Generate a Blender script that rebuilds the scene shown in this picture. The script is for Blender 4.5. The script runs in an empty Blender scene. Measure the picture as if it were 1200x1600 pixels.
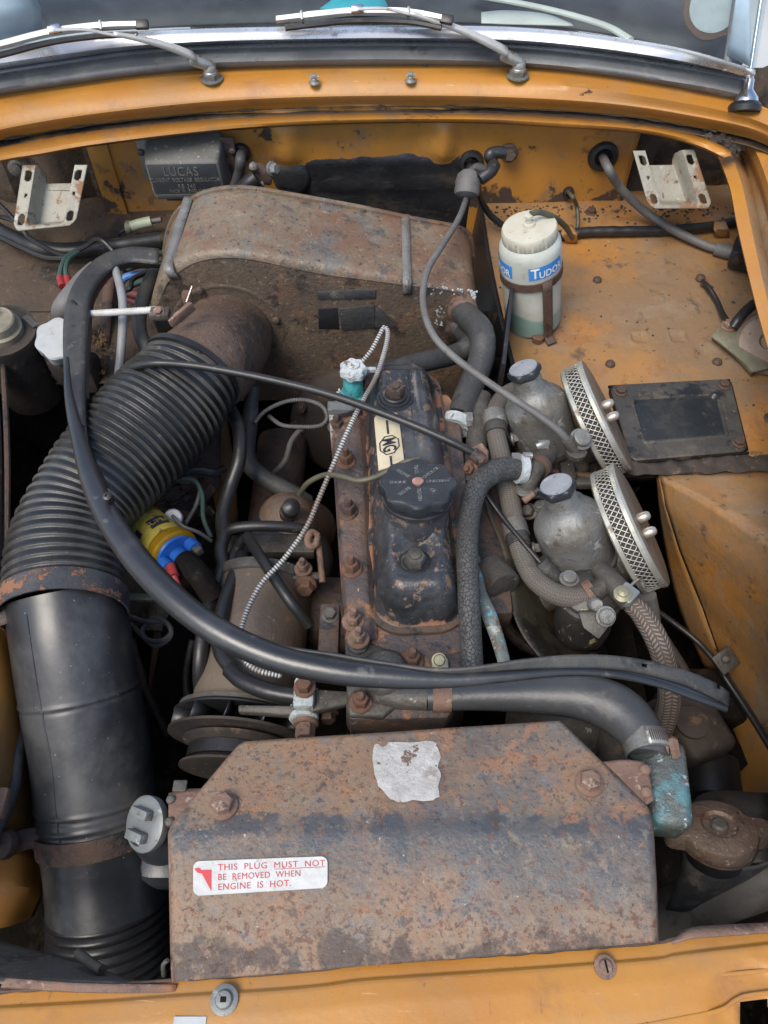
import bpy, bmesh, math, random
from mathutils import Vector, Matrix, noise
R_ = random.Random(7)
rad = math.radians
D = bpy.data
SC = bpy.context.scene
COL = SC.collection

# ------------------------------------------------------------------ camera, world, sun, exposure
CAM = Vector((0.0, -0.51, 0.70)); PITCH = 54.0; FPX = 1209.0
cam = D.objects.new('camera', D.cameras.new('camera')); COL.objects.link(cam)
cam.location = CAM; cam.rotation_euler = (rad(90 - PITCH), 0, 0)
cam.data.sensor_fit = 'VERTICAL'; cam.data.sensor_height = 24.0; cam.data.lens = 24.0 * FPX / 1600.0
cam.data.clip_start = 0.01; cam.data.clip_end = 300
SC.camera = cam
w = D.worlds.new('World'); SC.world = w; w.use_nodes = True
SUN_EL, SUN_AZ = 58.0, 218.0          # azimuth of the sun, clockwise from +y
sky = w.node_tree.nodes.new('ShaderNodeTexSky'); sky.sky_type = 'NISHITA'; sky.sun_disc = False
sky.sun_elevation = rad(SUN_EL); sky.sun_rotation = rad(SUN_AZ); sky.dust_density = 2.0; sky.air_density = 1.0; sky.ozone_density = 0.6
bg = w.node_tree.nodes['Background']; bg.inputs[1].default_value = 0.145
w.node_tree.links.new(sky.outputs[0], bg.inputs[0])
sl = D.lights.new('sun', 'SUN'); sl.energy = 2.0; sl.angle = rad(30); sl.color = (1.0, 0.94, 0.84)
sun = D.objects.new('sun', sl); COL.objects.link(sun)
a, e = rad(SUN_AZ), rad(SUN_EL)
sdir = Vector((math.sin(a) * math.cos(e), math.cos(a) * math.cos(e), math.sin(e)))
sun.rotation_euler = sdir.to_track_quat('Z', 'Y').to_euler()
SC.view_settings.view_transform = 'Standard'; SC.view_settings.look = 'None'
SC.view_settings.exposure = 0.80; SC.view_settings.gamma = 1.0

# ------------------------------------------------------------------ surveying helpers (photo measurements -> places)
cp, sp = math.cos(rad(PITCH)), math.sin(rad(PITCH))
FW = Vector((0, cp, -sp)); UPV = Vector((0, sp, cp)); RT = Vector((1, 0, 0))
def ray(px, py): return FW + RT * ((px - 600) / FPX) + UPV * ((800 - py) / FPX)
def U(px, py, z):
    d = ray(px, py); return CAM + d * ((z - CAM.z) / d.z)
def UY(px, py, y):
    d = ray(px, py); return CAM + d * ((y - CAM.y) / d.y)
def depth(p): return (p - CAM).dot(FW)
def m_of(px, p): return px * depth(p) / FPX
def PT(t): return t if isinstance(t, Vector) else U(t[0], t[1], t[2])

def lerp(a, b, t): return a + (b - a) * t
def sstep(a, b, x):
    t = min(1, max(0, (x - a) / (b - a))); return t * t * (3 - 2 * t)
def crom(P, n):
    """n samples along a Catmull-Rom curve through P (spaced by chord length)"""
    if len(P) == 2: return [P[0].lerp(P[1], i / (n - 1)) for i in range(n)]
    Q = [P[0] * 2 - P[1]] + list(P) + [P[-1] * 2 - P[-2]]
    fine = []; M = 24
    for i in range(1, len(Q) - 2):
        for k in range(M):
            t = k / M; p0, p1, p2, p3 = Q[i-1], Q[i], Q[i+1], Q[i+2]
            fine.append(0.5 * ((2*p1) + (p2-p0)*t + (2*p0-5*p1+4*p2-p3)*t*t + (3*p1-p0-3*p2+p3)*t**3))
    fine.append(P[-1].copy())
    L = [0.0]
    for i in range(1, len(fine)): L.append(L[-1] + (fine[i] - fine[i-1]).length)
    out = []; j = 0
    for i in range(n):
        s = L[-1] * i / (n - 1)
        while j < len(L) - 2 and L[j+1] < s: j += 1
        d = L[j+1] - L[j]; t = 0 if d < 1e-12 else (s - L[j]) / d
        out.append(fine[j].lerp(fine[j+1], min(1, max(0, t))))
    return out
def basis(ax, ref=None):
    ax = ax.normalized()
    if ref is None or abs(ref.normalized().dot(ax)) > .97: ref = Vector((1, 0, 0)) if abs(ax.x) < .8 else Vector((0, 1, 0))
    x = (ref - ax * ref.dot(ax)).normalized(); return x, ax.cross(x), ax

# ------------------------------------------------------------------ mesh builder
class MB:
    def __init__(s): s.v = []; s.f = []; s.uv = []; s.hasuv = False
    def face(s, idx, uv=None): s.f.append(tuple(idx)); s.uv.append(uv)
    def grid(s, rows, closed=False, uvs=None):
        b = len(s.v); n = len(rows[0])
        for r in rows: s.v.extend(r)
        for i in range(len(rows) - 1):
            for j in range(n if closed else n - 1):
                k = (j + 1) % n
                q = (b + i*n + j, b + i*n + k, b + (i+1)*n + k, b + (i+1)*n + j)
                if uvs:
                    u0, u1 = j / n, (j + 1) / n; s.face(q, ((u0, uvs[i]), (u1, uvs[i]), (u1, uvs[i+1]), (u0, uvs[i+1])))
                else: s.face(q)
        return b
    def tube(s, pts, r=None, seg=16, n=None, caps=True, rf=None, flat=None, ell=1.0):
        """pts: (px,py,z[,rpx]) or Vectors; r in metres overrides; rf(t, metres)->factor; flat: normal for elliptical section, ell its ratio"""
        P, RR = [], []
        for t in pts:
            p = PT(t); P.append(p)
            RR.append(r if r is not None else m_of(t[3], p))
        n = n or max(2, 10 * (len(P) - 1) + 1)
        P4 = [Vector((p.x, p.y, p.z, q)) for p, q in zip(P, RR)]
        S = crom4(P4, n)
        C = [Vector(q[:3]) for q in S]; rr = [q[3] for q in S]
        L = [0.0]
        for i in range(1, n): L.append(L[-1] + (C[i] - C[i-1]).length)
        rows = []; X = None
        for i in range(n):
            T = (C[min(i+1, n-1)] - C[max(i-1, 0)]).normalized()
            if flat is not None: X = (flat - T * flat.dot(T)).normalized()
            elif X is None: X = basis(T)[0]
            else: X = (X - T * X.dot(T)).normalized()
            Y = T.cross(X); q = rr[i] * (rf(L[i] / L[-1], L[i]) if rf else 1)
            rows.append([C[i] + X * (q * ell * math.cos(2*math.pi*k/seg)) + Y * (q * math.sin(2*math.pi*k/seg)) for k in range(seg)])
        b = s.grid(rows, True, L); s.hasuv = True
        if caps:
            s.face([b + k for k in range(seg)][::-1]); s.face([b + (n-1)*seg + k for k in range(seg)])
        return C
    def lathe(s, A, ax, prof, seg=32, ref=None, rfun=None, cap0=True, cap1=True):
        x, y, z = basis(ax, ref); rows = []
        for (r, h) in prof:
            row = []
            for k in range(seg):
                th = 2*math.pi*k/seg; q = r * (rfun(th, r, h) if rfun else 1)
                row.append(A + z*h + x*(q*math.cos(th)) + y*(q*math.sin(th)))
            rows.append(row)
        b = s.grid(rows, True)
        if cap0 and prof[0][0] > 1e-6: s.face([b + k for k in range(seg)][::-1])
        if cap1 and prof[-1][0] > 1e-6: s.face([b + (len(prof)-1)*seg + k for k in range(seg)])
    def bm(s, bm_, M=None):
        b = len(s.v); bm_.verts.index_update()
        for v in bm_.verts: s.v.append(M @ v.co if M else v.co.copy())
        for f in bm_.faces: s.face([b + v.index for v in f.verts])
        bm_.free()
    def box(s, c, size, X=Vector((1,0,0)), Y=Vector((0,1,0)), bev=.002, seg=2):
        X = X.normalized(); Y = (Y - X*Y.dot(X)).normalized(); Z = X.cross(Y)
        t = bmesh.new(); bmesh.ops.create_cube(t, size=1)
        for v in t.verts: v.co = Vector((v.co.x*size[0], v.co.y*size[1], v.co.z*size[2]))
        if bev: bmesh.ops.bevel(t, geom=t.edges[:], offset=min(bev, min(size)*.45), segments=seg, affect='EDGES', profile=.5)
        s.bm(t, Matrix.Translation(c) @ Matrix((X, Y, Z)).transposed().to_4x4())
    def prism(s, poly, d, bev=0, seg=2, only=None):
        """poly: Vectors in order, extruded by d; bevels all edges"""
        t = bmesh.new(); a = [t.verts.new(p) for p in poly]; b = [t.verts.new(p + d) for p in poly]
        t.faces.new(a); t.faces.new(b[::-1]); n = len(a)
        for i in range(n): t.faces.new((a[i], b[i], b[(i+1) % n], a[(i+1) % n]))
        bmesh.ops.recalc_face_normals(t, faces=t.faces[:])
        if bev:
            ed = [e_ for e_ in t.edges if only is None or only(e_)]
            bmesh.ops.bevel(t, geom=ed, offset=bev, segments=seg, affect='EDGES', profile=.5, clamp_overlap=True)
        s.bm(t)
    def hexa(s, P, ax, r, h, ref=None, z0=0):
        x, y, z = basis(ax, ref)
        def ring(q, hh): return [P + z*(hh) + x*(q*math.cos(math.pi/3*k)) + y*(q*math.sin(math.pi/3*k)) for k in range(6)]
        b = s.grid([ring(r, z0), ring(r, z0 + h*.85), ring(r*.86, z0 + h)], True)
        s.face([b + 12 + k for k in range(6)])
    def sheet(s, rows, nu=24, sub=1, smooth_rows=False):
        """rows of (px,py,z) or Vectors, each resampled to nu points, sub spans between rows"""
        RR = [crom([PT(t) for t in r], nu) for r in rows]
        if sub > 1 and smooth_rows:
            cols = [crom([r[j] for r in RR], sub*(len(RR)-1)+1) for j in range(nu)]
            RR = [[cols[j][i] for j in range(nu)] for i in range(len(cols[0]))]
        elif sub > 1:
            o = []
            for i in range(len(RR)-1):
                for k in range(sub): o.append([p.lerp(q, k/sub) for p, q in zip(RR[i], RR[i+1])])
            o.append(RR[-1]); RR = o
        s.grid(RR); return RR
    def build(s, name, mat, thick=0, sharp=38, flip=False):
        me = D.meshes.new(name); me.from_pydata([tuple(v) for v in s.v], [], s.f)
        if s.hasuv:
            lay = me.uv_layers.new(name='UVMap'); i = 0
            for f, u in zip(s.f, s.uv):
                for k in range(len(f)):
                    if u: lay.data[i].uv = u[k]
                    i += 1
        t = bmesh.new(); t.from_mesh(me); bmesh.ops.recalc_face_normals(t, faces=t.faces[:])
        t.to_mesh(me); t.free()
        me.shade_smooth(); me.set_sharp_from_angle(angle=rad(sharp))
        me.materials.append(mat)
        o = D.objects.new(name, me); COL.objects.link(o)
        if thick:
            md = o.modifiers.new('thickness', 'SOLIDIFY'); md.thickness = thick; md.offset = 0
        return o
def crom4(P, n):
    if len(P) == 2: return [P[0].lerp(P[1], i/(n-1)) for i in range(n)]
    return crom(P, n)

# ------------------------------------------------------------------ things
THINGS = []
class Thing:
    def __init__(s, name, label, cat, group=None):
        s.name = name; s.label = label; s.cat = cat; s.group = group; s.parts = []; s.root = None; THINGS.append(s)
    def tag(s, o):
        o['label'] = s.label; o['category'] = s.cat
        if s.group: o['group'] = s.group
    def add(s, name, mb, mat, parent=None, label=None, thick=0, sharp=38, kind=None):
        o = mb.build(name, mat, thick, sharp) if isinstance(mb, MB) else mb
        if isinstance(mb, MB) is False: o.name = name
        if label: o['label'] = label
        if kind: o['kind'] = kind
        s.parts.append((o, parent)); return o
    def finish(s):
        bpy.context.view_layer.update()
        pts = [o.matrix_world @ Vector(c) for o, p in s.parts for c in o.bound_box]
        lo = Vector((min(p.x for p in pts), min(p.y for p in pts), min(p.z for p in pts)))
        hi = Vector((max(p.x for p in pts), max(p.y for p in pts), max(p.z for p in pts)))
        base = Vector(((lo.x+hi.x)/2, (lo.y+hi.y)/2, lo.z))
        if len(s.parts) == 1:
            o = s.parts[0][0]
            if o.location.length < 1e-9:
                o.data.transform(Matrix.Translation(-base)); o.location = base
            o.name = s.name; s.tag(o); s.root = o; return
        r = D.objects.new(s.name, None); COL.objects.link(r); r.location = base; r.empty_display_size = .02; s.tag(r); s.root = r
        for o, p in s.parts:
            if p is None: o.parent = r; o.location = o.location - base
            else: o.parent = p
    def copy(s, delta, label, rotz=0):
        """call after finish: a copy of the thing with its parts and sub-parts"""
        c = s.root.copy(); COL.objects.link(c); c.location = s.root.location + delta; c['label'] = label; c.rotation_euler.z += rotz
        for ch in list(s.root.children):
            k = ch.copy(); COL.objects.link(k); k.parent = c
            for g in ch.children:
                d = g.copy(); COL.objects.link(d); d.parent = k
        return c
def single(name, label, cat, mb, mat, group=None, thick=0, sharp=38):
    t = Thing(name, label, cat, group); t.add(name, mb, mat, thick=thick, sharp=sharp); return t
_cache = {}
def fastener(T, name, P, ax, r, h, mat, style='hex', parent=None, ref=None, label=None):
    """bolt heads, nuts and screws share their mesh data"""
    key = (style, round(r, 5), round(h, 5), mat.name)
    if key not in _cache:
        m = MB(); Z = Vector((0, 0, 1)); O = Vector((0, 0, 0))
        if style == 'hex':
            m.lathe(O, Z, [(r*1.35, 0), (r*1.35, h*.18), (r*1.2, h*.25)], 20); m.hexa(O, Z, r, h*.75, z0=h*.25)
        elif style == 'nut':
            m.lathe(O, Z, [(r*1.4, 0), (r*1.4, h*.12), (r*1.25, h*.2)], 20); m.hexa(O, Z, r, h*.6, z0=h*.2)
            m.lathe(O, Z, [(r*.5, h*.7), (r*.5, h*1.2), (r*.38, h*1.3), (r*.2, h*1.27)], 12)
        elif style == 'slot':
            m.lathe(O, Z, [(r*1.3, 0), (r*1.3, h*.2), (r, h*.22), (r, h*.8), (r*.85, h), (r*.5, h*1.02)], 24)
            m.box(Vector((0, 0, h*.98)), (r*1.7, r*.22, h*.1), bev=0)
        elif style == 'screw':
            m.lathe(O, Z, [(r, 0), (r*.95, h*.5), (r*.7, h*.85), (r*.3, h), (0.0, h)], 18)
            m.box(Vector((0, 0, h*.97)), (r*1.0, r*.2, h*.12), bev=0); m.box(Vector((0, 0, h*.965)), (r*.2, r*1.0, h*.12), bev=0)
        t_ = m.build(name, mat); _cache[key] = t_.data; D.objects.remove(t_)
    o = D.objects.new(name, _cache[key]); COL.objects.link(o)
    x, y, z = basis(ax, ref)
    o.matrix_world = Matrix.Translation(P) @ Matrix((x, y, z)).transposed().to_4x4()
    return T.add(name, o, mat, parent=parent, label=label)

def text_flat(s, size=1.0, ext=0.0, spacing=1.0, line=1.0, align='CENTER', bold=0):
    c = D.curves.new('t', 'FONT'); c.body = s; c.size = size; c.extrude = ext; c.offset = bold; c.align_x = align; c.align_y = 'CENTER'
    c.space_character = spacing; c.space_line = line; c.resolution_u = 3
    o = D.objects.new('t', c); COL.objects.link(o); bpy.context.view_layer.update()
    dg = bpy.context.evaluated_depsgraph_get(); me = D.meshes.new_from_object(o.evaluated_get(dg))
    v = [q.co.copy() for q in me.vertices]; f = [tuple(p.vertices) for p in me.polygons]
    D.objects.remove(o); D.meshes.remove(me); return v, f
def add_text(mb, s, fn, **k):
    v, f = text_flat(s, **k); b = len(mb.v); mb.v.extend(fn(q) for q in v)
    for q in f: mb.face([b + i for i in q])

# ------------------------------------------------------------------ materials
def mat(name, base, base2=None, s=8, layers=(), rough=.6, fs=1.7, metal=0.0, bump=(0, 0), spec=.5, uvpat=None, detail=6, crack=None, coat=0):
    m = D.materials.new(name); m.use_nodes = True; nt = m.node_tree; N = nt.nodes; L = nt.links
    bs = N['Principled BSDF']; tc = N.new('ShaderNodeTexCoord'); OB = tc.outputs['Object']
    sep = N.new('ShaderNodeSeparateXYZ'); L.new(OB, sep.inputs[0])
    def nz(scale, det=6, dist=0, rough_=.6, off=0, stretch=None):
        n = N.new('ShaderNodeTexNoise'); n.inputs['Scale'].default_value = scale; n.inputs['Detail'].default_value = det
        n.inputs['Distortion'].default_value = dist; n.inputs['Roughness'].default_value = rough_
        mp = N.new('ShaderNodeMapping'); mp.inputs['Location'].default_value = (off*1.7, off*.9, off*2.3)
        if stretch: mp.inputs['Scale'].default_value = stretch
        L.new(OB, mp.inputs[0]); L.new(mp.outputs[0], n.inputs['Vector'])
        return n.outputs['Fac']
    def mr(x, a, b, t0=0, t1=1, kind='SMOOTHSTEP'):
        q = N.new('ShaderNodeMapRange'); q.interpolation_type = kind
        q.inputs['From Min'].default_value = a; q.inputs['From Max'].default_value = b
        q.inputs['To Min'].default_value = t0; q.inputs['To Max'].default_value = t1
        L.new(x, q.inputs['Value']); return q.outputs['Result']
    def ma(op, x, y):
        q = N.new('ShaderNodeMath'); q.operation = op
        for i, v in enumerate((x, y)):
            if isinstance(v, (int, float)): q.inputs[i].default_value = v
            else: L.new(v, q.inputs[i])
        return q.outputs[0]
    def mixc(f, A, B):
        q = N.new('ShaderNodeMix'); q.data_type = 'RGBA'
        for i, v in ((0, f), (6, A), (7, B)):
            if isinstance(v, tuple): q.inputs[i].default_value = (*v[:3], 1)
            elif isinstance(v, (int, float)): q.inputs[i].default_value = v
            else: L.new(v, q.inputs[i])
        return q.outputs[2]
    def mixf(f, A, B):
        q = N.new('ShaderNodeMix'); q.data_type = 'FLOAT'
        for i, v in ((0, f), (2, A), (3, B)):
            if isinstance(v, (int, float)): q.inputs[i].default_value = v
            else: L.new(v, q.inputs[i])
        return q.outputs[0]
    col = base; ro = rough; me = metal; hgt = None
    if base2: col = mixc(mr(nz(s, detail), .36, .64), base, base2)
    for i, l in enumerate(layers):
        f = nz(l['s']*(fs if l['s'] < 80 else 1.25), l.get('d', 10), l.get('dist', .15), l.get('nr', .68), off=i+1, stretch=l.get('st'))
        for (ax_, a_, b_, w_) in l.get('bias', ()):
            f = ma('ADD', f, mr(sep.outputs[ax_], a_, b_, 0, w_))
        f = mr(f, l['lo'], l['hi'])
        if 'amt' in l: f = ma('MULTIPLY', f, l['amt'])
        col = mixc(f, col, l['c'])
        if 'r' in l: ro = mixf(f, ro, l['r'])
        if 'm' in l: me = mixf(f, me, l['m'])
        if 'h' in l:
            q = ma('MULTIPLY', f, l['h']); hgt = q if hgt is None else ma('ADD', hgt, q)
    if crack:
        v = N.new('ShaderNodeTexVoronoi'); v.feature = 'DISTANCE_TO_EDGE'; v.inputs['Scale'].default_value = crack[0]
        mp = N.new('ShaderNodeMapping'); mp.inputs['Scale'].default_value = crack[3] if len(crack) > 3 else (1, 1, 1)
        q = N.new('ShaderNodeTexNoise'); q.inputs['Scale'].default_value = crack[0]*.7
        va = N.new('ShaderNodeVectorMath'); va.operation = 'MULTIPLY_ADD'; L.new(q.outputs['Color'], va.inputs[0]); va.inputs[1].default_value = (.006,)*3
        L.new(OB, q.inputs['Vector']); L.new(OB, va.inputs[2]); L.new(va.outputs[0], mp.inputs[0]); L.new(mp.outputs[0], v.inputs['Vector'])
        f = mr(v.outputs['Distance'], 0, .09); col = mixc(f, crack[1], col)
        q = ma('MULTIPLY', f, crack[2]); hgt = q if hgt is None else ma('ADD', hgt, q)
    if uvpat:                       # woven braid: (around count, along per metre, dark colour, depth)
        kind, na, nl, dark, dep = uvpat
        su = N.new('ShaderNodeSeparateXYZ'); L.new(tc.outputs['UV'], su.inputs[0])
        u = ma('MULTIPLY', su.outputs[0], na); v = ma('MULTIPLY', su.outputs[1], nl)
        if kind == 'braid':
            p = ma('PINGPONG', u, 1.0); wv = ma('SINE', ma('MULTIPLY', ma('ADD', v, ma('MULTIPLY', p, 1.0)), 6.2832), 0)
            edge = mr(p, 0.0, .16); edge2 = mr(p, 1.0, .84)
            f = ma('MULTIPLY', mr(wv, -.6, .5), ma('MULTIPLY', edge, edge2))
        else:
            f = mr(ma('SINE', ma('MULTIPLY', v, 6.2832), 0), -.5, .5)
        col = mixc(f, dark, col)
        q = ma('MULTIPLY', f, dep); hgt = q if hgt is None else ma('ADD', hgt, q)
    if bump[0]:
        q = ma('MULTIPLY', nz(bump[0], 8, 0, .65, off=9), 1.0)
        q = ma('MULTIPLY', q, bump[1]*(2.2 if bump[1] >= .5 else 1.3)); hgt = q if hgt is None else ma('ADD', hgt, q)
    if hgt is not None:
        b = N.new('ShaderNodeBump'); b.inputs['Strength'].default_value = 1.0; b.inputs['Distance'].default_value = .001
        L.new(hgt, b.inputs['Height']); L.new(b.outputs[0], bs.inputs['Normal'])
    def put(v, k):
        if isinstance(v, tuple): bs.inputs[k].default_value = (*v[:3], 1)
        elif isinstance(v, (int, float)): bs.inputs[k].default_value = v
        else: L.new(v, bs.inputs[k])
    put(col, 'Base Color'); put(ro, 'Roughness'); put(me, 'Metallic'); bs.inputs['Specular IOR Level'].default_value = spec
    if coat: bs.inputs['Coat Weight'].default_value = coat; bs.inputs['Coat Roughness'].default_value = .12
    return m
RUST = (.105, .053, .032); RUSTL = (.20, .105, .056); RUSTD = (.055, .026, .016); DUST = (.20, .165, .12); SOOT = (.012, .011, .010)
ORG = (.40, .185, .034)
M = {}
M['paint'] = mat('orange_paint', ORG, (.36, .155, .026), 4, [dict(c=(.30, .165, .065), s=3, lo=.47, hi=.66, amt=.65, r=.55), dict(c=(.24, .11, .04), s=8, lo=.54, hi=.70, amt=.6), dict(c=RUSTD, s=20, lo=.665, hi=.70, r=.8, h=-.4), dict(c=(.10, .055, .03), s=60, lo=.67, hi=.70, r=.8, amt=.8), dict(c=(.55, .40, .22), s=100, lo=.69, hi=.73, amt=.6), dict(c=(.17, .08, .03), s=130, lo=.64, hi=.69, amt=.75), dict(c=(.52, .36, .17), s=26, lo=.64, hi=.68, amt=.5, st=(.6, 5, 5)), dict(c=(.22, .10, .03), s=22, lo=.64, hi=.68, amt=.6, st=(4, .7, 4))], rough=.36, bump=(100, .3), coat=.2)
M['paint_dirty'] = mat('dirty_orange_paint', (.30, .15, .045), (.245, .135, .055), 9, [dict(c=(.36, .15, .024), s=3, lo=.50, hi=.64, amt=.8), dict(c=(.15, .105, .064), s=2.2, lo=.45, hi=.62, r=.8, amt=.75), dict(c=(.20, .085, .035), s=8, lo=.56, hi=.66, r=.75, amt=.6), dict(c=(.215, .165, .115), s=7, lo=.50, hi=.68, amt=.6, r=.85), dict(c=(.075, .048, .032), s=14, lo=.57, hi=.67, r=.8, amt=.85), dict(c=(.028, .021, .017), s=36, lo=.64, hi=.68, h=-.4), dict(c=(.30, .245, .18), s=90, lo=.63, hi=.70, amt=.7), dict(c=(.045, .032, .024), s=130, lo=.64, hi=.69)], rough=.55, bump=(80, .6))
M['shelf_left'] = mat('grimy_shaded_shelf', (.075, .048, .027), (.052, .036, .024), 9, [dict(c=(.20, .098, .02), s=5, lo=.59, hi=.66), dict(c=(.10, .07, .042), s=7, lo=.52, hi=.66), dict(c=(.022, .017, .014), s=9, lo=.52, hi=.62), dict(c=(.16, .12, .085), s=60, lo=.6, hi=.69), dict(c=(.012, .010, .009), s=50, lo=.60, hi=.66)], rough=.75, bump=(90, .9))  # grime, with the shade on the left put into the darker base
M['ws_rubber'] = mat('weathered_rubber', (.10, .106, .112), (.13, .136, .138), 14, [dict(c=(.19, .185, .17), s=16, lo=.54, hi=.70, r=.8, amt=.8), dict(c=(.055, .057, .06), s=10, lo=.56, hi=.66)], rough=.5, bump=(120, .5))
M['bulk'] = mat('bulkhead_paint', (.40, .18, .03), (.34, .155, .034), 9, [dict(c=(.20, .12, .065), s=4, lo=.50, hi=.64, r=.7, amt=.7), dict(c=(.44, .21, .04), s=9, lo=.56, hi=.64, amt=.6), dict(c=(.11, .065, .04), s=10, lo=.60, hi=.67, amt=.7), dict(c=(.03, .02, .015), s=26, lo=.655, hi=.69), dict(c=(.055, .04, .03), s=9, lo=.60, hi=.65, bias=[(2, -.07, -.13, .13)]), dict(c=(.03, .022, .018), s=130, lo=.66, hi=.70)], rough=.42, bump=(70, .4))
M['wing_side'] = mat('shaded_wing_paint', (.29, .135, .024), (.24, .115, .028), 6, [dict(c=(.15, .095, .05), s=4, lo=.50, hi=.66, r=.7, amt=.75), dict(c=(.08, .05, .03), s=10, lo=.58, hi=.68, amt=.7), dict(c=(.03, .02, .015), s=26, lo=.65, hi=.69)], rough=.45, bump=(70, .4))  # bulkhead orange with the shade low in the bay put into its base
M['dustplate'] = mat('dusty_plate', (.13, .11, .085), (.09, .075, .06), 12, [dict(c=(.06, .045, .035), s=12, lo=.55, hi=.65), dict(c=(.2, .17, .13), s=60, lo=.58, hi=.67), dict(c=(.04, .03, .025), s=80, lo=.62, hi=.68)], rough=.8, bump=(120, .8))
M['grime'] = mat('grimy_brown_metal', (0.045, 0.03375, 0.02625), (0.01875, 0.015, 0.0135), 12, [dict(c=(.11, .07, .04), s=30, lo=.58, hi=.68), dict(c=(.2, .1, .05), s=80, lo=.66, hi=.72)], rough=.75, bump=(80, .8))
M['blackpaint'] = mat('black_paint', (0.0096, 0.0104, 0.012), (0.016, 0.016, 0.0176), 10, [dict(c=(.06, .055, .05), s=20, lo=.58, hi=.75, r=.7), dict(c=(.16, .14, .12), s=220, lo=.70, hi=.74)], rough=.42, bump=(70, .3))
M['deep'] = mat('deep_black', (0.006, 0.0051, 0.0042), (0.0108, 0.0084, 0.0066), 8, [dict(c=(.05, .036, .025), s=8, lo=.54, hi=.68), dict(c=(.03, .025, .02), s=40, lo=.56, hi=.68)], rough=.8, bump=(60, 1.2), spec=.15)  # near-black base carries the shade of the deep gaps
M['pad'] = mat('black_bitumen', (.010, .0105, .012), (.018, .0185, .020), 14, [dict(c=(.038, .036, .034), s=9, lo=.52, hi=.68, r=.5, st=(1, 1, 4), amt=.7), dict(c=(.22, .10, .025), s=7, lo=.60, hi=.66, amt=.85, bias=[(2, -.05, -.02, .05)]), dict(c=(.06, .045, .03), s=6, lo=.52, hi=.66, amt=.6), dict(c=(.004, .004, .004), s=16, lo=.60, hi=.63, st=(1, 1, 5), h=-.5)], rough=.42, bump=(70, .5))
M['heat_top'] = mat('lit_heater_top_rust', (.165, .132, .092), (.14, .10, .068), 14, [dict(c=(.135, .075, .046), s=5, lo=.46, hi=.62, bias=[(0, -.10, .12, .10)], amt=.9), dict(c=(.105, .115, .11), s=7, lo=.53, hi=.62, r=.42, amt=.65, bias=[(0, .0, .10, -.12)]), dict(c=(.055, .055, .052), s=14, lo=.54, hi=.63, r=.42, amt=.75), dict(c=(.175, .088, .05), s=26, lo=.56, hi=.66, amt=.8), dict(c=(.25, .20, .13), s=45, lo=.57, hi=.66, amt=.75), dict(c=(.04, .032, .026), s=110, lo=.57, hi=.64), dict(c=(.42, .27, .11), s=150, lo=.665, hi=.70)], rough=.45, bump=(160, .7), fs=2.4)  # rust; sky light on the box top is put into the paler base
M['heat_front'] = mat('dim_heater_front_rust', (.080, .062, .047), (.11, .078, .053), 12, [dict(c=(.15, .082, .048), s=8, lo=.49, hi=.65, amt=.8), dict(c=(.20, .16, .115), s=40, lo=.56, hi=.66, amt=.7), dict(c=(.028, .026, .026), s=9, lo=.53, hi=.62, r=.4, amt=.8), dict(c=(.03, .026, .024), s=50, lo=.58, hi=.64, amt=.8), dict(c=(.28, .22, .15), s=110, lo=.62, hi=.67), dict(c=(.45, .27, .12), s=100, lo=.69, hi=.73)], rough=.52, bump=(140, .9), fs=2.2)  # rust of the same box, base darker for its less lit front
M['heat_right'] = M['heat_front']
M['elbow'] = mat('elbow_rust', (.125, .082, .058), (.08, .052, .038), 9, [dict(c=(.035, .03, .028), s=5, lo=.50, hi=.60, r=.35, amt=.9), dict(c=(.18, .12, .085), s=40, lo=.56, hi=.66, amt=.8), dict(c=(.04, .03, .025), s=70, lo=.58, hi=.65), dict(c=(.40, .15, .04), s=36, lo=.70, hi=.74)], rough=.52, bump=(160, 1.0))
M['shroud'] = mat('shroud_rust', (.225, .132, .078), (.19, .135, .088), 16, [
    dict(c=(.098, .100, .098), s=4, lo=.50, hi=.63, r=.42, amt=.7, bias=[(1, -.385, -.43, -.12), (0, -.06, .16, .06)]),
    dict(c=(.125, .128, .13), s=16, lo=.55, hi=.62, r=.5, amt=.6),
    dict(c=(.055, .062, .070), s=4, lo=.48, hi=.80, r=.42, amt=.8, bias=[(1, -.322, -.340, .15), (1, -.355, -.42, -.19), (0, -.16, .02, .06)]),
    dict(c=(.05, .057, .064), s=12, lo=.60, hi=.66, r=.42, amt=.85, bias=[(1, -.325, -.336, .13), (1, -.345, -.38, -.12), (1, -.40, -.44, -.06)]),
    dict(c=(.26, .125, .066), s=15, lo=.56, hi=.62, r=.8, h=.3, amt=.65, bias=[(0, -.04, .06, .04), (1, -.325, -.345, -.11)]),
    dict(c=(.26, .13, .07), s=34, lo=.60, hi=.65, r=.8, h=.3, amt=.6, bias=[(1, -.385, -.42, .03)]),
    dict(c=(.235, .19, .14), s=30, lo=.54, hi=.64, amt=.4, bias=[(1, -.39, -.43, .04)]), dict(c=(.055, .056, .058), s=60, lo=.57, hi=.62, amt=.75), dict(c=(.12, .06, .04), s=55, lo=.58, hi=.63, bias=[(1, -.38, -.43, .05)]),
    dict(c=(.06, .042, .034), s=14, lo=.57, hi=.68, amt=.85, bias=[(1, -.408, -.438, .15)]),
    dict(c=(.40, .33, .24), s=150, lo=.65, hi=.70, amt=.8), dict(c=(.045, .036, .033), s=190, lo=.59, hi=.64, amt=.85)], rough=.6, bump=(200, .5), fs=2.6)
M['rust'] = mat('rust', RUST, (.10, .05, .03), 20, [dict(c=RUSTL, s=60, lo=.56, hi=.68), dict(c=RUSTD, s=45, lo=.58, hi=.68), dict(c=(.35, .22, .15), s=160, lo=.68, hi=.73)], rough=.75, bump=(180, .8))
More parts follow.
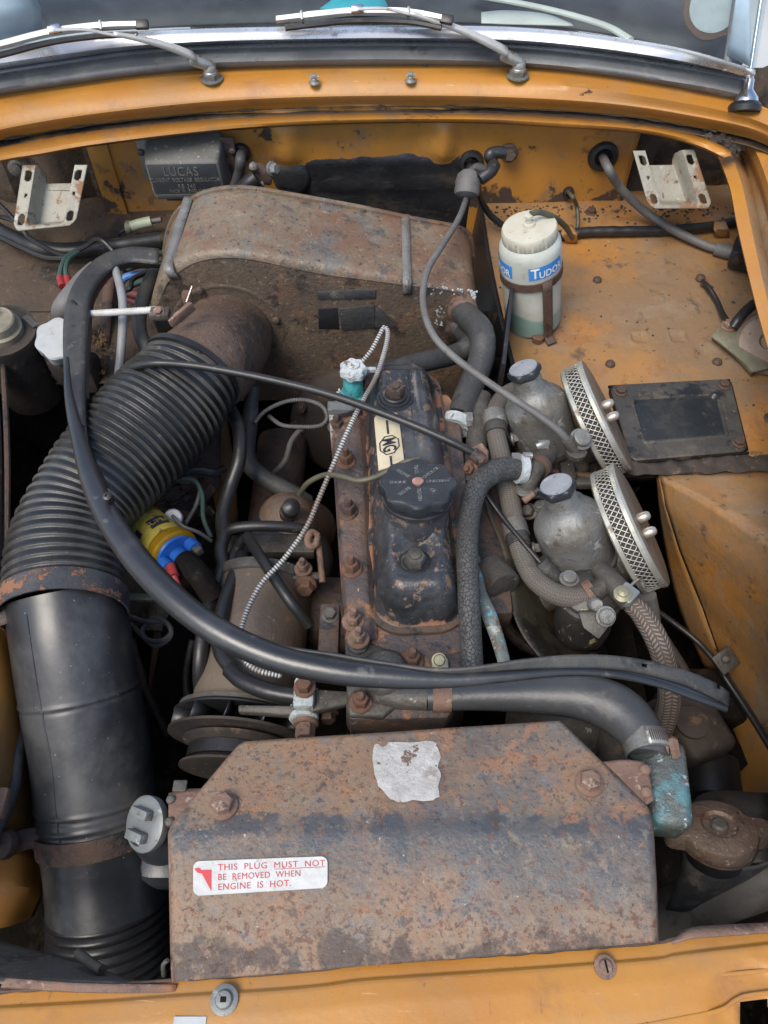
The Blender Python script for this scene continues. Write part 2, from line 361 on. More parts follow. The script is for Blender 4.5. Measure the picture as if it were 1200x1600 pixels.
M['rust_dark'] = mat('dark_rust', (0.0495, 0.0342, 0.027), (0.081, 0.045, 0.0288), 18, [dict(c=(.02, .019, .019), s=30, lo=.52, hi=.62, r=.5), dict(c=(.2, .1, .055), s=70, lo=.63, hi=.70)], rough=.65, bump=(150, .7))
M['rust_pale'] = mat('pale_rust', (.185, .115, .082), (.135, .078, .054), 18, [dict(c=(.065, .045, .04), s=26, lo=.56, hi=.66), dict(c=(.30, .22, .17), s=60, lo=.58, hi=.67), dict(c=(.22, .095, .045), s=30, lo=.58, hi=.66)], rough=.7, bump=(180, .8))
M['strap'] = mat('flaking_strap', (.03, .033, .038), (.05, .05, .052), 30, [dict(c=(.19, .09, .05), s=26, lo=.53, hi=.57, r=.85, h=-.6, bias=[(0, -.36, -.44, .12)]), dict(c=(.09, .055, .035), s=12, lo=.55, hi=.6, bias=[(0, -.40, -.47, .2)])], rough=.4, bump=(120, .6))
M['head'] = mat('rusty_head', (.055, .045, .045), (.10, .065, .05), 12, [dict(c=(.028, .026, .03), s=9, lo=.52, hi=.62, r=.4), dict(c=(.26, .13, .065), s=13, lo=.56, hi=.64, r=.8), dict(c=(.17, .08, .042), s=28, lo=.56, hi=.65), dict(c=(.36, .29, .22), s=45, lo=.645, hi=.70), dict(c=(.018, .016, .016), s=60, lo=.60, hi=.66)], rough=.62, bump=(120, 1.1))
M['cover'] = mat('rocker_black', (.015, .0165, .0195), (.027, .029, .033), 12, [dict(c=(.085, .09, .095), s=5, lo=.45, hi=.66, amt=.6, r=.42), dict(c=(.15, .10, .068), s=17, lo=.575, hi=.62, r=.75, h=-.4, amt=.9, bias=[(2, -.012, -.05, .02), (0, .03, .09, .04)]), dict(c=(.20, .15, .105), s=40, lo=.60, hi=.65, r=.8, amt=.8, bias=[(0, .03, .09, .03)]), dict(c=(.21, .10, .055), s=28, lo=.61, hi=.66, r=.8, bias=[(2, -.03, -.055, .13), (0, .01, -.03, .07)]), dict(c=(.45, .38, .30), s=130, lo=.67, hi=.71), dict(c=(.15, .09, .06), s=90, lo=.62, hi=.67)], rough=.29, bump=(100, .5), coat=.15)  # first grey layer: dusty film with reflected sky sheen put into the colour
M['badge'] = mat('cream_badge', (.47, .41, .285), (.40, .345, .23), 40, [dict(c=(.27, .225, .15), s=40, lo=.56, hi=.66, amt=.6), dict(c=(.2, .15, .1), s=100, lo=.64, hi=.7)], rough=.5)
M['ink'] = mat('dark_print', (.02, .022, .03), rough=.5)
M['rubber'] = mat('black_rubber', (0.0128, 0.0128, 0.0136), (0.0192, 0.0192, 0.02), 14, [dict(c=(.06, .058, .054), s=14, lo=.56, hi=.72, r=.6, amt=.7), dict(c=(.25, .23, .20), s=150, lo=.70, hi=.73, amt=.8)], rough=.34, bump=(110, .35), spec=.4)
M['seal'] = mat('seal_rubber', (.013, .0142, .016), (.021, .0225, .025), 9, [dict(c=(.05, .052, .053), s=6, lo=.52, hi=.72, r=.42, amt=.7), dict(c=(.10, .095, .085), s=24, lo=.60, hi=.70, r=.6, amt=.6), dict(c=(.26, .24, .21), s=120, lo=.685, hi=.72, amt=.7)], rough=.33, bump=(150, .2), spec=.65)
M['seal_web'] = mat('seal_web', (0.028, 0.0288, 0.0288), (0.056, 0.0536, 0.048), 13, [dict(c=(.13, .115, .095), s=24, lo=.58, hi=.70, r=.8), dict(c=(.02, .021, .022), s=9, lo=.55, hi=.62)], rough=.5, bump=(130, .5))
M['dusty'] = mat('dusty_rubber', (0.036, 0.036, 0.036), (0.0504, 0.04968, 0.0468), 18, [dict(c=(.12, .112, .095), s=18, lo=.55, hi=.70, r=.8, amt=.75), dict(c=(.24, .22, .18), s=120, lo=.65, hi=.71), dict(c=(.022, .022, .022), s=32, lo=.58, hi=.67)], rough=.52, bump=(160, .6), spec=.4)
M['ribbed'] = mat('trunking_rubber', (0.051, 0.05015, 0.04675), (0.07225, 0.0697, 0.06375), 10, [dict(c=(.018, .018, .018), s=5, lo=.46, hi=.62, r=.4, amt=.8), dict(c=(.16, .145, .12), s=40, lo=.58, hi=.68, amt=.6)], rough=.36, bump=(140, .4), spec=.4, uvpat=('ring', 1, 1/.0108, (.010, .0102, .0105), .0))
M['duct'] = mat('duct_plastic', (.017, .0185, .021), (.026, .0275, .030), 7, [dict(c=(.062, .064, .066), s=4, lo=.47, hi=.66, r=.50, amt=.8), dict(c=(.085, .07, .055), s=10, lo=.56, hi=.70, amt=.5, r=.6), dict(c=(.50, .49, .46), s=60, lo=.695, hi=.71), dict(c=(.25, .24, .23), s=170, lo=.66, hi=.70)], rough=.33, bump=(60, .15), spec=.5)
M['cracked'] = mat('cracked_hose', (0.0493, 0.0493, 0.0493), (0.06375, 0.06375, 0.06205), 20, [dict(c=(.12, .118, .11), s=22, lo=.56, hi=.7, amt=.7)], rough=.55, bump=(150, .4), crack=(260, (.026, .026, .026), .7, (1, .7, 1)))
M['braid'] = mat('braided_hose', (.155, .14, .12), (.125, .11, .095), 18, [dict(c=(.085, .065, .05), s=20, lo=.56, hi=.7), dict(c=(.21, .195, .17), s=60, lo=.6, hi=.7)], rough=.8, uvpat=('braid', 18, 360, (.085, .075, .064), .6))
M['braid2'] = mat('brown_braided_hose', (.20, .165, .14), (.165, .13, .105), 18, [dict(c=(.13, .085, .055), s=20, lo=.56, hi=.7)], rough=.8, uvpat=('braid', 10, 210, (.075, .057, .045), .9))
M['spring'] = mat('spring_sheath', (.40, .405, .395), (.32, .315, .295), 30, [dict(c=(.16, .11, .075), s=5, lo=.58, hi=.68, bias=[(2, -.01, .01, .10)], amt=.8)], rough=.45, metal=.15, uvpat=('ring', 1, 1/.0036, (.09, .085, .08), .0))
M['cable'] = mat('grey_cable', (0.12, 0.1184, 0.112), (0.088, 0.084, 0.08), 22, [dict(c=(.07, .06, .05), s=40, lo=.56, hi=.68)], rough=.6, bump=(150, .3))
M['wire_black'] = mat('black_wire', (0.0112, 0.0112, 0.0119), (0.0175, 0.0168, 0.0161), 20, [dict(c=(.08, .072, .06), s=40, lo=.6, hi=.72)], rough=.42, bump=(160, .3))
M['wire_green'] = mat('green_wire', (.025, .06, .045), (.035, .065, .052), 20, [dict(c=(.05, .05, .04), s=40, lo=.56, hi=.7)], rough=.55)
M['wire_olive'] = mat('olive_wire', (.075, .07, .04), (.045, .043, .03), 20, rough=.5)
M['wire_red'] = mat('red_wire', (.17, .045, .045), (.12, .04, .042), 20, [dict(c=(.05, .04, .035), s=30, lo=.54, hi=.66)], rough=.6)
M['red'] = mat('red_plastic', (.26, .022, .02), (.18, .02, .02), 40, rough=.5)
M['wire_blue'] = mat('blue_plastic_wire', (.05, .16, .40), (.05, .12, .3), 40, rough=.5)
M['alu'] = mat('oxidised_aluminium', (.21, .21, .20), (.155, .153, .142), 22, [dict(c=(.10, .09, .07), s=7, lo=.49, hi=.65, r=.7, m=.2), dict(c=(.055, .046, .034), s=20, lo=.58, hi=.67, m=0, r=.8), dict(c=(.36, .36, .34), s=34, lo=.59, hi=.68, amt=.8), dict(c=(.07, .062, .05), s=130, lo=.60, hi=.67, m=.1)], rough=.5, metal=.45, bump=(160, .7))
M['alu_dirty'] = mat('dirty_aluminium', (0.102, 0.0952, 0.0833), (0.0595, 0.05355, 0.04505), 20, [dict(c=(.04, .034, .028), s=20, lo=.52, hi=.64, m=0, r=.8), dict(c=(.28, .265, .225), s=50, lo=.62, hi=.68)], rough=.55, metal=.35, bump=(140, .8))
M['zinc'] = mat('zinc_plate', (.34, .35, .33), (.27, .27, .245), 30, [dict(c=(.2, .15, .10), s=40, lo=.60, hi=.67, m=.1, r=.7)], rough=.38, metal=.6, bump=(120, .25))
M['chrome'] = mat('chrome', (.66, .67, .69), (.58, .59, .61), 20, [dict(c=(.3, .24, .18), s=120, lo=.70, hi=.74, m=.2, r=.7)], rough=.16, metal=1.0)
M['trim'] = mat('bright_trim', (.50, .515, .54), (.40, .41, .43), 12, [dict(c=(.28, .28, .28), s=14, lo=.55, hi=.66, r=.5), dict(c=(.25, .19, .13), s=110, lo=.67, hi=.72)], rough=.26, metal=.8)
M['wiper'] = mat('wiper_steel', (.52, .52, .50), (.44, .435, .41), 30, [dict(c=(.26, .20, .14), s=34, lo=.60, hi=.68)], rough=.40, metal=.4)
M['filter_rim'] = mat('filter_rim', (.40, .41, .365), (.30, .295, .25), 25, [dict(c=(.20, .145, .10), s=22, lo=.54, hi=.65, m=.1, r=.7), dict(c=(.5, .5, .46), s=80, lo=.6, hi=.68)], rough=.42, metal=.45, bump=(130, .4))
M['filter_face'] = mat('filter_face', (.17, .125, .09), (.23, .18, .135), 14, [dict(c=(.10, .06, .04), s=40, lo=.58, hi=.68)], rough=.55, metal=.3, bump=(130, .4))
M['mesh'] = mat('expanded_steel', (.50, .49, .44), (.38, .36, .31), 30, [dict(c=(.2, .14, .09), s=30, lo=.60, hi=.7)], rough=.42, metal=.5)
M['element'] = mat('filter_element', (.035, .033, .03), rough=.9)
M['blue_black'] = mat('black_bakelite', (.016, .018, .021), (.028, .03, .034), 25, [dict(c=(.10, .10, .10), s=60, lo=.62, hi=.74)], rough=.38, bump=(160, .25))
M['capblue'] = mat('sky_tinted_plastic', (.16, .175, .195), (.20, .215, .235), 60, [dict(c=(.34, .35, .36), s=90, lo=.60, hi=.70), dict(c=(.05, .055, .06), s=60, lo=.62, hi=.68)], rough=.42)  # sky reflection on the flat cap top is put into this pale blue
M['regul'] = mat('dusty_lit_regulator', (0.11, 0.1075, 0.095), (0.0825, 0.08, 0.0725), 22, [dict(c=(.30, .285, .245), s=100, lo=.58, hi=.68), dict(c=(.09, .09, .085), s=20, lo=.58, hi=.68)], rough=.65, bump=(160, .4))  # dust, plus the lit look of the top put into the paler base
M['regul_f'] = mat('black_regulator_face', (0.0176, 0.0192, 0.0216), (0.0272, 0.0288, 0.0304), 22, [dict(c=(.10, .095, .085), s=60, lo=.64, hi=.74)], rough=.42)
M['cap'] = mat('black_cap', (0.014, 0.0161, 0.0189), (0.0238, 0.0259, 0.0294), 40, [dict(c=(.075, .078, .08), s=60, lo=.58, hi=.72)], rough=.40, bump=(160, .25))
M['capmark'] = mat('worn_lettering', (.20, .20, .20), (.13, .13, .13), 160, rough=.6)
M['copper'] = mat('copper_rivet', (.42, .24, .18), (.34, .18, .13), 60, rough=.45, metal=.4)
M['teal'] = mat('verdigris', (.025, .19, .205), (.04, .26, .275), 45, [dict(c=(.33, .44, .45), s=34, lo=.56, hi=.64, r=.9, h=.6), dict(c=(.03, .08, .08), s=34, lo=.58, hi=.66)], rough=.75, bump=(160, .9))
M['salt'] = mat('white_corrosion', (.46, .49, .49), (.32, .37, .38), 60, [dict(c=(.16, .30, .33), s=50, lo=.60, hi=.68), dict(c=(.15, .12, .09), s=55, lo=.57, hi=.64)], rough=.85, bump=(200, 1.4))
M['verd_metal'] = mat('corroded_outlet', (.12, .135, .125), (.075, .085, .08), 25, [dict(c=(.085, .24, .27), s=14, lo=.50, hi=.62, r=.3, amt=.75), dict(c=(.36, .41, .40), s=40, lo=.59, hi=.65, h=.8, bias=[(2, -.04, -.01, .04)]), dict(c=(.60, .66, .66), s=120, lo=.61, hi=.66, h=.8)], rough=.28, metal=.2, bump=(150, 1.0))
M['bluepipe'] = mat('flaking_blue_pipe', (.17, .215, .205), (.11, .125, .115), 30, [dict(c=(.10, .36, .45), s=28, lo=.575, hi=.61), dict(c=(.11, .08, .055), s=26, lo=.54, hi=.60), dict(c=(.34, .35, .33), s=55, lo=.58, hi=.64)], rough=.6, bump=(150, .8))
M['plastic'] = mat('aged_white_plastic', (.44, .425, .345), (.37, .35, .275), 14, [dict(c=(.22, .19, .14), s=8, lo=.52, hi=.68, amt=.7), dict(c=(.12, .095, .07), s=50, lo=.61, hi=.69, amt=.85)], rough=.48, bump=(90, .4))
M['bottle'] = mat('cloudy_bottle', (.46, .475, .43), (.39, .405, .355), 12, [dict(c=(.16, .30, .28), s=5, lo=.84, hi=.96, bias=[(2, -.062, -.088, .55)], d=2, amt=.85), dict(c=(.25, .21, .145), s=14, lo=.56, hi=.72, amt=.5), dict(c=(.2, .15, .1), s=110, lo=.66, hi=.71, amt=.7)], rough=.36, bump=(60, .3))
_b = M['bottle'].node_tree.nodes['Principled BSDF']; _b.inputs['Subsurface Weight'].default_value = .35; _b.inputs['Subsurface Radius'].default_value = (.02, .022, .02); _b.inputs['Subsurface Scale'].default_value = .5
M['blueprint'] = mat('blue_print', (.03, .19, .50), (.04, .22, .55), 60, rough=.45)
M['whiteprint'] = mat('white_print', (.66, .66, .6), rough=.45)
M['label'] = mat('silver_label', (.46, .465, .455), (.39, .395, .38), 40, [dict(c=(.20, .15, .10), s=30, lo=.58, hi=.66, amt=.8), dict(c=(.46, .46, .46), s=60, lo=.60, hi=.66), dict(c=(.24, .22, .19), s=9, lo=.52, hi=.66, amt=.5)], rough=.45, bump=(60, .5))
M['labelred'] = mat('red_print', (.43, .02, .028), (.36, .03, .035), 60, [dict(c=(.42, .30, .28), s=50, lo=.60, hi=.68, amt=.6)], rough=.5)
M['paper'] = mat('torn_white_paper', (.44, .43, .405), (.34, .325, .30), 60, [dict(c=(.16, .095, .07), s=20, lo=.595, hi=.612, h=-.5), dict(c=(.10, .08, .07), s=120, lo=.62, hi=.66), dict(c=(.27, .24, .21), s=26, lo=.52, hi=.64)], rough=.75, bump=(200, .8))
M['gold'] = mat('gold_coil', (.38, .215, .012), (.30, .165, .012), 30, [dict(c=(.09, .06, .025), s=30, lo=.57, hi=.66)], rough=.34, metal=.5, bump=(120, .3))
M['yellow'] = mat('yellow_sticker', (.40, .32, .05), (.31, .245, .045), 50, [dict(c=(.10, .085, .05), s=34, lo=.54, hi=.64)], rough=.45)
M['blue'] = mat('blue_plastic', (.012, .085, .34), (.012, .07, .27), 30, [dict(c=(.05, .06, .08), s=30, lo=.58, hi=.68)], rough=.36)
M['white'] = mat('dusty_white_plastic', (.38, .395, .39), (.32, .335, .33), 30, [dict(c=(.2, .185, .165), s=24, lo=.56, hi=.68)], rough=.45)
M['hinge'] = mat('painted_hinge', (0.2552, 0.2464, 0.198), (0.2024, 0.1848, 0.1452), 16, [dict(c=(.19, .10, .05), s=12, lo=.535, hi=.60, r=.8), dict(c=(.40, .39, .34), s=30, lo=.60, hi=.68), dict(c=(.09, .05, .035), s=50, lo=.60, hi=.66)], rough=.5, bump=(120, .6))
M['olive'] = mat('olive_steel', (.20, .185, .12), (.26, .25, .18), 24, [dict(c=(.36, .40, .40), s=14, lo=.56, hi=.66), dict(c=(.09, .07, .05), s=40, lo=.60, hi=.68)], rough=.45, metal=.4, bump=(120, .4))
M['heatshield'] = mat('heat_shield', (.042, .038, .027), (.065, .058, .04), 12, [dict(c=(.02, .017, .013), s=9, lo=.50, hi=.62), dict(c=(.12, .10, .075), s=50, lo=.6, hi=.68)], rough=.45, metal=.3, bump=(90, .5))
M['liner'] = mat('interior_black', (0.0096, 0.0108, 0.0126), (0.018, 0.0192, 0.021), 9, rough=.55)
M['tealcloth'] = mat('teal_cloth', (.02, .34, .38), (.03, .42, .46), 20, rough=.7)
M['cream'] = mat('cream_vinyl', (.66, .62, .52), (.58, .53, .44), 20, rough=.5)
M['sheet'] = mat('pale_glass_patch', (.27, .36, .43), (.20, .28, .35), 10, rough=.7)
M['concrete'] = mat('concrete', (.42, .43, .42), (.35, .355, .345), 2, [dict(c=(.28, .27, .25), s=6, lo=.55, hi=.7)], rough=.85, bump=(30, .5))
M['galv'] = mat('dull_galvanised', (.17, .18, .175), (.13, .14, .135), 40, [dict(c=(.09, .075, .06), s=50, lo=.58, hi=.66), dict(c=(.27, .27, .26), s=60, lo=.6, hi=.68)], rough=.5, metal=.3, bump=(140, .4))
M['mast'] = mat('bright_mast', (.62, .63, .65), rough=.22, metal=.75)
g = D.materials.new('windscreen_glass'); g.use_nodes = True; nt = g.node_tree; nt.nodes.clear()
o_ = nt.nodes.new('ShaderNodeOutputMaterial'); mx = nt.nodes.new('ShaderNodeMixShader'); tr = nt.nodes.new('ShaderNodeBsdfTransparent'); tr.inputs[0].default_value = (.72, .80, .82, 1)
gl = nt.nodes.new('ShaderNodeBsdfGlossy'); gl.inputs['Roughness'].default_value = .03; fr = nt.nodes.new('ShaderNodeFresnel'); fr.inputs[0].default_value = 1.5
fr.inputs[0].default_value = 1.42
df = nt.nodes.new('ShaderNodeBsdfDiffuse'); df.inputs[0].default_value = (.5, .53, .55, 1); tcg = nt.nodes.new('ShaderNodeTexCoord'); mpg = nt.nodes.new('ShaderNodeMapping'); mpg.inputs['Scale'].default_value = (1, .6, 2.2); mpg.inputs['Rotation'].default_value = (0, .5, .3)
nz_ = nt.nodes.new('ShaderNodeTexNoise'); nz_.inputs['Scale'].default_value = 7; nz_.inputs['Detail'].default_value = 10; nz_.inputs['Roughness'].default_value = .7; mrg = nt.nodes.new('ShaderNodeMapRange'); mrg.inputs['From Min'].default_value = .42; mrg.inputs['From Max'].default_value = .75; mrg.inputs['To Min'].default_value = .006; mrg.inputs['To Max'].default_value = .09
nt.links.new(tcg.outputs['Object'], mpg.inputs[0]); nt.links.new(mpg.outputs[0], nz_.inputs['Vector']); nt.links.new(nz_.outputs['Fac'], mrg.inputs['Value']); m2_ = nt.nodes.new('ShaderNodeMixShader'); nt.links.new(mrg.outputs['Result'], m2_.inputs[0])
nt.links.new(fr.outputs[0], mx.inputs[0]); nt.links.new(tr.outputs[0], mx.inputs[1]); nt.links.new(gl.outputs[0], mx.inputs[2]); nt.links.new(mx.outputs[0], m2_.inputs[1]); nt.links.new(df.outputs[0], m2_.inputs[2]); nt.links.new(m2_.outputs[0], o_.inputs[0])
M['glass'] = g
ZUP = Vector((0, 0, 1)); XR = Vector((1, 0, 0)); YF = Vector((0, 1, 0))

COPIES = []
def Zl(pts, z): return [(p[0], p[1], z) for p in pts]

# ================================================================== SETTING
gm = MB(); gm.grid([[Vector((x, y, -0.78)) for x in (-60, -3, 0, 3, 60)] for y in (-40, -3, 0, 3, 8, 80)])
gr = gm.build('ground', M['concrete']); gr['kind'] = 'structure'; gr['label'] = 'pale concrete ground beneath and behind the car'

# ================================================================== CAR BODY
body = Thing('car', 'orange painted car body with its bonnet off, seen round the open engine bay', 'car')
# -- scuttle (cowl) panel
rub = [(-90, 166), (0, 148), (100, 133), (200, 119), (320, 108), (450, 103), (600, 101), (750, 102), (850, 107), (950, 118), (1050, 134), (1120, 148), (1175, 165), (1260, 205)]
cr1 = [(-90, 226), (0, 202), (100, 184), (200, 171), (320, 159), (450, 152), (600, 149), (750, 150), (900, 157), (1000, 167), (1090, 182), (1150, 194), (1190, 206), (1260, 240)]
def off(L, d): return [(x, y + (d(x) if callable(d) else d)) for x, y in L]
rowsS = [Zl(off(rub, -6), .112), Zl(rub, .108), Zl([(x, lerp(a_, b_, .5)) for (x, a_), (_, b_) in zip(rub, cr1)], .103), Zl(off(cr1, -4), .090), Zl(cr1, .087), Zl(off(cr1, 3), .083), Zl(off(cr1, 14), .064), Zl(off(cr1, 17), .0605)]
m = MB(); m.sheet(rowsS, 70, 2); body.add('scuttle_panel', m, M['paint'], thick=.0016, sharp=50)
m = MB(); m.sheet([Zl(off(cr1, 15), .0615), Zl(off(cr1, 18), .055), Zl(off(cr1, 27), .055), Zl(off(cr1, 29), .058)], 70); body.add('drip_gutter', m, M['shelf_left'], thick=.001)
lipc = [(-90, 275), (0, 250), (60, 240), (140, 226), (300, 206), (450, 194), (600, 189), (750, 189), (860, 195), (985, 203), (1050, 214), (1100, 230), (1132, 246)]
gut = [(-90, 254), (0, 231), (60, 220), (140, 206), (300, 190), (450, 181), (600, 178), (750, 179), (860, 183), (985, 193), (1050, 204), (1106, 218), (1142, 236)]
m = MB(); m.sheet([Zl(gut, .058), Zl([(x, lerp(a_, b_, .75)) for (x, a_), (_, b_) in zip(gut, lipc)], .0585), Zl(lipc, .055), Zl(off(lipc, 3), .046)], 70)
body.add('scuttle_lip', m, M['bulk'], thick=.0015, sharp=50)
# mastic seam along gutter, crumbly
m = MB(); pts = []
for i in range(60):
    x = lerp(5, 1120, i/59); y = None
    for (x0, y0), (x1, y1) in zip(cr1, cr1[1:]):
        if x0 <= x <= x1: y = lerp(y0, y1, (x-x0)/(x1-x0)) + 17.5
    pts.append((x, y, .0625))
m.tube(pts, r=.0022, seg=6, n=240, rf=lambda t, s: .25 + 1.3*max(0, noise.noise(Vector((s*30, 0, 0)))) + .5*max(0, noise.noise(Vector((s*110, 3, 0)))))
body.add('seam_sealer', m, M['grime'])
# -- bulkhead wall, bent as three panels, pressed ribs
def wall_y(px): return .762 + (px - 150) / 850 * .036
m = MB(); rows = []
NX, NZ = 90, 26
for j in range(NZ + 1):
    z = lerp(.075, -.30, j / NZ); row = []
    for i in range(NX + 1):
        px = lerp(143, 987, i / NX); p = UY(px, 260, wall_y(px)); y = p.y
        rib = sum(math.exp(-((px - c) / w_)**2) for c, w_ in ((452, 22), (690, 18)))
        y -= .020 * rib * sstep(.06, .03, z) * sstep(-.05, -.012, z)
        y -= .003 * noise.noise(Vector((p.x*9, z*11, 1)))
        y += .012 * sstep(160, 152, px) + .0
        row.append(Vector((p.x, y, z)))
    rows.append(row)
m.grid(rows); body.add('bulkhead', m, M['bulk'], thick=.0015, sharp=60)
# black bitumen pad in the centre
m = MB(); rows = []
for j in range(21):
    row = []
    for i in range(41):
        px = lerp(466, 742, i/40); p = UY(px, 260, wall_y(px)); z = lerp(-.020 + .007*noise.noise(Vector((px*.045, 0, 5))) + .004*noise.noise(Vector((px*.16, 0, 2))), -.21, j/20)
        y = p.y - .0045 - .0015*noise.noise(Vector((p.x*18, z*22, 3))) - .003*math.exp(-((z+.078)/.006)**2)
        if i in (0, 40) or j in (0, 20): y = p.y + .002
        row.append(Vector((p.x, y, z)))
    rows.append(row)
m.grid(rows); body.add('bitumen_pad', m, M['pad'], label='cracked black bitumen pad on the bulkhead', sharp=70)
m = MB()
c0 = UY(455, 282, wall_y(455) - .014)
m.lathe(c0 + Vector((0, .012, 0)), Vector((0, -1, .2)), [(.034, 0), (.032, .006), (.026, .010), (.012, .013), (0, .0135)], 28); body.add('blanking_plug', m, M['pad'])
# recess walls behind the hinge brackets
for (x0, x1, yb) in ((-60, 150, .80), (982, 1180, .86)):
    m = MB(); a_, b_ = UY(x0, 260, yb), UY(x1, 260, yb)
    m.grid([[Vector((lerp(a_.x, b_.x, i/12), yb + .012*math.sin(i*1.3), z)) for i in range(13)] for z in (.09, 0, -.06, -.2)])
    body.add('hinge_recess', m, M['shelf_left'], thick=.0015)
for px, pw in ((1012, 30), (112, 34)):
    m = MB(); a_ = UY(px, 250, .81); m.box(a_ + Vector((0, .02, -.02)), (.036, .003, .17), bev=0); body.add('recess_rib', m, M['grime'])
# vertical returns at the bulkhead ends
for px in (146, 985):
    m = MB(); a_ = UY(px, 260, wall_y(px)); s_ = 1 if px > 600 else -1
    m.grid([[a_ + Vector((s_*.001, dy, 0)) - Vector((0, 0, a_.z)) + Vector((s_*.02*dy, 0, z)) for dy in (0, .05, .11)] for z in (.075, -.03, -.13)])
    body.add('bulkhead_return', m, M['bulk'], thick=.0015)
m = MB(); a_ = UY(166, 270, wall_y(166)); m.box(a_ + Vector((0, -.004, .0)), (.036, .004, .26), bev=.0015); body.add('seam_strip', m, M['bulk'])

# -- right shelf (footwell top) with dents
ZS = -.12
def shelfz(p): 
    return ZS + .0025*noise.noise(Vector((p.x*7, p.y*7, 0)))
m = MB(); L_ = [U(748, 296, ZS), U(770, 430, ZS), U(806, 585, ZS), U(842, 715, ZS)]; Rr = [U(1205, 286, ZS), U(1235, 430, ZS), U(1290, 585, ZS), U(1300, 715, ZS)]
Lc, Rc = crom(L_, 170), crom(Rr, 170); rows = []
dents = [(U(998, 527, ZS), .011), (U(1058, 527, ZS), .011)]
for a_, b_ in zip(Lc, Rc):
    row = []
    for i in range(171):
        p = a_.lerp(b_, i/170); z = shelfz(p)
        z += .05*sstep(1.0, .0, (b_ - p).length/.02)
        for c, h in dents:
            d = max(abs(p.x-c.x), abs(p.y-c.y)); z -= .0035*sstep(h+.001, h-.002, d) - .0012*math.exp(-((d-h-.002)/.002)**2)
        row.append(Vector((p.x, p.y, z)))
    rows.append(row)
e0 = rows[-1]; rows.append([p + Vector((0, -.006, -.004)) for p in e0]); rows.append([p + Vector((0, -.008, -.03)) for p in e0])
m.grid(rows); body.add('shelf_panel', m, M['paint_dirty'], label='orange shelf panel to the right of the engine, filmed with brown dirt', thick=.0015, sharp=60)
def shelf(px, py, h=0): 
    p = U(px, py, ZS + h); return p
# vertical inner side of that shelf (black tunnel side)
m = MB(); rows = [[p + Vector((dx, 0, dz)) for p in Lc] for dx, dz in ((.002, .002), (-.004, .001), (-.006, -.02), (-.02, -.16), (-.03, -.4))]
m.grid(rows); body.add('tunnel_side', m, M['blackpaint'], thick=.0015)
m = MB(); m.box(U(795, 480, -.075) , (.006, .36, .10), X=Vector((1, -.17, 0)).normalized(), Y=Vector((.17, 1, 0)), bev=.002); body.add('heat_baffle', m, M['blackpaint'])
# dirty lip in front of shelf & footwell front
m = MB(); m.sheet([[(830, 706, -.1205), (1000, 720, -.1205), (1260, 706, -.1195)], [(830, 712, -.117), (1000, 724, -.117), (1260, 712, -.116)], [(832, 738, -.119), (1000, 741, -.119), (1260, 734, -.118)], [(832, 742, -.132), (1000, 745, -.132), (1260, 740, -.13)]], 90, 4)
for v in m.v: v += Vector((0, .005*noise.noise(v*40), .004*noise.noise(v*60)))
body.add('shelf_edge', m, M['grime'], thick=.0015)
# footwell front wall, inner wing faces
P0 = (1030, 742, -.128)
m = MB(); m.sheet([[P0, (1110, 738, -.125), (1270, 735, -.12)], [(1031, 743, -.128), (1118, 793, -.105), (1270, 893, -.06)]], 24, 6); body.add('wheel_arch_top', m, M['paint_dirty'], thick=.0015, sharp=60)
m = MB(); m.sheet([[(1031, 743, -.128), (1118, 793, -.105), (1270, 893, -.06)], [(1040, 790, -.16), (1125, 850, -.14), (1270, 960, -.10)], [(1062, 860, -.22), (1140, 930, -.205), (1270, 1060, -.17)], [(1098, 950, -.29), (1165, 1030, -.27), (1270, 1170, -.24)], [(1135, 1055, -.335), (1195, 1150, -.31), (1270, 1280, -.29)]], 26, 5)
body.add('inner_wing', m, M['paint_dirty'], label='sloping dirty orange inner wing face on the right', thick=.0015, sharp=60)
m = MB(); m.sheet([[(1031, 743, -.128), (1040, 790, -.16), (1062, 860, -.22), (1098, 950, -.29), (1135, 1055, -.335)], [(1026, 745, -.14), (1030, 800, -.2), (1042, 880, -.28), (1062, 960, -.35), (1100, 1050, -.40)]], 24, 4); body.add('inner_wing_return', m, M['paint_dirty'], thick=.0015)
m = MB(); m.sheet([[(1138, 1058, -.34), (1196, 1152, -.318), (1280, 1290, -.295)], [(1146, 1150, -.37), (1170, 1240, -.37), (1250, 1340, -.35)], [(1142, 1175, -.375), (1160, 1265, -.38), (1210, 1350, -.40)]], 24, 5); body.add('wing_rail', m, M['wing_side'], thick=.0015)
m = MB(); m.tube([(1136, 1050, -.325), (1196, 1150, -.305), (1270, 1275, -.285)], r=.0035, seg=8); body.add('wing_seam', m, M['grime'])
m = MB(); m.sheet([[(846, 742, -.134), (940, 745, -.134), (1031, 745, -.134)], [(846, 760, -.5), (940, 760, -.5), (1031, 760, -.5)]], 10, 3); body.add('footwell_front', m, M['deep'], thick=.0015)
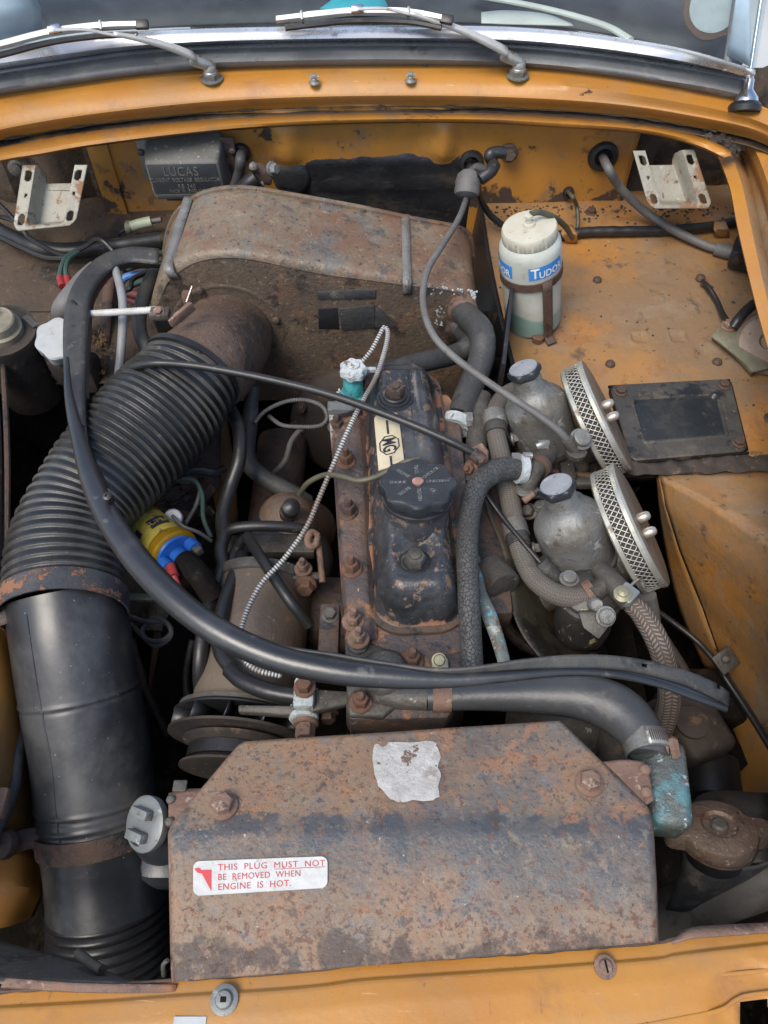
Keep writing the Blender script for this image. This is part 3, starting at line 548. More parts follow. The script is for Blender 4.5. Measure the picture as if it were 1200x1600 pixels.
# engine bay walls and floor, black
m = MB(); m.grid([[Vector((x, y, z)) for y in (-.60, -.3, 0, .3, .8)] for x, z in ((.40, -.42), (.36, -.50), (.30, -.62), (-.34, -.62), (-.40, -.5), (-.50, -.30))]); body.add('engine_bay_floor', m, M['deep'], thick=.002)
m = MB(); m.box(Vector((.30, -.12, -.43)), (.09, .75, .09), bev=.01); body.add('chassis_rail', m, M['deep']); 
m = MB(); m.box(Vector((-.30, -.12, -.40)), (.08, .75, .09), bev=.01); body.add('chassis_rail', m, M['deep'])
m = MB(); m.box(Vector((0, -.30, -.47)), (.62, .10, .10), bev=.015); body.add('crossmember', m, M['deep'])
m = MB(); m.tube([(1075, 1130, -.40), (1110, 1170, -.40), (1150, 1210, -.40)], r=.045, seg=20); m.box(U(1090, 1095, -.36), (.12, .08, .06), bev=.01); body.add('steering_rack', m, M['deep'])
m = MB(); m.tube([(1105, 1190, -.36), (1112, 1250, -.36)], r=.04, seg=24); body.add('rubber_gaiter', m, M['blackpaint'])
# right wing: drip channel, flange strip, outer top
fl = [(1119, 236), (1140, 290), (1152, 350), (1168, 420), (1188, 500), (1215, 590)]
fr_ = [(1141, 236), (1159, 290), (1172, 350), (1187, 420), (1206, 500), (1232, 590)]
m = MB(); m.sheet([Zl(off(fl, 4), .018), Zl(fl, .030), Zl(fr_, .032), Zl(off(fr_, 3), .020)], 40); body.add('wing_flange', m, M['paint'], thick=.0016)
m = MB(); m.sheet([Zl(fr_, .020), [(x + 14, y, -.004) for x, y in fr_], [(1166, 236, .018), (1192, 290, .02), (1206, 350, .02), (1222, 420, .02), (1242, 500, .02), (1270, 590, .02)]], 40); body.add('drip_channel', m, M['paint_dirty'], thick=.0015)
m = MB(); m.sheet([[(1166, 240, .02), (1190, 300, .02), (1215, 400, .02)], [(1164, 197, .050), (1194, 268, .050), (1222, 360, .050)], [(1172, 194, .054), (1204, 262, .054), (1230, 350, .054)], [(1260, 190, .05), (1290, 262, .05), (1300, 350, .05)], [(1330, 230, -.1), (1360, 300, -.1), (1360, 390, -.1)]], 24, 2); body.add('wing_top', m, M['paint'], thick=.0016)
m = MB(); m.sheet([[(1190, 310, -.02), (1230, 500, -.02), (1300, 800, -.02)], [(1200, 322, -.12), (1250, 500, -.12), (1320, 760, -.12)]], 12, 2); body.add('wing_inside', m, M['paint_dirty'], thick=.0015)
ir = [(1219, 592, .028), (1226, 800, .026), (1228, 1000, .022), (1228, 1200, .018), (1228, 1436, .011)]
m = MB(); m.sheet([[(x + 700, y + 60, -.16) for x, y, z in ir], [(x + 420, y + 20, .0) for x, y, z in ir], [(x + 150, y, .034) for x, y, z in ir], ir, [(x + 2, y, z - .02) for x, y, z in ir], [(1290, 790, -.09), (1290, 893, -.07), (1290, 1000, -.14), (1290, 1170, -.25), (1300, 1300, -.30)]], 30, 3); body.add('front_wing', m, M['paint'], label='orange front wing on the right', thick=.0016)
il = [(-90, 540, -.03), (-95, 760, -.03), (-100, 980, -.035), (-100, 1200, -.035), (-70, 1545, -.01)]
m = MB(); m.sheet([[(x - 700, y + 60, -.16) for x, y, z in il], [(x - 420, y + 20, -.02) for x, y, z in il], [(x - 150, y, .006) for x, y, z in il], il, [(x - 2, y, z - .02) for x, y, z in il]], 30, 3); body.add('front_wing', m, M['paint'], label='orange front wing on the left', thick=.0016)
m = MB()
for i in range(26):
    t = i/25; p = U(lerp(1108, 1150, t) + R_.uniform(-9, 9), lerp(203, 240, t) + R_.uniform(-9, 9), .058 + R_.uniform(-.004, .002))
    m.lathe(p, Vector((R_.uniform(-.4, .4), R_.uniform(-.4, .4), 1)), [(R_.uniform(.004, .008), -.004), (R_.uniform(.003, .006), .002), (.001, .004)], 6)
body.add('crumbled_sealer', m, M['grime'], kind='stuff')

# -- left side: shelf, pedal box, inner wing
m = MB(); L_ = [U(-120, 300, ZS), U(-140, 420, ZS), U(-160, 500, ZS), U(-190, 600, ZS)]; Rr = [U(300, 310, ZS), U(270, 430, ZS), U(262, 520, ZS), U(215, 600, ZS)]
rows = [[a_.lerp(b_, i/40) + Vector((0, 0, .003*noise.noise(a_.lerp(b_, i/40)*9))) for i in range(41)] for a_, b_ in zip(crom(L_, 40), crom(Rr, 40))]
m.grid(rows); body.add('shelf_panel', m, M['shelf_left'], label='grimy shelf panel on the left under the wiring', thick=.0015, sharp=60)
m = MB(); m.sheet([[(14, 594, -.115), (80, 592, -.115), (148, 592, -.115)], [(14, 600, -.125), (80, 597, -.125), (150, 597, -.125)], [(20, 700, -.28), (80, 700, -.28), (150, 700, -.28)], [(20, 800, -.45), (80, 800, -.45), (150, 800, -.45)]], 16, 3); body.add('pedal_box', m, M['blackpaint'], thick=.003)
m = MB(); m.sheet([[(-70, 520, -.02), (-5, 528, -.03)], [(-75, 700, -.03), (3, 700, -.05)], [(-80, 960, -.04), (5, 950, -.07)]], 6, 8); body.add('wing_flange', m, M['grime'], thick=.002)
m = MB(); m.tube([(2, 530, -.035), (11, 700, -.055), (9, 945, -.075)], r=.004, seg=8); body.add('flange_edge', m, M['rust_dark'])
m = MB(); m.sheet([[(-90, 930, -.05), (10, 950, -.08), (20, 958, -.1)], [(-90, 1050, -.06), (14, 1060, -.11), (40, 1070, -.2)], [(-90, 1180, -.06), (18, 1190, -.14), (60, 1200, -.26)], [(-90, 1290, -.06), (20, 1300, -.18), (74, 1310, -.30)]], 16, 4, True)
body.add('inner_wing', m, M['wing_side'], label='orange inner wing at the left edge beside the black duct', thick=.0015, sharp=60)
m = MB(); m.sheet([[(-60, 1330, -.22), (30, 1322, -.24), (66, 1345, -.28)], [(-60, 1400, -.22), (30, 1385, -.24), (66, 1400, -.29)], [(-60, 1445, -.23), (0, 1450, -.25), (52, 1432, -.30)]], 14, 4); body.add('inner_wing', m, M['wing_side'], label='lower orange inner wing panel below the duct clamp', thick=.0015)
m = MB(); m.sheet([[(190, 590, -.14), (300, 660, -.2), (345, 700, -.28)], [(150, 800, -.30), (260, 830, -.33), (360, 820, -.40)], [(190, 1000, -.40), (250, 960, -.40), (330, 960, -.44)]], 16, 5, True); body.add('chassis_side', m, M['grime'], thick=.002)
m = MB(); m.sheet([[(318, 690, -.20), (352, 640, -.2)], [(330, 760, -.28), (368, 740, -.28)], [(345, 830, -.36), (372, 820, -.36)]], 6, 5); body.add('footwell_edge', m, M['paint_dirty'], thick=.002)

# -- slam panel
edge = [(-80, 1556, .004), (0, 1550, .004), (160, 1541, .004), (275, 1532, .004), (420, 1523, .004), (500, 1516, .004), (560, 1508, .004), (640, 1502, .004), (760, 1494, .004), (900, 1484, .004), (1025, 1474, .004), (1060, 1467, .004), (1200, 1450, .004), (1290, 1440, .004)]
def dn(L, d, z): return [(x, y + d, z) for x, y, _ in L]
m = MB(); rows = [dn(edge, 3, -.030), dn(edge, -1, -.004), dn(edge, 2, .003), dn(edge, 22, .005), dn(edge, 28, .0085), dn(edge, 60, .0105), dn(edge, 110, .010), dn(edge, 190, .004), dn(edge, 210, -.06)]
RR = [crom([PT(t) for t in r], 120) for r in rows]; full = []
for i in range(len(RR)-1):
    for k in range(6): full.append([p.lerp(q, k/6) for p, q in zip(RR[i], RR[i+1])])
full.append(RR[-1]); hc = U(1185, 1588, .008)
for row in full:                 # a slightly uneven pressing with a raised swage at the right corner
    for p in row:
        p.z += .0012*noise.noise(Vector((p.x*14, p.y*14, 2)))
        d = math.hypot(p.x - hc.x, p.y - hc.y); p.z -= .004*sstep(.040, .028, d)
m.grid(full)
hole = []
for f in range(len(m.f)):
    c = sum((m.v[i] for i in m.f[f]), Vector()) / 4
    if max(abs(c.x - hc.x)/.013, abs(c.y - hc.y)/.0085) > 1 or c.z < -.002: hole.append(f)
m.f = [m.f[i] for i in hole]; m.uv = [None]*len(m.f)
body.add('slam_panel', m, M['paint'], label='clean bright orange front slam panel along the bottom', thick=.0016, sharp=50)
for px, py, st, r, nm in ((350, 1562, 'slot', .0062, 'screw'), (946, 1511, 'slot', .0050, 'screw')):
    P = U(px, py, .0125); mm = MB()
    mm.lathe(P - ZUP*.002, ZUP, [(r*1.7, 0), (r*1.7, .0016), (r*1.5, .002), (r*1.1, .0022), (r*1.05, .004), (r*.9, .0052), (r*.5, .0056), (0, .0056)], 28); 
    o1 = body.add('screw', mm, M['galv'] if px < 600 else M['rust_pale'], label='grey domed screw with a square socket in the slam panel' if px < 600 else 'rusty slotted screw in the slam panel')
    mm = MB(); mm.box(P + ZUP*.0034, (r*.7, r*.6, .0012) if px < 600 else (r*.28, r*1.7, .0012), X=XR if px < 600 else Vector((1, .12, 0)), bev=0); body.add('socket', mm, M['deep'], parent=o1)
m = MB(); m.box(U(296, 1601, .012), (.024, .010, .0008), bev=0); body.add('paint_chip', m, M['white'])
for pts in ([(985, 1606, .0105), (1060, 1592, .0105), (1125, 1578, .0105), (1150, 1562, .0105), (1175, 1554, .0105), (1260, 1545, .0105)], [(1000, 1533, .0095), (1080, 1527, .0095), (1200, 1516, .0095)]):
    m = MB(); m.tube([(x_, y_, z_ - .0006) for x_, y_, z_ in pts], r=.0015, seg=8, n=60, flat=ZUP, ell=.7); body.add('swage_ridge', m, M['paint'])
m = MB(); m.tube([(x, y - 1, .0045) for x, y, z in edge], r=.0019, seg=8, n=300, rf=lambda t, s: .6 + .8*abs(noise.noise(Vector((s*40, 0, 9))))); body.add('rusty_edge', m, M['rust_dark'])
# rusty stiffeners behind the slam panel
m = MB(); m.sheet([[(10, 1528, .012), (130, 1536, .010), (276, 1538, .006)], [(2, 1540, .010), (130, 1548, .008), (274, 1550, .004)], [(2, 1545, -.004), (130, 1553, -.006), (272, 1553, -.008)]], 30, 2); body.add('slam_stiffener', m, M['rust_pale'], thick=.002, label='rusty stiffener lip at the left end of the slam panel')
m = MB(); m.sheet([[(-40, 1462, -.12), (50, 1485, -.10), (150, 1512, -.06)], [(-40, 1500, -.06), (60, 1515, -.05), (200, 1532, -.02)], [(-40, 1535, .006), (100, 1536, .008), (270, 1540, .002)]], 20, 4); body.add('front_duct_plate', m, M['dustplate'], thick=.002)
m = MB(); m.sheet([[(1050, 1468, .0), (1075, 1452, .006), (1130, 1446, .007), (1270, 1440, .008)], [(1050, 1474, .008), (1080, 1466, .011), (1130, 1462, .012), (1270, 1452, .012)]], 24, 2); body.add('slam_stiffener', m, M['rust_pale'], thick=.002, label='flaking stiffener lip at the right end of the slam panel')
m = MB(); m.tube([(122, 1490, -.05), (150, 1510, -.03), (160, 1515, -.025)], r=.0042, seg=10); body.add('rusty_tag', m, M['alu_dirty'])
m = MB(); m.tube([(256, 1525, .0), (255, 1508, .01), (262, 1500, .014)], r=.0018, seg=8); body.add('wire_hook', m, M['alu_dirty'])
m = MB()
for i in range(420):
    if i < 240: px, py = R_.uniform(760, 1190), 322 + abs(R_.gauss(0, 12))
    elif i < 330: px, py = R_.uniform(840, 1200), 716 - abs(R_.gauss(0, 9))
    else: px, py = R_.uniform(780, 1190), R_.uniform(330, 720)
    p = shelf(px, py, .0012); q = R_.uniform(.0008, .0035) * (1 if i < 330 else .6)
    m.lathe(p, Vector((R_.uniform(-.4, .4), R_.uniform(-.4, .4), 1)), [(q, -.001), (q*.7, q*.5), (0, q*.6)], 5)
body.add('grit', m, M['grime'], kind='stuff', label='dirt crumbs lying on the right shelf')
# shelf screws
for px, py in ((933, 439), (953, 570), (1120, 567)): fastener(body, 'screw', shelf(px, py, .001), Vector((0, -.15, 1)), .0075, .007, M['rust_dark'], 'screw')
fastener(body, 'bolt', shelf(923, 333, .0), ZUP, .008, .010, M['rust_dark'], 'hex')
fastener(body, 'bolt', U(1205, 655, -.12), ZUP, .008, .010, M['rust_dark'], 'hex')
# cable clips welded to the shelf
for (x0, y0, x1, y1) in ((886, 352, 894, 380), (1124, 345, 1131, 372)):
    m = MB(); m.sheet([[(x0-8, y0, ZS+.022), (x0+9, y0, ZS+.022)], [(x0-9, (y0+y1)/2, ZS+.026), (x1+8, (y0+y1)/2, ZS+.024)], [(x1-9, y1, ZS+.002), (x1+8, y1, ZS+.002)]], 5, 3); body.add('cable_clip', m, M['paint_dirty'], thick=.0012)
m = MB(); m.box(U(1180, 350, ZS + .02), (.012, .002, .03), bev=0); body.add('cable_clip', m, M['paint_dirty'])

# ------------------------------------------------------------------ windscreen
ws = Thing('windscreen', 'car windscreen with bright metal frame and black rubber seal above the scuttle', 'windscreen')
chb = [(-90, 134), (0, 117), (100, 102), (200, 88), (320, 79), (450, 75), (600, 73), (750, 75), (850, 80), (950, 91), (1050, 106), (1120, 118), (1172, 129)]
cht = [(-90, 88), (0, 76), (100, 62), (200, 52), (320, 46), (450, 43), (600, 41), (750, 42), (850, 47), (950, 58), (1050, 74), (1120, 92), (1180, 112)]
m = MB(); m.sheet([Zl(off(rub[:12] + [(1172, 158)], 1), .107), [(x, lerp(a_, b_, .25), .123) for (x, a_), (_, b_) in zip(rub[:12] + [(1172, 158)], chb)], [(x, lerp(a_, b_, .6), .128) for (x, a_), (_, b_) in zip(rub[:12] + [(1172, 158)], chb)], Zl(off(chb, -3), .136)], 80, 4, True); ws.add('rubber_seal', m, M['ws_rubber'], thick=.003, sharp=80)
mid = [(x, lerp(a_, b_, .45)) for (x, a_), (_, b_) in zip(chb, cht)]
m = MB(); m.sheet([Zl(chb, .133), Zl(off(chb, -3), .143), Zl(off(chb, -9), .143), Zl(off(chb, -11), .147), Zl(mid, .157), Zl(off(cht, 5), .166), Zl(cht, .170), Zl(off(cht, -1), .163)], 80, 3); ws.add('bright_frame', m, M['trim'], thick=.002, sharp=40)
base = crom([U(x, y + 2, .166) for x, y in cht], 60)
m = MB(); m.grid([[p + Vector((0, .62*h, h)) * 1.0 for p in base] for h in (0, .05, .12, .22, .32, .42)]); ws.add('glass', m, M['glass'])
m = MB(); m.tube([p + Vector((0, .62*.42, .42)) for p in base], r=.012, seg=10, n=60); ws.add('header_rail', m, M['trim'])
for e_, s_ in ((base[-3], 1), (base[2], -1)):
    m = MB(); m.tube([e_ + Vector((0, 0, -.01)), e_ + Vector((0, .13, .2)), e_ + Vector((0, .27, .43))], r=.006, seg=10); ws.add('side_pillar', m, M['ws_rubber'])
# interior seen through the glass
ins = Thing('car_interior', 'dark cabin behind the windscreen with black dashboard and cream trim', 'interior')
m = MB(); m.sheet([[(-80, 60, .13), (300, 40, .13), (600, 34, .13), (900, 46, .13), (1160, 100, .13)], [(-80, 30, .14), (300, 12, .14), (600, 8, .14), (900, 18, .14), (1160, 60, .14)], [(-80, -20, .12), (300, -30, .12), (600, -30, .12), (900, -30, .12), (1160, 0, .12)], [(-80, -30, -.1), (300, -40, -.1), (600, -40, -.1), (900, -40, -.1), (1160, -10, -.1)]], 40, 4, True); ins.add('dashboard', m, M['liner'], thick=.004, sharp=80)
m = MB(); m.box(Vector((0, 2.3, -.1)), (1.2, .12, 1.0), bev=.04); m.box(Vector((0, 1.7, -.45)), (1.2, 1.3, .1), bev=.02); ins.add('rear_bulkhead', m, M['liner'])
for x in (-.33, .33):
    m = MB(); m.box(Vector((x, 1.95, -.05)), (.46, .14, .62), bev=.06, seg=4); m.box(Vector((x, 1.68, -.32)), (.46, .5, .14), bev=.05, seg=4); ins.add('seat', m, M['liner'])
m = MB(); m.tube([(735, -8, .16), (800, 3, .162), (870, 18, .164), (945, 40, .166), (985, 62, .166)], r=.006, seg=10, n=40, flat=ZUP, ell=.5); m.sheet([[(752, 20, .165), (790, 17, .165), (850, 22, .165), (892, 37, .165)], [(752, 36, .165), (800, 38, .165), (850, 39, .165), (896, 41, .165)]], 16, 2); ins.add('cream_trim', m, M['cream'], thick=.002)
m = MB(); m.sheet([[(500, 14, .150), (560, 16, .150), (606, 10, .150)], [(530, -8, .152), (560, -8, .152), (596, -10, .152)]], 8, 3); ins.add('teal_cloth', m, M['tealcloth'], thick=.002)
m = MB(); m.sheet([[(-90, 84, .17), (0, 68, .17), (66, 56, .17)], [(-90, 20, .22), (0, 20, .22), (64, 14, .22)], [(-90, -20, .25), (0, -20, .25), (50, -14, .25)]], 12, 4); ins.add('pale_glass_patch', m, M['sheet'], thick=.002)
m = MB(); m.sheet([[(1136, 86, .175), (1156, 96, .175), (1172, 104, .175)], [(1148, 10, .24), (1160, 10, .24), (1172, 12, .24)], [(1155, -40, .27), (1164, -40, .27), (1174, -40, .27)]], 6, 4); ins.add('pale_glass_patch', m, M['sheet'], thick=.002)  # sheet drawn for a pale blue reflection in the glass
dsc = Thing('tax_disc', 'round paper tax disc in a brown-edged holder stuck low on the windscreen glass', 'disc')
q = U(1118, 8, .215); nrm = (CAM - q).normalized() + ZUP*.2
m = MB(); m.lathe(q, nrm, [(.0, .003), (.036, .003), (.036, 0)], 40); dsc.add('paper_disc', m, M['white'])
m = MB(); m.lathe(q - nrm*.001, nrm, [(.036, 0), (.036, .004), (.044, .003), (.046, 0)], 40, rfun=lambda th, r, h: 1 + .04*noise.noise(Vector((math.cos(th)*2, math.sin(th)*2, 0)))); dsc.add('holder', m, M['rust'])

# wipers
def wiper(label, tip, knee, mid_, piv, blade, zt):
    t = Thing('windscreen_wiper', label, 'wiper', 'windscreen wipers')
    T_, K, Mi, P = U(*tip), U(*knee), U(*mid_), U(*piv)
    m = MB(); m.tube([T_, T_.lerp(K, .5) + ZUP*.004, K], r=.0036, seg=10, flat=ZUP, ell=.5); t.add('arm_tip', m, M['wiper'])
    m = MB(); d = (P - K); n_ = 16; rows = []
    for i in range(n_):
        f = i/(n_-1); c = K.lerp(P, f) + ZUP*(.010*math.sin(f*math.pi*.7)); wd = lerp(.0045, .0125, f); Yv = d.cross(ZUP).normalized()
        rows.append([c + Yv*wd - ZUP*.004*f, c + Yv*wd*.9 + ZUP*.003, c + ZUP*.0048, c - Yv*wd*.9 + ZUP*.003, c - Yv*wd - ZUP*.004*f])
    m.grid(rows); arm = t.add('arm', m, M['wiper'], thick=.001)
    fastener(t, 'rivet', K.lerp(P, .28) + ZUP*.011, ZUP, .0022, .002, M['zinc'], 'screw')
    e_ = P + d.normalized()*.022
    m = MB(); m.box(P.lerp(e_, .35) + ZUP*.002, (.040, .019, .016), X=d.normalized(), Y=d.cross(ZUP), bev=.006, seg=3); m.lathe(e_ - ZUP*.012, ZUP, [(.0115, 0), (.0115, .005), (.0105, .006), (.0105, .014), (.008, .018), (0, .019)], 24); hd = t.add('arm_head', m, M['zinc'])
    fastener(t, 'screw', P.lerp(e_, .3) + ZUP*.0095, ZUP, .004, .002, M['rust_dark'], 'screw')
    fastener(t, 'nut', e_ - ZUP*.020, ZUP, .0135, .012, M['alu'], 'hex')
    B = [U(*b) for b in blade]; C = crom(B, 40); Yv = Vector((0, .75, .65)); 
    m = MB(); rows = []
    for i, p in enumerate(C):
        f = i/39; tt = (C[min(i+1, 39)] - C[max(i-1, 0)]).normalized(); hw = .0052 if .16 < f < .80 else .0042
        nn = Vector((0, -.62, .78)); rows.append([p + Yv*hw, p + Yv*hw*.8 + nn*.006, p - Yv*hw*.8 + nn*.006, p - Yv*hw])
    m.grid(rows, True); bl = t.add('blade_carrier', m, M['wiper'])
    for f in (.16, .80):
        m = MB(); k = int(f*39); m.box(C[k] + Vector((0, -.62, .78))*.003, (.004, .0135, .009), X=(C[k+1]-C[k-1]), Y=Yv, bev=.001); t.add('blade_joint', m, M['zinc'])
    k = min(range(40), key=lambda i: (C[i] - T_).length)
    m = MB(); m.box(C[k] + Vector((0, -.62, .78))*.008, (.020, .012, .009), X=(C[k+1]-C[k-1]), Y=Yv, bev=.003); t.add('blade_clip', m, M['chrome'])
    m = MB(); m.tube([p - Yv*.0095 - ZUP*.003 for p in C[2:]], r=.0042, seg=6, n=40); t.add('rubber_blade', m, M['wire_black'])
    m = MB(); d2 = (C[39]-C[37]).normalized(); m.box(C[39] + d2*.008 + Vector((0, -.62, .78))*.002, (.020, .013, .008), X=d2, Y=Yv, bev=.002); t.add('end_cap', m, M['wire_black'])
    return t
wiper('wiper whose arm runs up and to the left from the left end of the scuttle', (86, 47, .205), (178, 55, .19), (240, 78, .165), (306, 97, .136), [(-60, 84, .186), (0, 72, .186), (80, 52, .19), (160, 42, .19), (214, 40, .19)], .2)
wiper('wiper whose blade lies at the middle of the glass with its arm leaning left', (560, 14, .205), (640, 22, .195), (720, 52, .175), (792, 90, .136), [(432, 32, .188), (500, 24, .192), (560, 19, .193), (640, 21, .193), (690, 30, .19)], .2)

# washer jets, aerial
jet = Thing('washer_jet', 'small metal washer jet on the scuttle between the wipers, left one', 'washer jet', 'washer jets on the scuttle')
P = U(491, 130, .104); m = MB(); m.lathe(P, ZUP, [(.009, 0), (.009, .0015), (.0065, .002), (.005, .003), (.0045, .007), (.003, .008), (0, .008)], 18); jet.add('base', m, M['zinc'])
m = MB(); m.box(P + ZUP*.0095, (.0085, .007, .009), bev=.0015); m.tube([P + Vector((-.006, 0, .009)), P + Vector((.008, 0, .010))], r=.0022, seg=8); jet.add('nozzle', m, M['zinc'])
m = MB(); P2 = U(665, 103, .108); m.lathe(P2, ZUP, [(.004, 0), (.003, .004), (0, .005)], 10); body.add('scuttle_screw', m, M['alu_dirty'])
ae = Thing('radio_aerial', 'chrome radio aerial mast standing at the right end of the scuttle', 'aerial')
A = U(1164, 166, .112); B = U(1180, 60, .185)
ax = (B - A).normalized()
m = MB(); m.lathe(A, ax, [(.023, -.008), (.024, .0), (.021, .004), (.014, .008)], 28); ae.add('rubber_foot', m, M['wire_black'])
m = MB(); m.lathe(A, ax, [(.018, .004), (.017, .011), (.011, .019), (.008, .023), (.008, .036), (.0065, .037), (.0065, .048), (.004, .050)], 28); ae.add('chrome_base', m, M['chrome'])
m = MB(); m.tube([A + ax*.045, A + ax*.62], r=.0030, seg=12); ae.add('mast', m, M['mast'])

# hinge brackets
def hinge(label, TL, TR, BL, BR):
    t = Thing('bonnet_hinge_bracket', label, 'hinge bracket', 'bonnet hinge brackets')
    A, B, C, Dd = U(*TL), U(*TR), U(*BL), U(*BR); nrm = (B-A).cross(C-A).normalized()
    if nrm.z > 0: nrm = -nrm
    NU, NV = 48, 48; m = MB(); rows = []
    for j in range(NV+1):
        v = j/NV; row = []
        for i in range(NU+1):
            u = i/NU; p = A.lerp(B, u).lerp(C.lerp(Dd, u), v); x = abs(u-.5)*2
            tr = sstep(.62, .48, x) * sstep(.97, .80, v)
            vv = 0
            if v > .80 and x > .78: vv = (v-.80)/.2 * ((x-.78)/.22)**2 * .12      # rounded lower corners
            top = sstep(.08, .0, v)*.0
            p = p.lerp(A.lerp(B, u).lerp(C.lerp(Dd, u), 0), vv) + nrm*(.030*tr) 
            if x < .55 and v < .18: p = p + (C-A)*(.28*sstep(.55, .40, x)*(1 - v/.18))    # notched top of the trough
            row.append(p)
        rows.append(row)
    m.grid(rows)
    def hole(c):
        for (u, v, a_, b_) in ((.11, .16, .05, .085), (.89, .16, .05, .085), (.11, .84, .05, .085), (.89, .84, .05, .085), (.12, .46, .025, .03), (.88, .46, .025, .03)):
            if ((c[0]-u)/a_)**4 + ((c[1]-v)/b_)**4 < 1: return True
        return False
    keep = [k for k in range(len(m.f)) if not hole((((k % NU) + .5)/NU, ((k // NU) + .5)/NV))]
    m.f = [m.f[k] for k in keep]; m.uv = [None]*len(m.f)
    t.add('pressed_channel', m, M['hinge'], thick=.003, sharp=50)
hinge('cream bonnet hinge bracket with slotted flanges at the left end of the bulkhead', (36, 258, .035), (137, 258, .035), (20, 362, -.03), (118, 352, -.03))
hinge('rust-specked bonnet hinge bracket by the thick grey cable at the right end', (989, 236, .035), (1084, 234, .035), (1014, 326, -.03), (1114, 326, -.03))
COPIES.append((jet, U(641, 127, .104) - U(491, 130, .104), 'small metal washer jet on the scuttle between the wipers, right one'))
# black sheets closing the lower bay, coloured near black for its shade
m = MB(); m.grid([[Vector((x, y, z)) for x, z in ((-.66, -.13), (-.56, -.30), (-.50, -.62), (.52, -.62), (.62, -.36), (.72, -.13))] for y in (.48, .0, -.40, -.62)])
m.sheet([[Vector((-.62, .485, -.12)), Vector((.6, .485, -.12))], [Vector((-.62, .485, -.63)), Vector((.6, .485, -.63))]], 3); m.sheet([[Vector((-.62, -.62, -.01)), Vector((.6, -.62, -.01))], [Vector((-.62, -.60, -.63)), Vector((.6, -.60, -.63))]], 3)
body.add('bay_shell', m, M['deep'], thick=.002)
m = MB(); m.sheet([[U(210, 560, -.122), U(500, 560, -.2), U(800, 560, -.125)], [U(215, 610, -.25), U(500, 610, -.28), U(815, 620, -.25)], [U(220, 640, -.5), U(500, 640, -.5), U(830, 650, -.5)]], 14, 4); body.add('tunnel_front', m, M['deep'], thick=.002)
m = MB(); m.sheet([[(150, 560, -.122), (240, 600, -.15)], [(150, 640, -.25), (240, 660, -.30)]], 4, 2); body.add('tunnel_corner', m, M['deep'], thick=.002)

# ================================================================== HEATER BLOWER BOX
ht = Thing('heater_box', 'big rusty steel heater box with a rounded left end below the bulkhead', 'heater box')
YH = .405
prof = [(231, 500), (236, 468), (246, 440), (262, 421), (285, 405), (312, 396), (345, 392), (385, 394), (433, 402), (500, 414), (567, 425), (640, 438), (690, 446), (722, 452), (741, 464), (746, 486), (748, 520), (750, 610), (232, 610)]
front = [UY(x, y, YH) for x, y in prof]
top = crom(front[:17], 64)
DEP = .150
m = MB(); rows = []
N_ = len(top); ctr = sum(top, Vector()) / N_
def inset(p, d): 
    v = Vector((ctr.x*.8 + p.x*.2 - p.x, 0, ctr.z - .06 - p.z)); v.normalize(); return p + v*d
for dy, ins_ in ((.0, .0130), (.001, .0085), (.0035, .0042), (.008, .001), (.013, 0), (.02, 0), (.05, 0), (.09, 0), (DEP, 0)):
    rows.append([inset(p, ins_) + Vector((0, dy, .0012*noise.noise(Vector((p.x*20, dy*20, 0))))) for p in top])
m.grid(rows); case = ht.add('casing', m, M['heat_top'], sharp=60)
m = MB(); fr2 = [inset(p, .0125) for p in top]; bot = [Vector((p.x, YH - .0, -.225)) for p in fr2]
rows = []
for k in range(13):
    rows.append([p.lerp(Vector((lerp(fr2[0].x, fr2[-1].x, i/(N_-1)), YH, -.24)), k/12) + Vector((0, -.0012 + .0016*noise.noise(Vector((p.x*12, k*.5, 4))), 0)) for i, p in enumerate(fr2)])
m.grid(rows); ht.add('front_plate', m, M['heat_front'])
m = MB(); rows = []
for dy, o2 in ((DEP-.003, -.0005), (DEP-.003, .005), (DEP+.004, .006), (DEP+.006, .003), (DEP+.006, -.01)):
    rows.append([inset(p, -o2) + Vector((0, dy, 0)) for p in top])
m.grid(rows); ht.add('rolled_rim', m, M['heat_top'], sharp=60)
m = MB(); m.grid([[p + Vector((0, DEP, 0)) for p in top], [Vector((lerp(top[0].x, top[-1].x, i/(N_-1)), YH + DEP, -.24)) for i in range(N_)]]); ht.add('back_plate', m, M['heat_front'])
# pressed line on the top & raised welt along the front edge
m = MB(); m.tube([p + Vector((0, -.001, .0005)) for p in [inset(q, .0135) for q in top[6:]]], r=.0014, seg=8, n=80); ht.add('front_bead', m, M['heat_front'])
# spring clips over the top
def clip(pxs, xf, w_, label):
    m = MB(); path = [PT(p) for p in pxs]; C = crom(path, 24); rows = []
    for c in C: rows.append([c + Vector((-w_/2, 0, 0)), c + Vector((w_/2, 0, 0))])
    m.grid(rows); ht.add('spring_clip', m, M['alu'], thick=.0018, label=label)
pA = [UY(285, 326, YH + DEP - .01) + Vector((0, 0, .004))]
def on_top(px, dy, lift=.003):
    X = UY(px, 400, YH).x; best = min(top[4:], key=lambda p: abs(p.x - X)); return Vector((X, YH + dy, best.z + lift))
xa = UY(270, 420, YH).x; tp = min(top[:20], key=lambda p: abs(p.x - xa))
n_l = Vector((-.62, 0, .78))
clip([tp + Vector((.006, DEP + .004, .012)), tp + n_l*.003 + Vector((.004, .10, .006)), tp + n_l*.003 + Vector((0, .03, 0)), tp + n_l*.003 + Vector((0, -.002, 0)), tp + Vector((.002, -.007, -.006)), tp + Vector((.004, -.004, -.016))], 0, .014, 'bright steel spring clip at the rounded left end')
clip([on_top(637, DEP + .006), on_top(637, .10), on_top(637, .05), on_top(637, -.002), on_top(637, -.007, -.008), on_top(637, -.004, -.022)], 0, .012, 'dull spring clip across the top')
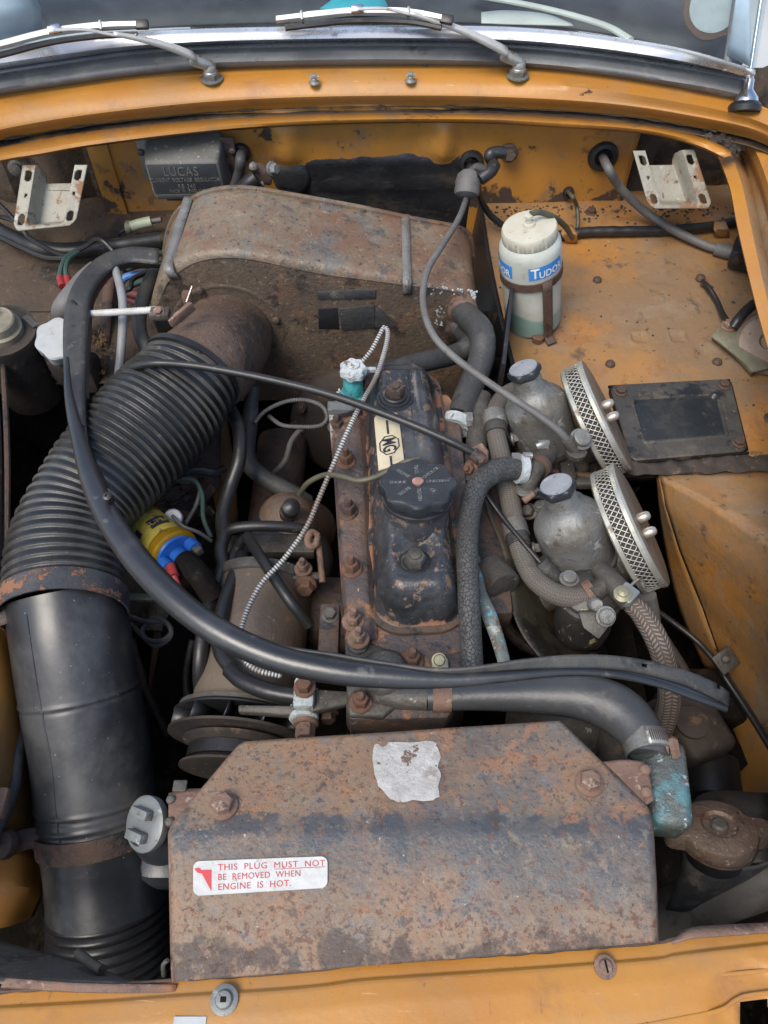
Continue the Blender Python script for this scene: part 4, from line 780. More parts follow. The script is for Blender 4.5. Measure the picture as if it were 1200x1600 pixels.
# remnants of black tape on the face
def on_front(px, py, d=-.003): return UY(px, py, YH + d)
m = MB(); m.prism([on_front(496, 457), on_front(560, 453), on_front(587, 453), on_front(587, 467), on_front(570, 468), on_front(496, 468)], Vector((0, .003, 0)), .0006); ht.add('tape_strip', m, M['dusty'])
m = MB(); m.prism([on_front(497, 483, -.0022), on_front(528, 481, -.0022), on_front(530, 515, -.0022), on_front(498, 514, -.0022)], Vector((0, .002, 0)), .0004); ht.add('tape_patch', m, M['blackpaint'])
m = MB(); m.prism([on_front(529, 483, -.004), on_front(585, 478, -.004), on_front(586, 512, -.004), on_front(534, 517, -.004)], Vector((0, .003, 0)), .0006); m.prism([on_front(586, 478, -.004), on_front(620, 510, -.008), on_front(586, 512, -.004)], Vector((0, .003, 0)), .0005); ht.add('curled_tape', m, M['dusty'])
# two pipe spigots on the right of the face
m = MB(); m.lathe(UY(722, 470, YH + .01), Vector((0, -1, -.15)), [(.021, 0), (.021, .016), (.0225, .018), (.0225, .024), (.019, .026)], 28); ht.add('pipe_stub', m, M['rust_pale'])
m = MB(); m.lathe(UY(712, 505, YH + .01), Vector((0, -1, -.15)), [(.017, 0), (.017, .016), (.0185, .018), (.0185, .022), (.015, .024)], 28); ht.add('pipe_stub', m, M['rust_dark'])
for i in range(26):
    pass
m = MB()
for i in range(110):
    t = R_.random(); 
    if i % 2: c = on_front(lerp(682, 690, R_.random()) + R_.gauss(0, 3), lerp(475, 510, R_.random()), -.001)
    else: c = on_front(lerp(668, 745, t), 446 + 8*t + abs(R_.gauss(0, 4)), -.001)
    if i > 50: c = on_front(739 + R_.gauss(0, 2), lerp(455, 485, R_.random()), -.002)
    q = R_.uniform(.0008, .0024); m.lathe(c, Vector((R_.uniform(-.3, .3), -1, R_.uniform(-.3, .3))), [(q, -.001), (q*.8, .0006), (0, .0008)], 7)
ht.add('corrosion', m, M['salt'], kind='stuff', label='white corrosion crust round the pipe stubs')
# outlet flange on the face, elbow with butterfly lever
FC = Vector((-.235, YH - .002, -.088))
m = MB(); m.lathe(FC + Vector((0, .003, 0)), Vector((0, -1, 0)), [(.085, 0), (.085, .002), (.083, .003), (.078, .003), (.076, .0015), (.06, .0015)], 56); ht.add('outlet_flange', m, M['heat_front'])
for dx, dz in ((.074, .022), (-.03, .076)): fastener(ht, 'screw', FC + Vector((dx, -.002, dz)), Vector((0, -1, 0)), .0065, .006, M['rust_dark'], 'screw')
el = MB()
elbow_pts = [(360, 535, -.060, 66), (352, 520, -.035, 76), (338, 530, -.02, 80), (318, 560, -.018, 80), (300, 590, -.022, 79), (285, 610, -.028, 76)]
EP = [Vector((-.235, .425, -.092)), Vector((-.236, .37, -.083)), Vector((-.243, .305, -.060)), U(304, 582, -.036), U(285, 606, -.042)]
el.tube(EP, r=.066, seg=44, n=40, rf=lambda t, s: 1.0 - .06*sstep(.70, .86, t)); ht.add('outlet_elbow', el, M['elbow'])
# ------------------------------------------------------------------ lever & cable clamp on the elbow
lv = Thing('flap_lever', 'rusty flap lever with its cable stop on top of the heater elbow', 'lever')
m = MB(); m.box(U(283, 492, .047), (.038, .012, .004), X=U(300, 478, .05) - U(264, 508, .043), Y=ZUP, bev=.001); m.box(U(288, 488, .040), (.03, .009, .012), X=U(300, 478, .05) - U(264, 508, .043), bev=.002); lv.add('lever_arm', m, M['rust_pale'])
m = MB(); m.lathe(U(295, 474, .035), ZUP, [(.007, 0), (.007, .014), (.005, .018), (0, .019)], 12); lv.add('pivot', m, M['rust'])
m = MB(); m.tube([U(291, 472, .052), U(300, 447, .065)], r=.0009, seg=6); m2 = MB(); m2.box(U(250, 490, .022), (.026, .018, .010), bev=.002); lv.add('wire_end', m, M['zinc']); lv.add('cable_stop', m2, M['alu_dirty'])
fastener(lv, 'bolt', U(248, 487, .027), Vector((0, -.4, 1)), .0055, .006, M['rust_pale'], 'hex')
m = MB(); m.sheet([[U(238, 498, .015), U(268, 500, .015)], [U(250, 525, -.02), U(272, 520, -.02)], [U(252, 540, -.05), U(262, 545, -.05)]], 6, 4); lv.add('bracket', m, M['blackpaint'], thick=.002)

# ================================================================== INTAKE TRUNKING
tk = Thing('corrugated_hose', 'thick black ribbed air hose curving from the rusty elbow down to the strap', 'hose')
hose = [(303, 578, -.036, 78), (285, 605, -.040, 80), (262, 634, -.045, 88), (214, 686, -.05, 90), (158, 748, -.053, 86), (119, 806, -.057, 84), (104, 868, -.062, 90), (99, 935, -.070, 92)]
def rib(t, s):
    if t < .012: return .985
    f = (s/.0108) % 1.0; d = abs(f - .25); d = min(d, 1 - d)
    return .955 + .042*math.exp(-(d/.14)**2)*(1 + .45*math.sin(s*31)*math.sin(s*17 + 1)) + .009*math.sin(s*23) + .006*math.sin(s*71)
m = MB(); m.tube(hose, seg=56, n=640, rf=rib); tk.add('ribbed_hose', m, M['ribbed'], sharp=60)
m = MB(); m.tube([hose[0], tuple(lerp(a_, b_, .25) for a_, b_ in zip(hose[0], hose[1]))], seg=56, n=4, rf=lambda t, s: 1.012); tk.add('rolled_cuff', m, M['rubber'])
dk = Thing('intake_duct', 'smooth black plastic intake duct running down the left beneath the ribbed hose', 'duct')
dpts = [(100, 930, -.070, 86), (112, 1000, -.095, 89), (127, 1090, -.135, 90), (143, 1180, -.175, 90), (152, 1270, -.212, 90), (163, 1350, -.245, 90), (170, 1420, -.27, 91)]
def beads(t, s):
    v = 1.0
    for c in (.315, .655, .70): v += .020*math.exp(-((t - c)/.006)**2) - .012*math.exp(-((t-c-.012)/.006)**2)
    return v
m = MB(); C_ = m.tube(dpts, seg=56, n=200, rf=beads); dk.add('tube', m, M['duct'], sharp=60)
# moulding seam
m = MB(); seam = [PT((70, 960, -.02)), PT((85, 1090, -.065)), PT((98, 1180, -.105)), PT((108, 1255, -.14))]
Dp = [PT(p) for p in dpts]
def on_duct(px, py, lift=.0):
    d = ray(px, py).normalized(); p = CAM.copy(); best = None; C2 = crom(Dp, 60); rr = m_of(89, Dp[2])
    s = .3
    while s < 1.6:
        q = CAM + d*s; k = min(C2, key=lambda c: (c-q).length_squared)
        if (q-k).length < rr + lift: return q
        s += .002
    return CAM + d
seam_p = []; C2 = crom4([Vector((p.x, p.y, p.z, m_of(q[3], p))) for p, q in zip(Dp, dpts)], 60)
for i in range(3, 44):
    c = Vector(C2[i][:3]); T_ = (Vector(C2[i+1][:3]) - Vector(C2[i-1][:3])).normalized(); d = CAM - c; d = (d - T_*d.dot(T_)).normalized(); sd_ = T_.cross(d)
    if sd_.x > 0: sd_ = -sd_
    seam_p.append(c + (d*math.cos(rad(38)) + sd_*math.sin(rad(38)))*(C2[i][3]*1.0))
m.tube(seam_p, r=.0013, seg=8, n=160, rf=lambda t, s: .6 + .8*abs(noise.noise(Vector((s*25, 0, 2))))); dk.add('seam', m, M['duct'])
m = MB(); m.tube([(168, 1405, -.265, 93), (173, 1460, -.29, 97), (177, 1530, -.325, 100), (178, 1600, -.36, 100)], seg=48, n=240, rf=lambda t, s: .955 + .035*abs(math.sin(t*math.pi*15))); dk.add('ribbed_end', m, M['rubber'])
def strap(label, c, axd, r, w_, bpts):
    t = Thing('hose_strap', label, 'strap', 'steel straps round the intake duct')
    m = MB(); m.lathe(c, axd, [(r*1.0, -w_/2), (r*1.03, -w_/2), (r*1.03, w_/2), (r*1.0, w_/2), (r*1.0, -w_/2)], 56, cap0=False, cap1=False, rfun=lambda th, r_, h: 1 + .006*math.sin(3*th)); t.add('band', m, M['strap'] if w_ > .024 else M['rust_dark'])
    m = MB(); m.sheet(bpts, 8, 3); t.add('strap_tail', m, M['rust_dark'], thick=.0025)
    return t
ax1 = PT(dpts[1]) - PT(hose[-2]); c1 = PT((100, 948, -.073))
strap('flaking steel strap where the ribbed hose joins the smooth duct', c1, (ax1 + Vector((.0, -.01, .025))).normalized(), m_of(95, c1), .026, [[U(18, 942, -.045), U(-30, 957, -.05), U(-90, 975, -.05)], [U(20, 972, -.05), U(-30, 987, -.055), U(-90, 1000, -.055)]])
c2 = PT((155, 1297, -.222)); ax2 = PT(dpts[5]) - PT(dpts[3])
s2 = strap('lower dark rusty strap round the smooth duct beside the radiator plug', c2, ax2.normalized(), m_of(91, c2), .0235, [[U(75, 1290, -.18), U(40, 1295, -.18), U(12, 1302, -.17)], [U(75, 1322, -.19), U(40, 1328, -.19), U(18, 1338, -.18)]])
m = MB(); m.lathe(U(14, 1318, -.165), Vector((-.3, -.3, .9)), [(.014, 0), (.016, .005), (.014, .012), (.008, .014), (0, .014)], 12); s2.add('bolt', m, M['rust_dark'])
m = MB(); m.box(U(-2, 1255, -.12), (.02, .03, .016), bev=.004); s2.add('clip', m, M['rust_pale'])
single('battery_cable', 'thick black cable passing down between the duct and the left inner wing', 'cable', (lambda mm: (mm.tube([(38, 1090, -.16, 9), (28, 1170, -.15, 10), (22, 1230, -.15, 10), (0, 1285, -.14, 10), (-30, 1330, -.14, 10)], seg=14), mm)[1])(MB()), M['dusty'])

# ================================================================== ENGINE
en = Thing('engine', 'rusty four cylinder engine with black rocker cover in the middle of the bay', 'engine')
ZH = -.050
def rowz(L): return [PT(p) for p in L]
# cylinder head slab
hp = [(512, 632, ZH), (520, 720, ZH), (527, 830, ZH), (536, 960, ZH), (541, 1060, ZH), (545, 1125, ZH), (700, 1122, ZH), (745, 1040, ZH), (752, 1020, ZH), (742, 900, ZH), (730, 760, ZH), (718, 640, ZH), (700, 615, ZH), (560, 612, ZH)]
m = MB(); m.prism([PT(p) for p in hp], Vector((0, 0, -.085)), .004); en.add('cylinder_head', m, M['head'])
m = MB(); q = [PT(p) + Vector((0, 0, -.088)) for p in hp]; c = sum(q, Vector())/len(q)
m.prism([c + (p-c)*.97 for p in q], Vector((0, 0, -.27)), .006); en.add('cylinder_block', m, M['rust_dark'])
# water rail / raised lands at the left of the head
m = MB(); m.sheet([[(515, 650, ZH), (522, 740, ZH), (530, 850, ZH), (540, 1000, ZH)], [(520, 650, ZH+.008), (527, 740, ZH+.008), (535, 850, ZH+.008), (545, 1000, ZH+.008)], [(560, 650, ZH+.010), (566, 740, ZH+.010), (571, 850, ZH+.010), (577, 1000, ZH+.010)], [(572, 650, ZH+.002), (576, 740, ZH+.002), (580, 850, ZH+.002), (590, 1000, ZH+.002)]], 70, 4)
for v in m.v: v.z += .0045*noise.noise(Vector((v.x*30, v.y*22, 0)))
en.add('head_ledge', m, M['head'], sharp=70)
# rocker cover as a pressed height field
F0, R0 = U(657, 986, ZH+.003), U(622, 584, ZH+.003)
axv = (R0 - F0); LEN = axv.length; axv.normalize(); sdv = Vector((axv.y, -axv.x, 0)).normalized()
WID = (U(727, 900, ZH) - U(576, 900, ZH)).length
HC = .056
NU, NV = 64, 150
bolts_uv = [(.085, .02), (.715, .0)]        # filled below
def uv_of(p):
    d = p - F0; return d.dot(sdv)/(WID/2), d.dot(axv)/LEN
NB1, NB2, CAPP = U(648, 878, ZH+.030), U(617, 618, ZH+.036), U(652, 775, ZH+.05)
def cover_h(x, y):
    """x across in metres from the centre line, y along from the front"""
    hx = WID/2 - abs(x)
    r = .038; ax_, ay_ = abs(x), abs(y - LEN/2)
    qx, qy = ax_ - (WID/2 - r), ay_ - (LEN/2 - r)
    sd = math.hypot(max(qx, 0), max(qy, 0)) + min(max(qx, qy), 0) - r        # signed distance to the outline
    d = -sd
    if d <= 0: return None
    fl = .007
    tt = min(1, max(0, (d - fl)/.030)); h = HC * (1 - (1 - tt)**2.6)
    f = y/LEN
    # lowered rear platform and front hood step
    h *= lerp(1, .80, sstep(.865, .905, f - .5*x*x*80*.02))
    h *= lerp(1, .93, sstep(.20, .12, f))
    # longitudinal edge ridges
    h -= .0035*sstep(.007, .0095, x)*sstep(.020, .012, x) * sstep(.50, .56, f)*sstep(.89, .85, f)
    return h
def dip(x, y, c, r, dep):
    d = math.hypot(x - c[0], y - c[1]); return dep * sstep(r*1.5, r*.7, d)
b1 = ((NB1-F0).dot(sdv), (NB1-F0).dot(axv)); b2 = ((NB2-F0).dot(sdv), (NB2-F0).dot(axv)); cc = ((CAPP-F0).dot(sdv), (CAPP-F0).dot(axv))
def surf(x, y):
    h = cover_h(x, y)
    if h is None: return 0
    h -= dip(x, y, b1, .020, .010) * sstep(.02, .05, h)
    h += .004*sstep(.052, .038, math.hypot(x-cc[0], y-cc[1]))*sstep(.03, .052, h)
    return max(h, 0)
m = MB(); rows = []; r = .038
for j in range(NV+1):
    y = LEN*j/NV; ay_ = abs(y - LEN/2) - (LEN/2 - r); hw = WID/2
    if ay_ > 0: hw = WID/2 - r + math.sqrt(max(0, r*r - ay_*ay_))
    row = []
    for i in range(NU+1):
        x = -hw + 2*hw*i/NU; p = F0 + sdv*x + axv*y; z = surf(x, y)
        row.append(Vector((p.x, p.y, p.z + z)))
    rows.append(row)
m.grid(rows); rk = en.add('rocker_cover', m, M['cover'], sharp=70)
def on_cover(px, py, lift=.0):
    d = ray(px, py); s = (ZH + HC + .02 - CAM.z)/d.z
    for k in range(400):
        p = CAM + d*s; q = p - F0; x, y = q.dot(sdv), q.dot(axv)
        h = surf(x, y) if abs(x) < WID/2 and 0 < y < LEN else 0
        if p.z <= F0.z + h + lift: return p
        s += .0006
    return p
# cork gasket line
m = MB(); rows = []; ol = []
for k in range(96):
    th = 2*math.pi*k/96; cx, cy = math.cos(th), math.sin(th); 
    x = (WID/2 - r)*(1 if cx > 0 else -1) + r*cx; y = LEN/2 + (LEN/2 - r)*(1 if cy > 0 else -1) + r*cy; ol.append(F0 + sdv*x + axv*y)
c_ = sum(ol, Vector())/96
m.grid([[p + (p-c_).normalized()*o + Vector((0, 0, z)) for p in ol] for o, z in ((.0035, -.004), (.0038, .001), (.003, .0025), (-.004, .003))], True); en.add('gasket_flange', m, M['rust_dark'])
# badge with octagon emblem
def badge_pt(u, v):       # u 0..1 across, v 0..1 from the rear end down
    px = lerp(lerp(584, 591.5, v), lerp(622, 632, v), u); py = lerp(lerp(648, 735, v), lerp(643, 722, v), u); return px, py
cn = [badge_pt(*q) for q in ((0, 0), (1, 0), (1, 1), (0, 1))]; bz = max(on_cover(*q, 0).z for q in cn + [badge_pt(.5, .5)]) + .0012
BQ = [U(*q, bz) for q in cn]
def bp(u, v, h=0): return BQ[0].lerp(BQ[1], u).lerp(BQ[3].lerp(BQ[2], u), v) + Vector((0, 0, h))
ol = []
for (cu, cv, a0) in ((.18, .09, 180), (.82, .09, 270)):
    for k in range(5):
        th = rad(a0 + k*22.5); ol.append(bp(cu + .18*math.cos(th), cv + .08*math.sin(th)))
ol += [bp(1, 1), bp(0, 1)]
m = MB(); m.prism(ol[::-1], Vector((0, 0, -.0022)), .0004); bd = en.add('badge_plate', m, M['badge'], label='cream badge with a dark octagon emblem')
m = MB()
def bar(pts, w_, h=.0007):
    for (a_, b_) in zip(pts, pts[1:]):
        A, B = bp(*a_, h), bp(*b_, h); d = (B-A).normalized(); n = Vector((d.y, -d.x, 0))*w_/2; e2 = d*w_*.35
        b = len(m.v); m.v += [A - n - e2, B - n + e2, B + n + e2, A + n - e2]; m.face((b, b+1, b+2, b+3))
bar([(.5, .16), (.5, .40)], .0026); bar([(.5, .83), (.5, .985)], .0026)
oc = [(.5 + .40*math.cos(rad(22.5 + 45*k)), .615 + .175*math.sin(rad(22.5 + 45*k))) for k in range(9)]; bar(oc, .0014)
# sideways letters inside the octagon
v, f = text_flat('MG', size=1, bold=.022); x0, x1 = min(q.x for q in v), max(q.x for q in v); y0, y1 = min(q.y for q in v), max(q.y for q in v); b = len(m.v)
m.v += [bp(.5 + ((q.y - y0)/(y1 - y0) - .5)*.54, .615 + ((q.x - x0)/(x1 - x0) - .5)*.235, .0009) for q in v]
for q in f: m.face([b + i for i in q])
en.add('emblem', m, M['ink'], parent=bd)
# rocker cover nuts with stepped cup washers
for (px, py) in ((617, 622), (648, 884)):
    P = on_cover(px, py); P = Vector((P.x, P.y, P.z - .002))
    mm = MB(); mm.lathe(P, ZUP, [(.0225, 0), (.0225, .003), (.0195, .0035), (.0185, .006), (.0155, .0065), (.015, .009), (.013, .010), (.0125, .0115)], 36); wa = en.add('cup_washer', mm, M['blackpaint'])
    mm = MB(); mm.hexa(P + ZUP*.0105, ZUP, .0115, .0125); mm.lathe(P + ZUP*.0225, ZUP, [(.006, 0), (.006, .003), (.005, .0035), (0, .0035)], 16); en.add('nut', mm, M['alu_dirty'] if py > 700 else M['rust_dark'], parent=wa)
# head nuts
for px, py, mm_ in ((541, 722, 'rust'), (544, 801, 'rust_dark'), (550, 890, 'rust'), (552, 972, 'rust_pale')): fastener(en, 'head_nut', U(px, py, ZH + .009), Vector((R_.uniform(-.05, .05), R_.uniform(-.05, .05), 1)), .0088, .020, M[mm_], 'nut', ref=Vector((1, R_.uniform(-1, 1), 0)))
fastener(en, 'head_nut', U(560, 999, ZH + .016), ZUP, .0085, .018, M['rust_pale'], 'nut')
fastener(en, 'head_nut', U(643, 1034, ZH + .002), ZUP, .0095, .020, M['rust'], 'nut')
fastener(en, 'head_nut', U(526, 668, ZH + .004), ZUP, .0085, .016, M['rust_dark'], 'nut')
m = MB(); m.box(U(687, 1040, ZH + .006), (.018, .014, .010), bev=.002); en.add('brass_block', m, M['olive'])
fastener(en, 'screw', U(686, 1032, ZH + .012), Vector((0, -.4, 1)), .006, .006, M['olive'], 'slot')
m = MB(); m.box(U(515, 1000, ZH - .012), (.022, .075, .030), bev=.003); en.add('mounting_ear', m, M['rust_dark'])
fastener(en, 'bolt', U(516, 962, ZH + .002), ZUP, .007, .009, M['alu_dirty'], 'hex')
# thermostat housing and water outlet
m = MB(); m.lathe(U(600, 1062, ZH - .004), ZUP, [(.032, 0), (.032, .007), (.028, .010), (.025, .020), (.019, .027), (.008, .030), (0, .030)], 36); 
m.prism([U(548, 1000, ZH + .006), U(585, 1005, ZH + .006), U(640, 1030, ZH + .006), U(650, 1075, ZH + .006), U(600, 1120, ZH + .006), U(545, 1118, ZH + .006), U(540, 1060, ZH + .006)], Vector((0, 0, -.012)), .004, 3)
en.add('thermostat_housing', m, M['alu_dirty'])
m = MB(); m.lathe(U(560, 1012, ZH), ZUP, [(.012, -.01), (.011, .010), (.009, .012)], 18); en.add('stud_boss', m, M['alu_dirty'])
m = MB(); m.lathe(U(563, 1105, ZH - .012), ZUP, [(.016, -.04), (.014, .012), (.012, .018)], 20); en.add('stud_boss', m, M['alu_dirty'])
fastener(en, 'head_nut', U(564, 1098, ZH + .006), ZUP, .0085, .016, M['rust'], 'nut')
m = MB(); m.tube([(590, 1082, -.048, 22), (620, 1088, -.046, 20), (668, 1091, -.044, 19)], seg=28); en.add('water_outlet', m, M['alu_dirty'])
m = MB(); m.sheet([[(585, 1118, -.072), (610, 1120, -.07), (655, 1095, -.066)], [(585, 1124, -.076), (612, 1126, -.075), (657, 1100, -.070)]], 12, 2); en.add('paper_gasket', m, M['olive'], thick=.001)
m = MB(); m.prism([U(548, 1125, -.10), U(700, 1105, -.10), U(680, 1150, -.13), U(560, 1150, -.13)], Vector((0, 0, -.14)), .006); m.lathe(U(620, 1165, -.16), Vector((0, -1, 0)), [(.05, -.03), (.05, .03), (.03, .04)], 28); en.add('water_pump', m, M['rust_dark'])
# lifting bracket at rear left
m = MB(); m.sheet([[U(512, 628, -.020), U(558, 627, -.020)], [U(512, 640, -.022), U(556, 641, -.022)], [U(514, 648, -.030), U(524, 648, -.030)], [U(518, 702, -.060), U(523, 702, -.060)]], 6, 3); en.add('bracket', m, M['alu'], thick=.0025)
# exhaust / inlet manifold side
m = MB(); m.tube([(752, 740, -.10, 26), (762, 860, -.115, 28), (775, 905, -.12, 30)], seg=20); m.tube([(770, 860, -.10, 22), (786, 910, -.10, 26), (790, 925, -.10, 22)], seg=18); m.box(U(758, 860, -.10), (.05, .20, .04), bev=.01); en.add('manifold', m, M['rust_dark'])
m = MB(); m.lathe(U(776, 905, -.075), Vector((.3, -.6, .1)), [(.020, -.02), (.022, 0), (.022, .014), (.016, .016)], 24); en.add('manifold_boss', m, M['alu_dirty'])
m = MB(); m.tube([(738, 760, -.065, 18), (752, 620, -.06, 16)], seg=16); en.add('inlet_pipe', m, M['alu_dirty'])

# oil filler cap
oc_ = Thing('oil_filler_cap', 'black lobed oil filler cap with worn lettering and a copper rivet', 'cap')
P = on_cover(650, 805); P = U(652, 800, ZH + HC - .002)
TOPC = U(653, 753, ZH + HC + .040); axc = (TOPC - P); HT = axc.length; axc.normalize()
m = MB(); m.lathe(P, axc, [(.0355, -.014), (.0350, .002), (.0345, .006), (.034, HT*.55)], 48); oc_.add('filler_neck', m, M['cover'])
lob = lambda th, r_, h: 1 + .052*(math.cos(8*th + .35)) if r_ > .0385 else 1
m = MB(); m.lathe(P, axc, [(.034, HT*.42), (.0385, HT*.44), (.0385, HT*.52), (.037, HT*.54), (.0375, HT*.60), (.0385, HT*.66)], 96); oc_.add('skirt', m, M['cap'])
m = MB(); m.lathe(P, axc, [(.034, HT*.66), (.0405, HT*.70), (.0408, HT*.94), (.0398, HT*.985), (.0388, HT), (.030, HT), (0, HT)], 128, rfun=lambda th, r_, h: 1 + .055*math.cos(8*th + .35)*sstep(.028, .038, r_)); top_ = oc_.add('lobed_top', m, M['cap'], sharp=28)
m = MB(); m.lathe(P, axc, [(.0062, HT - .001), (.0062, HT + .0018), (.0048, HT + .0026), (0, HT + .0028)], 24); oc_.add('rivet', m, M['copper'])
x, y, z = basis(axc, XR); wrd = ['OPEN', 'TIGHTEN', 'SECURE', 'OIL', 'FILLER', 'TURN', 'ENGINE', 'CLOSE']
wrd = ['UNSCREW', 'CHECK OIL', 'TO FILL', 'RELEASE', 'ENGINE', 'SECURE', 'TIGHTEN', 'OIL']
m = MB()
for k, s_ in enumerate(wrd):
    th = rad(k*45 + 2); dx = x*math.cos(th) + y*math.sin(th); dy = z.cross(dx)
    if math.cos(th) < -.2: fx, fy, sg = -dx, -dy, -1
    else: fx, fy, sg = dx, dy, 1
    L0 = .0215
    add_text(m, s_, lambda q: P + z*(HT + .0004) + dx*L0 + fx*(q.x) + fy*q.y, size=.0060, spacing=.80)
oc_.add('lettering', m, M['capmark'])

# heater tap
tp_ = Thing('heater_tap', 'verdigris covered heater tap with a white crusted lobed knob', 'tap')
A = U(552, 618, -.030); B = U(552, 572, .022); ax = (B-A).normalized(); h = (B-A).length
m = MB(); m.lathe(A, ax, [(.017, 0), (.017, .004), (.0135, .008), (.0125, h*.55), (.0105, h*.62), (.0105, h*.8)], 28, rfun=lambda th, r_, hh: 1 + .05*noise.noise(Vector((math.cos(th)*2, math.sin(th)*2, hh*90)))); tp_.add('valve_body', m, M['teal'])
m = MB(); m.lathe(A, ax, [(.011, h*.74), (.0165, h*.78), (.0168, h*.93), (.014, h), (.0075, h*1.01), (.0075, h*1.06), (.004, h*1.08), (0, h*1.08)], 70, rfun=lambda th, r_, hh: 1 + (.08*math.cos(7*th) if r_ > .012 else 0)); tp_.add('knob', m, M['salt'])
m = MB()
for i in range(50):
    th = R_.uniform(0, 6.28); q = A + Vector((math.cos(th), math.sin(th), 0))*R_.uniform(.010, .024) + ZUP*R_.uniform(-.002, .002); s_ = R_.uniform(.001, .003)
    m.lathe(q, ZUP, [(s_, -.001), (s_*.7, .0015), (0, .002)], 6)
tp_.add('corrosion', m, M['salt'], kind='stuff')
m = MB(); m.tube([U(566, 598, -.01), U(590, 588, -.012), U(600, 586, -.014)], r=.009, seg=14); tp_.add('side_outlet', m, M['rust_dark'])
m = MB(); m.box(U(578, 578, .006), (.016, .006, .006), bev=.001); tp_.add('clamp_screw', m, M['salt'])
def hose1(name, label, cat, pts, mat_, seg=18, n=None, r=None, rf=None, group=None, **k):
    m = MB(); m.tube(pts, r=r, seg=seg, n=n or max(30, 14*len(pts)), rf=rf, **k); return single(name, label, cat, m, mat_, group)

# ================================================================== RADIATOR SHROUD
sh = Thing('radiator_shroud', 'rust-mottled steel shroud panel over the radiator behind the slam panel', 'shroud')
def ZSH(px, py):
    if py > 1302: return lerp(.020, .0075, sstep(1302, 1530, py)*.4 + .6*(py-1302)/228)
    return lerp(.001, .020, (py - 1140)/162)
outl_y = [1530, 1480, 1420, 1360, 1318, 1302, 1286, 1250, 1200, 1160]
def left(t): return None
def shp(px, py, l=0): 
    p = U(px, py, ZSH(px, py)); return p + ZUP*l
def side(py, L):
    for (y0, x0), (y1, x1) in zip(L, L[1:]):
        if y0 >= py >= y1: return lerp(x0, x1, (y0-py)/(y0-y1))
    return L[-1][1]
LS = [(1545, 272), (1480, 270), (1300, 266), (1285, 272), (1166, 372), (1158, 384)]; RS = [(1480, 1027), (1380, 1023), (1290, 1018), (1262, 1012), (1138, 886), (1127, 874)]
rows = []
for j in range(61):
    t = j/60; row = []
    ly, ry = lerp(1534, 1159, t), lerp(1472, 1127, t)
    for i in range(81):
        s_ = i/80; py = lerp(ly, ry, s_)
        if j == 0: py = lerp(1534, 1472, s_)
        px = lerp(side(ly, LS), side(ry, RS), s_); p = shp(px, py)
        p.z += .0012*noise.noise(Vector((p.x*13, p.y*13, 7)))*sstep(0, .08, t)
        row.append(p)
    rows.append(row)
m = MB(); m.grid(rows)
sp_ = sh.add('panel', m, M['shroud'], thick=.0018, sharp=60)
def shroud_z(x, y):
    best = None
    for row in rows[::2]:
        for p in row[::2]:
            d = (p.x-x)**2 + (p.y-y)**2
            if best is None or d < best[0]: best = (d, p.z)
    return best[1]
def on_sh(px, py, l=.0012):
    p = shp(px, py); p.z += .0012*noise.noise(Vector((p.x*13, p.y*13, 7))) + l + .0009; return p
m = MB(); ed = [r_[-1] for r_ in rows]; m.grid([[p + Vector((0, 0, .0)) for p in ed], [p + Vector((.002, 0, -.004)) for p in ed], [p + Vector((.002, 0, -.05)) for p in ed]]); m2 = MB(); ed = [r_[0] for r_ in rows]; m2.grid([[p for p in ed], [p + Vector((-.002, 0, -.004)) for p in ed], [p + Vector((-.002, 0, -.05)) for p in ed]])
sh.add('side_flange', m, M['rust_dark'], thick=.0018); sh.add('side_flange', m2, M['rust_pale'], thick=.0018)
for px, py in ((350, 1262), (920, 1226)):
    nn = (on_sh(px+20, py) - on_sh(px, py)).cross(on_sh(px, py-20) - on_sh(px, py)).normalized()
    fastener(sh, 'bolt', on_sh(px, py, .001), nn, .0092, .0105, M['rust_pale'], 'hex', ref=Vector((1, .3, 0)))
# torn white paper remnant
ol = [(583, 1164), (592, 1163), (600, 1168), (606, 1162), (640, 1160), (668, 1158), (681, 1162), (684, 1171), (688, 1185), (685, 1200), (689, 1215), (684, 1231), (687, 1246), (676, 1252), (645, 1252), (622, 1255), (610, 1251), (601, 1240), (592, 1230), (584, 1212), (581, 1188)]
m = MB(); c = (636, 1208); n_ = len(ol); J = []
for k in range(n_):
    a_, b_ = ol[k], ol[(k+1) % n_]
    for f in (0, .5): J.append((lerp(a_[0], b_[0], f) + R_.uniform(-1.5, 1.5), lerp(a_[1], b_[1], f) + R_.uniform(-1.5, 1.5)))
m.grid([[on_sh(lerp(c[0], x, f), lerp(c[1], y, f), .0016 if f < 1 else .0012) for x, y in J] for f in (1, .85, .5, .2, .02)], True)
sh.add('torn_label', m, M['paper'], label='torn white paper label remnant')
# printed warning plate
Q = [(303, 1347), (512, 1339), (512, 1388), (303, 1401)]
BQs = [on_sh(*q, .0015) for q in Q]; zoff = max(on_sh(lerp(303, 512, i/4), lerp(1343, 1395, j/3), 0).z - (BQs[0].lerp(BQs[1], i/4)).lerp(BQs[3].lerp(BQs[2], i/4), j/3).z for i in range(5) for j in range(4))
def sp2(u, v, h=0): return BQs[0].lerp(BQs[1], u).lerp(BQs[3].lerp(BQs[2], u), v) + ZUP*(h + max(0, zoff) + .0006)
ol = []
for (cu, cv, a0) in ((.05, .2, 180), (.95, .2, 270), (.95, .8, 0), (.05, .8, 90)):
    for k in range(6): th = rad(a0 + k*18); ol.append(sp2(cu + .05*math.cos(th), cv + .2*math.sin(th)))
m = MB(); m.prism(ol[::-1], -ZUP*.0012, 0); wp = sh.add('warning_label', m, M['label'], label='silver warning label with red print')
m = MB(); LW = (BQs[1]-BQs[0]).length; LHt = (BQs[3]-BQs[0]).length
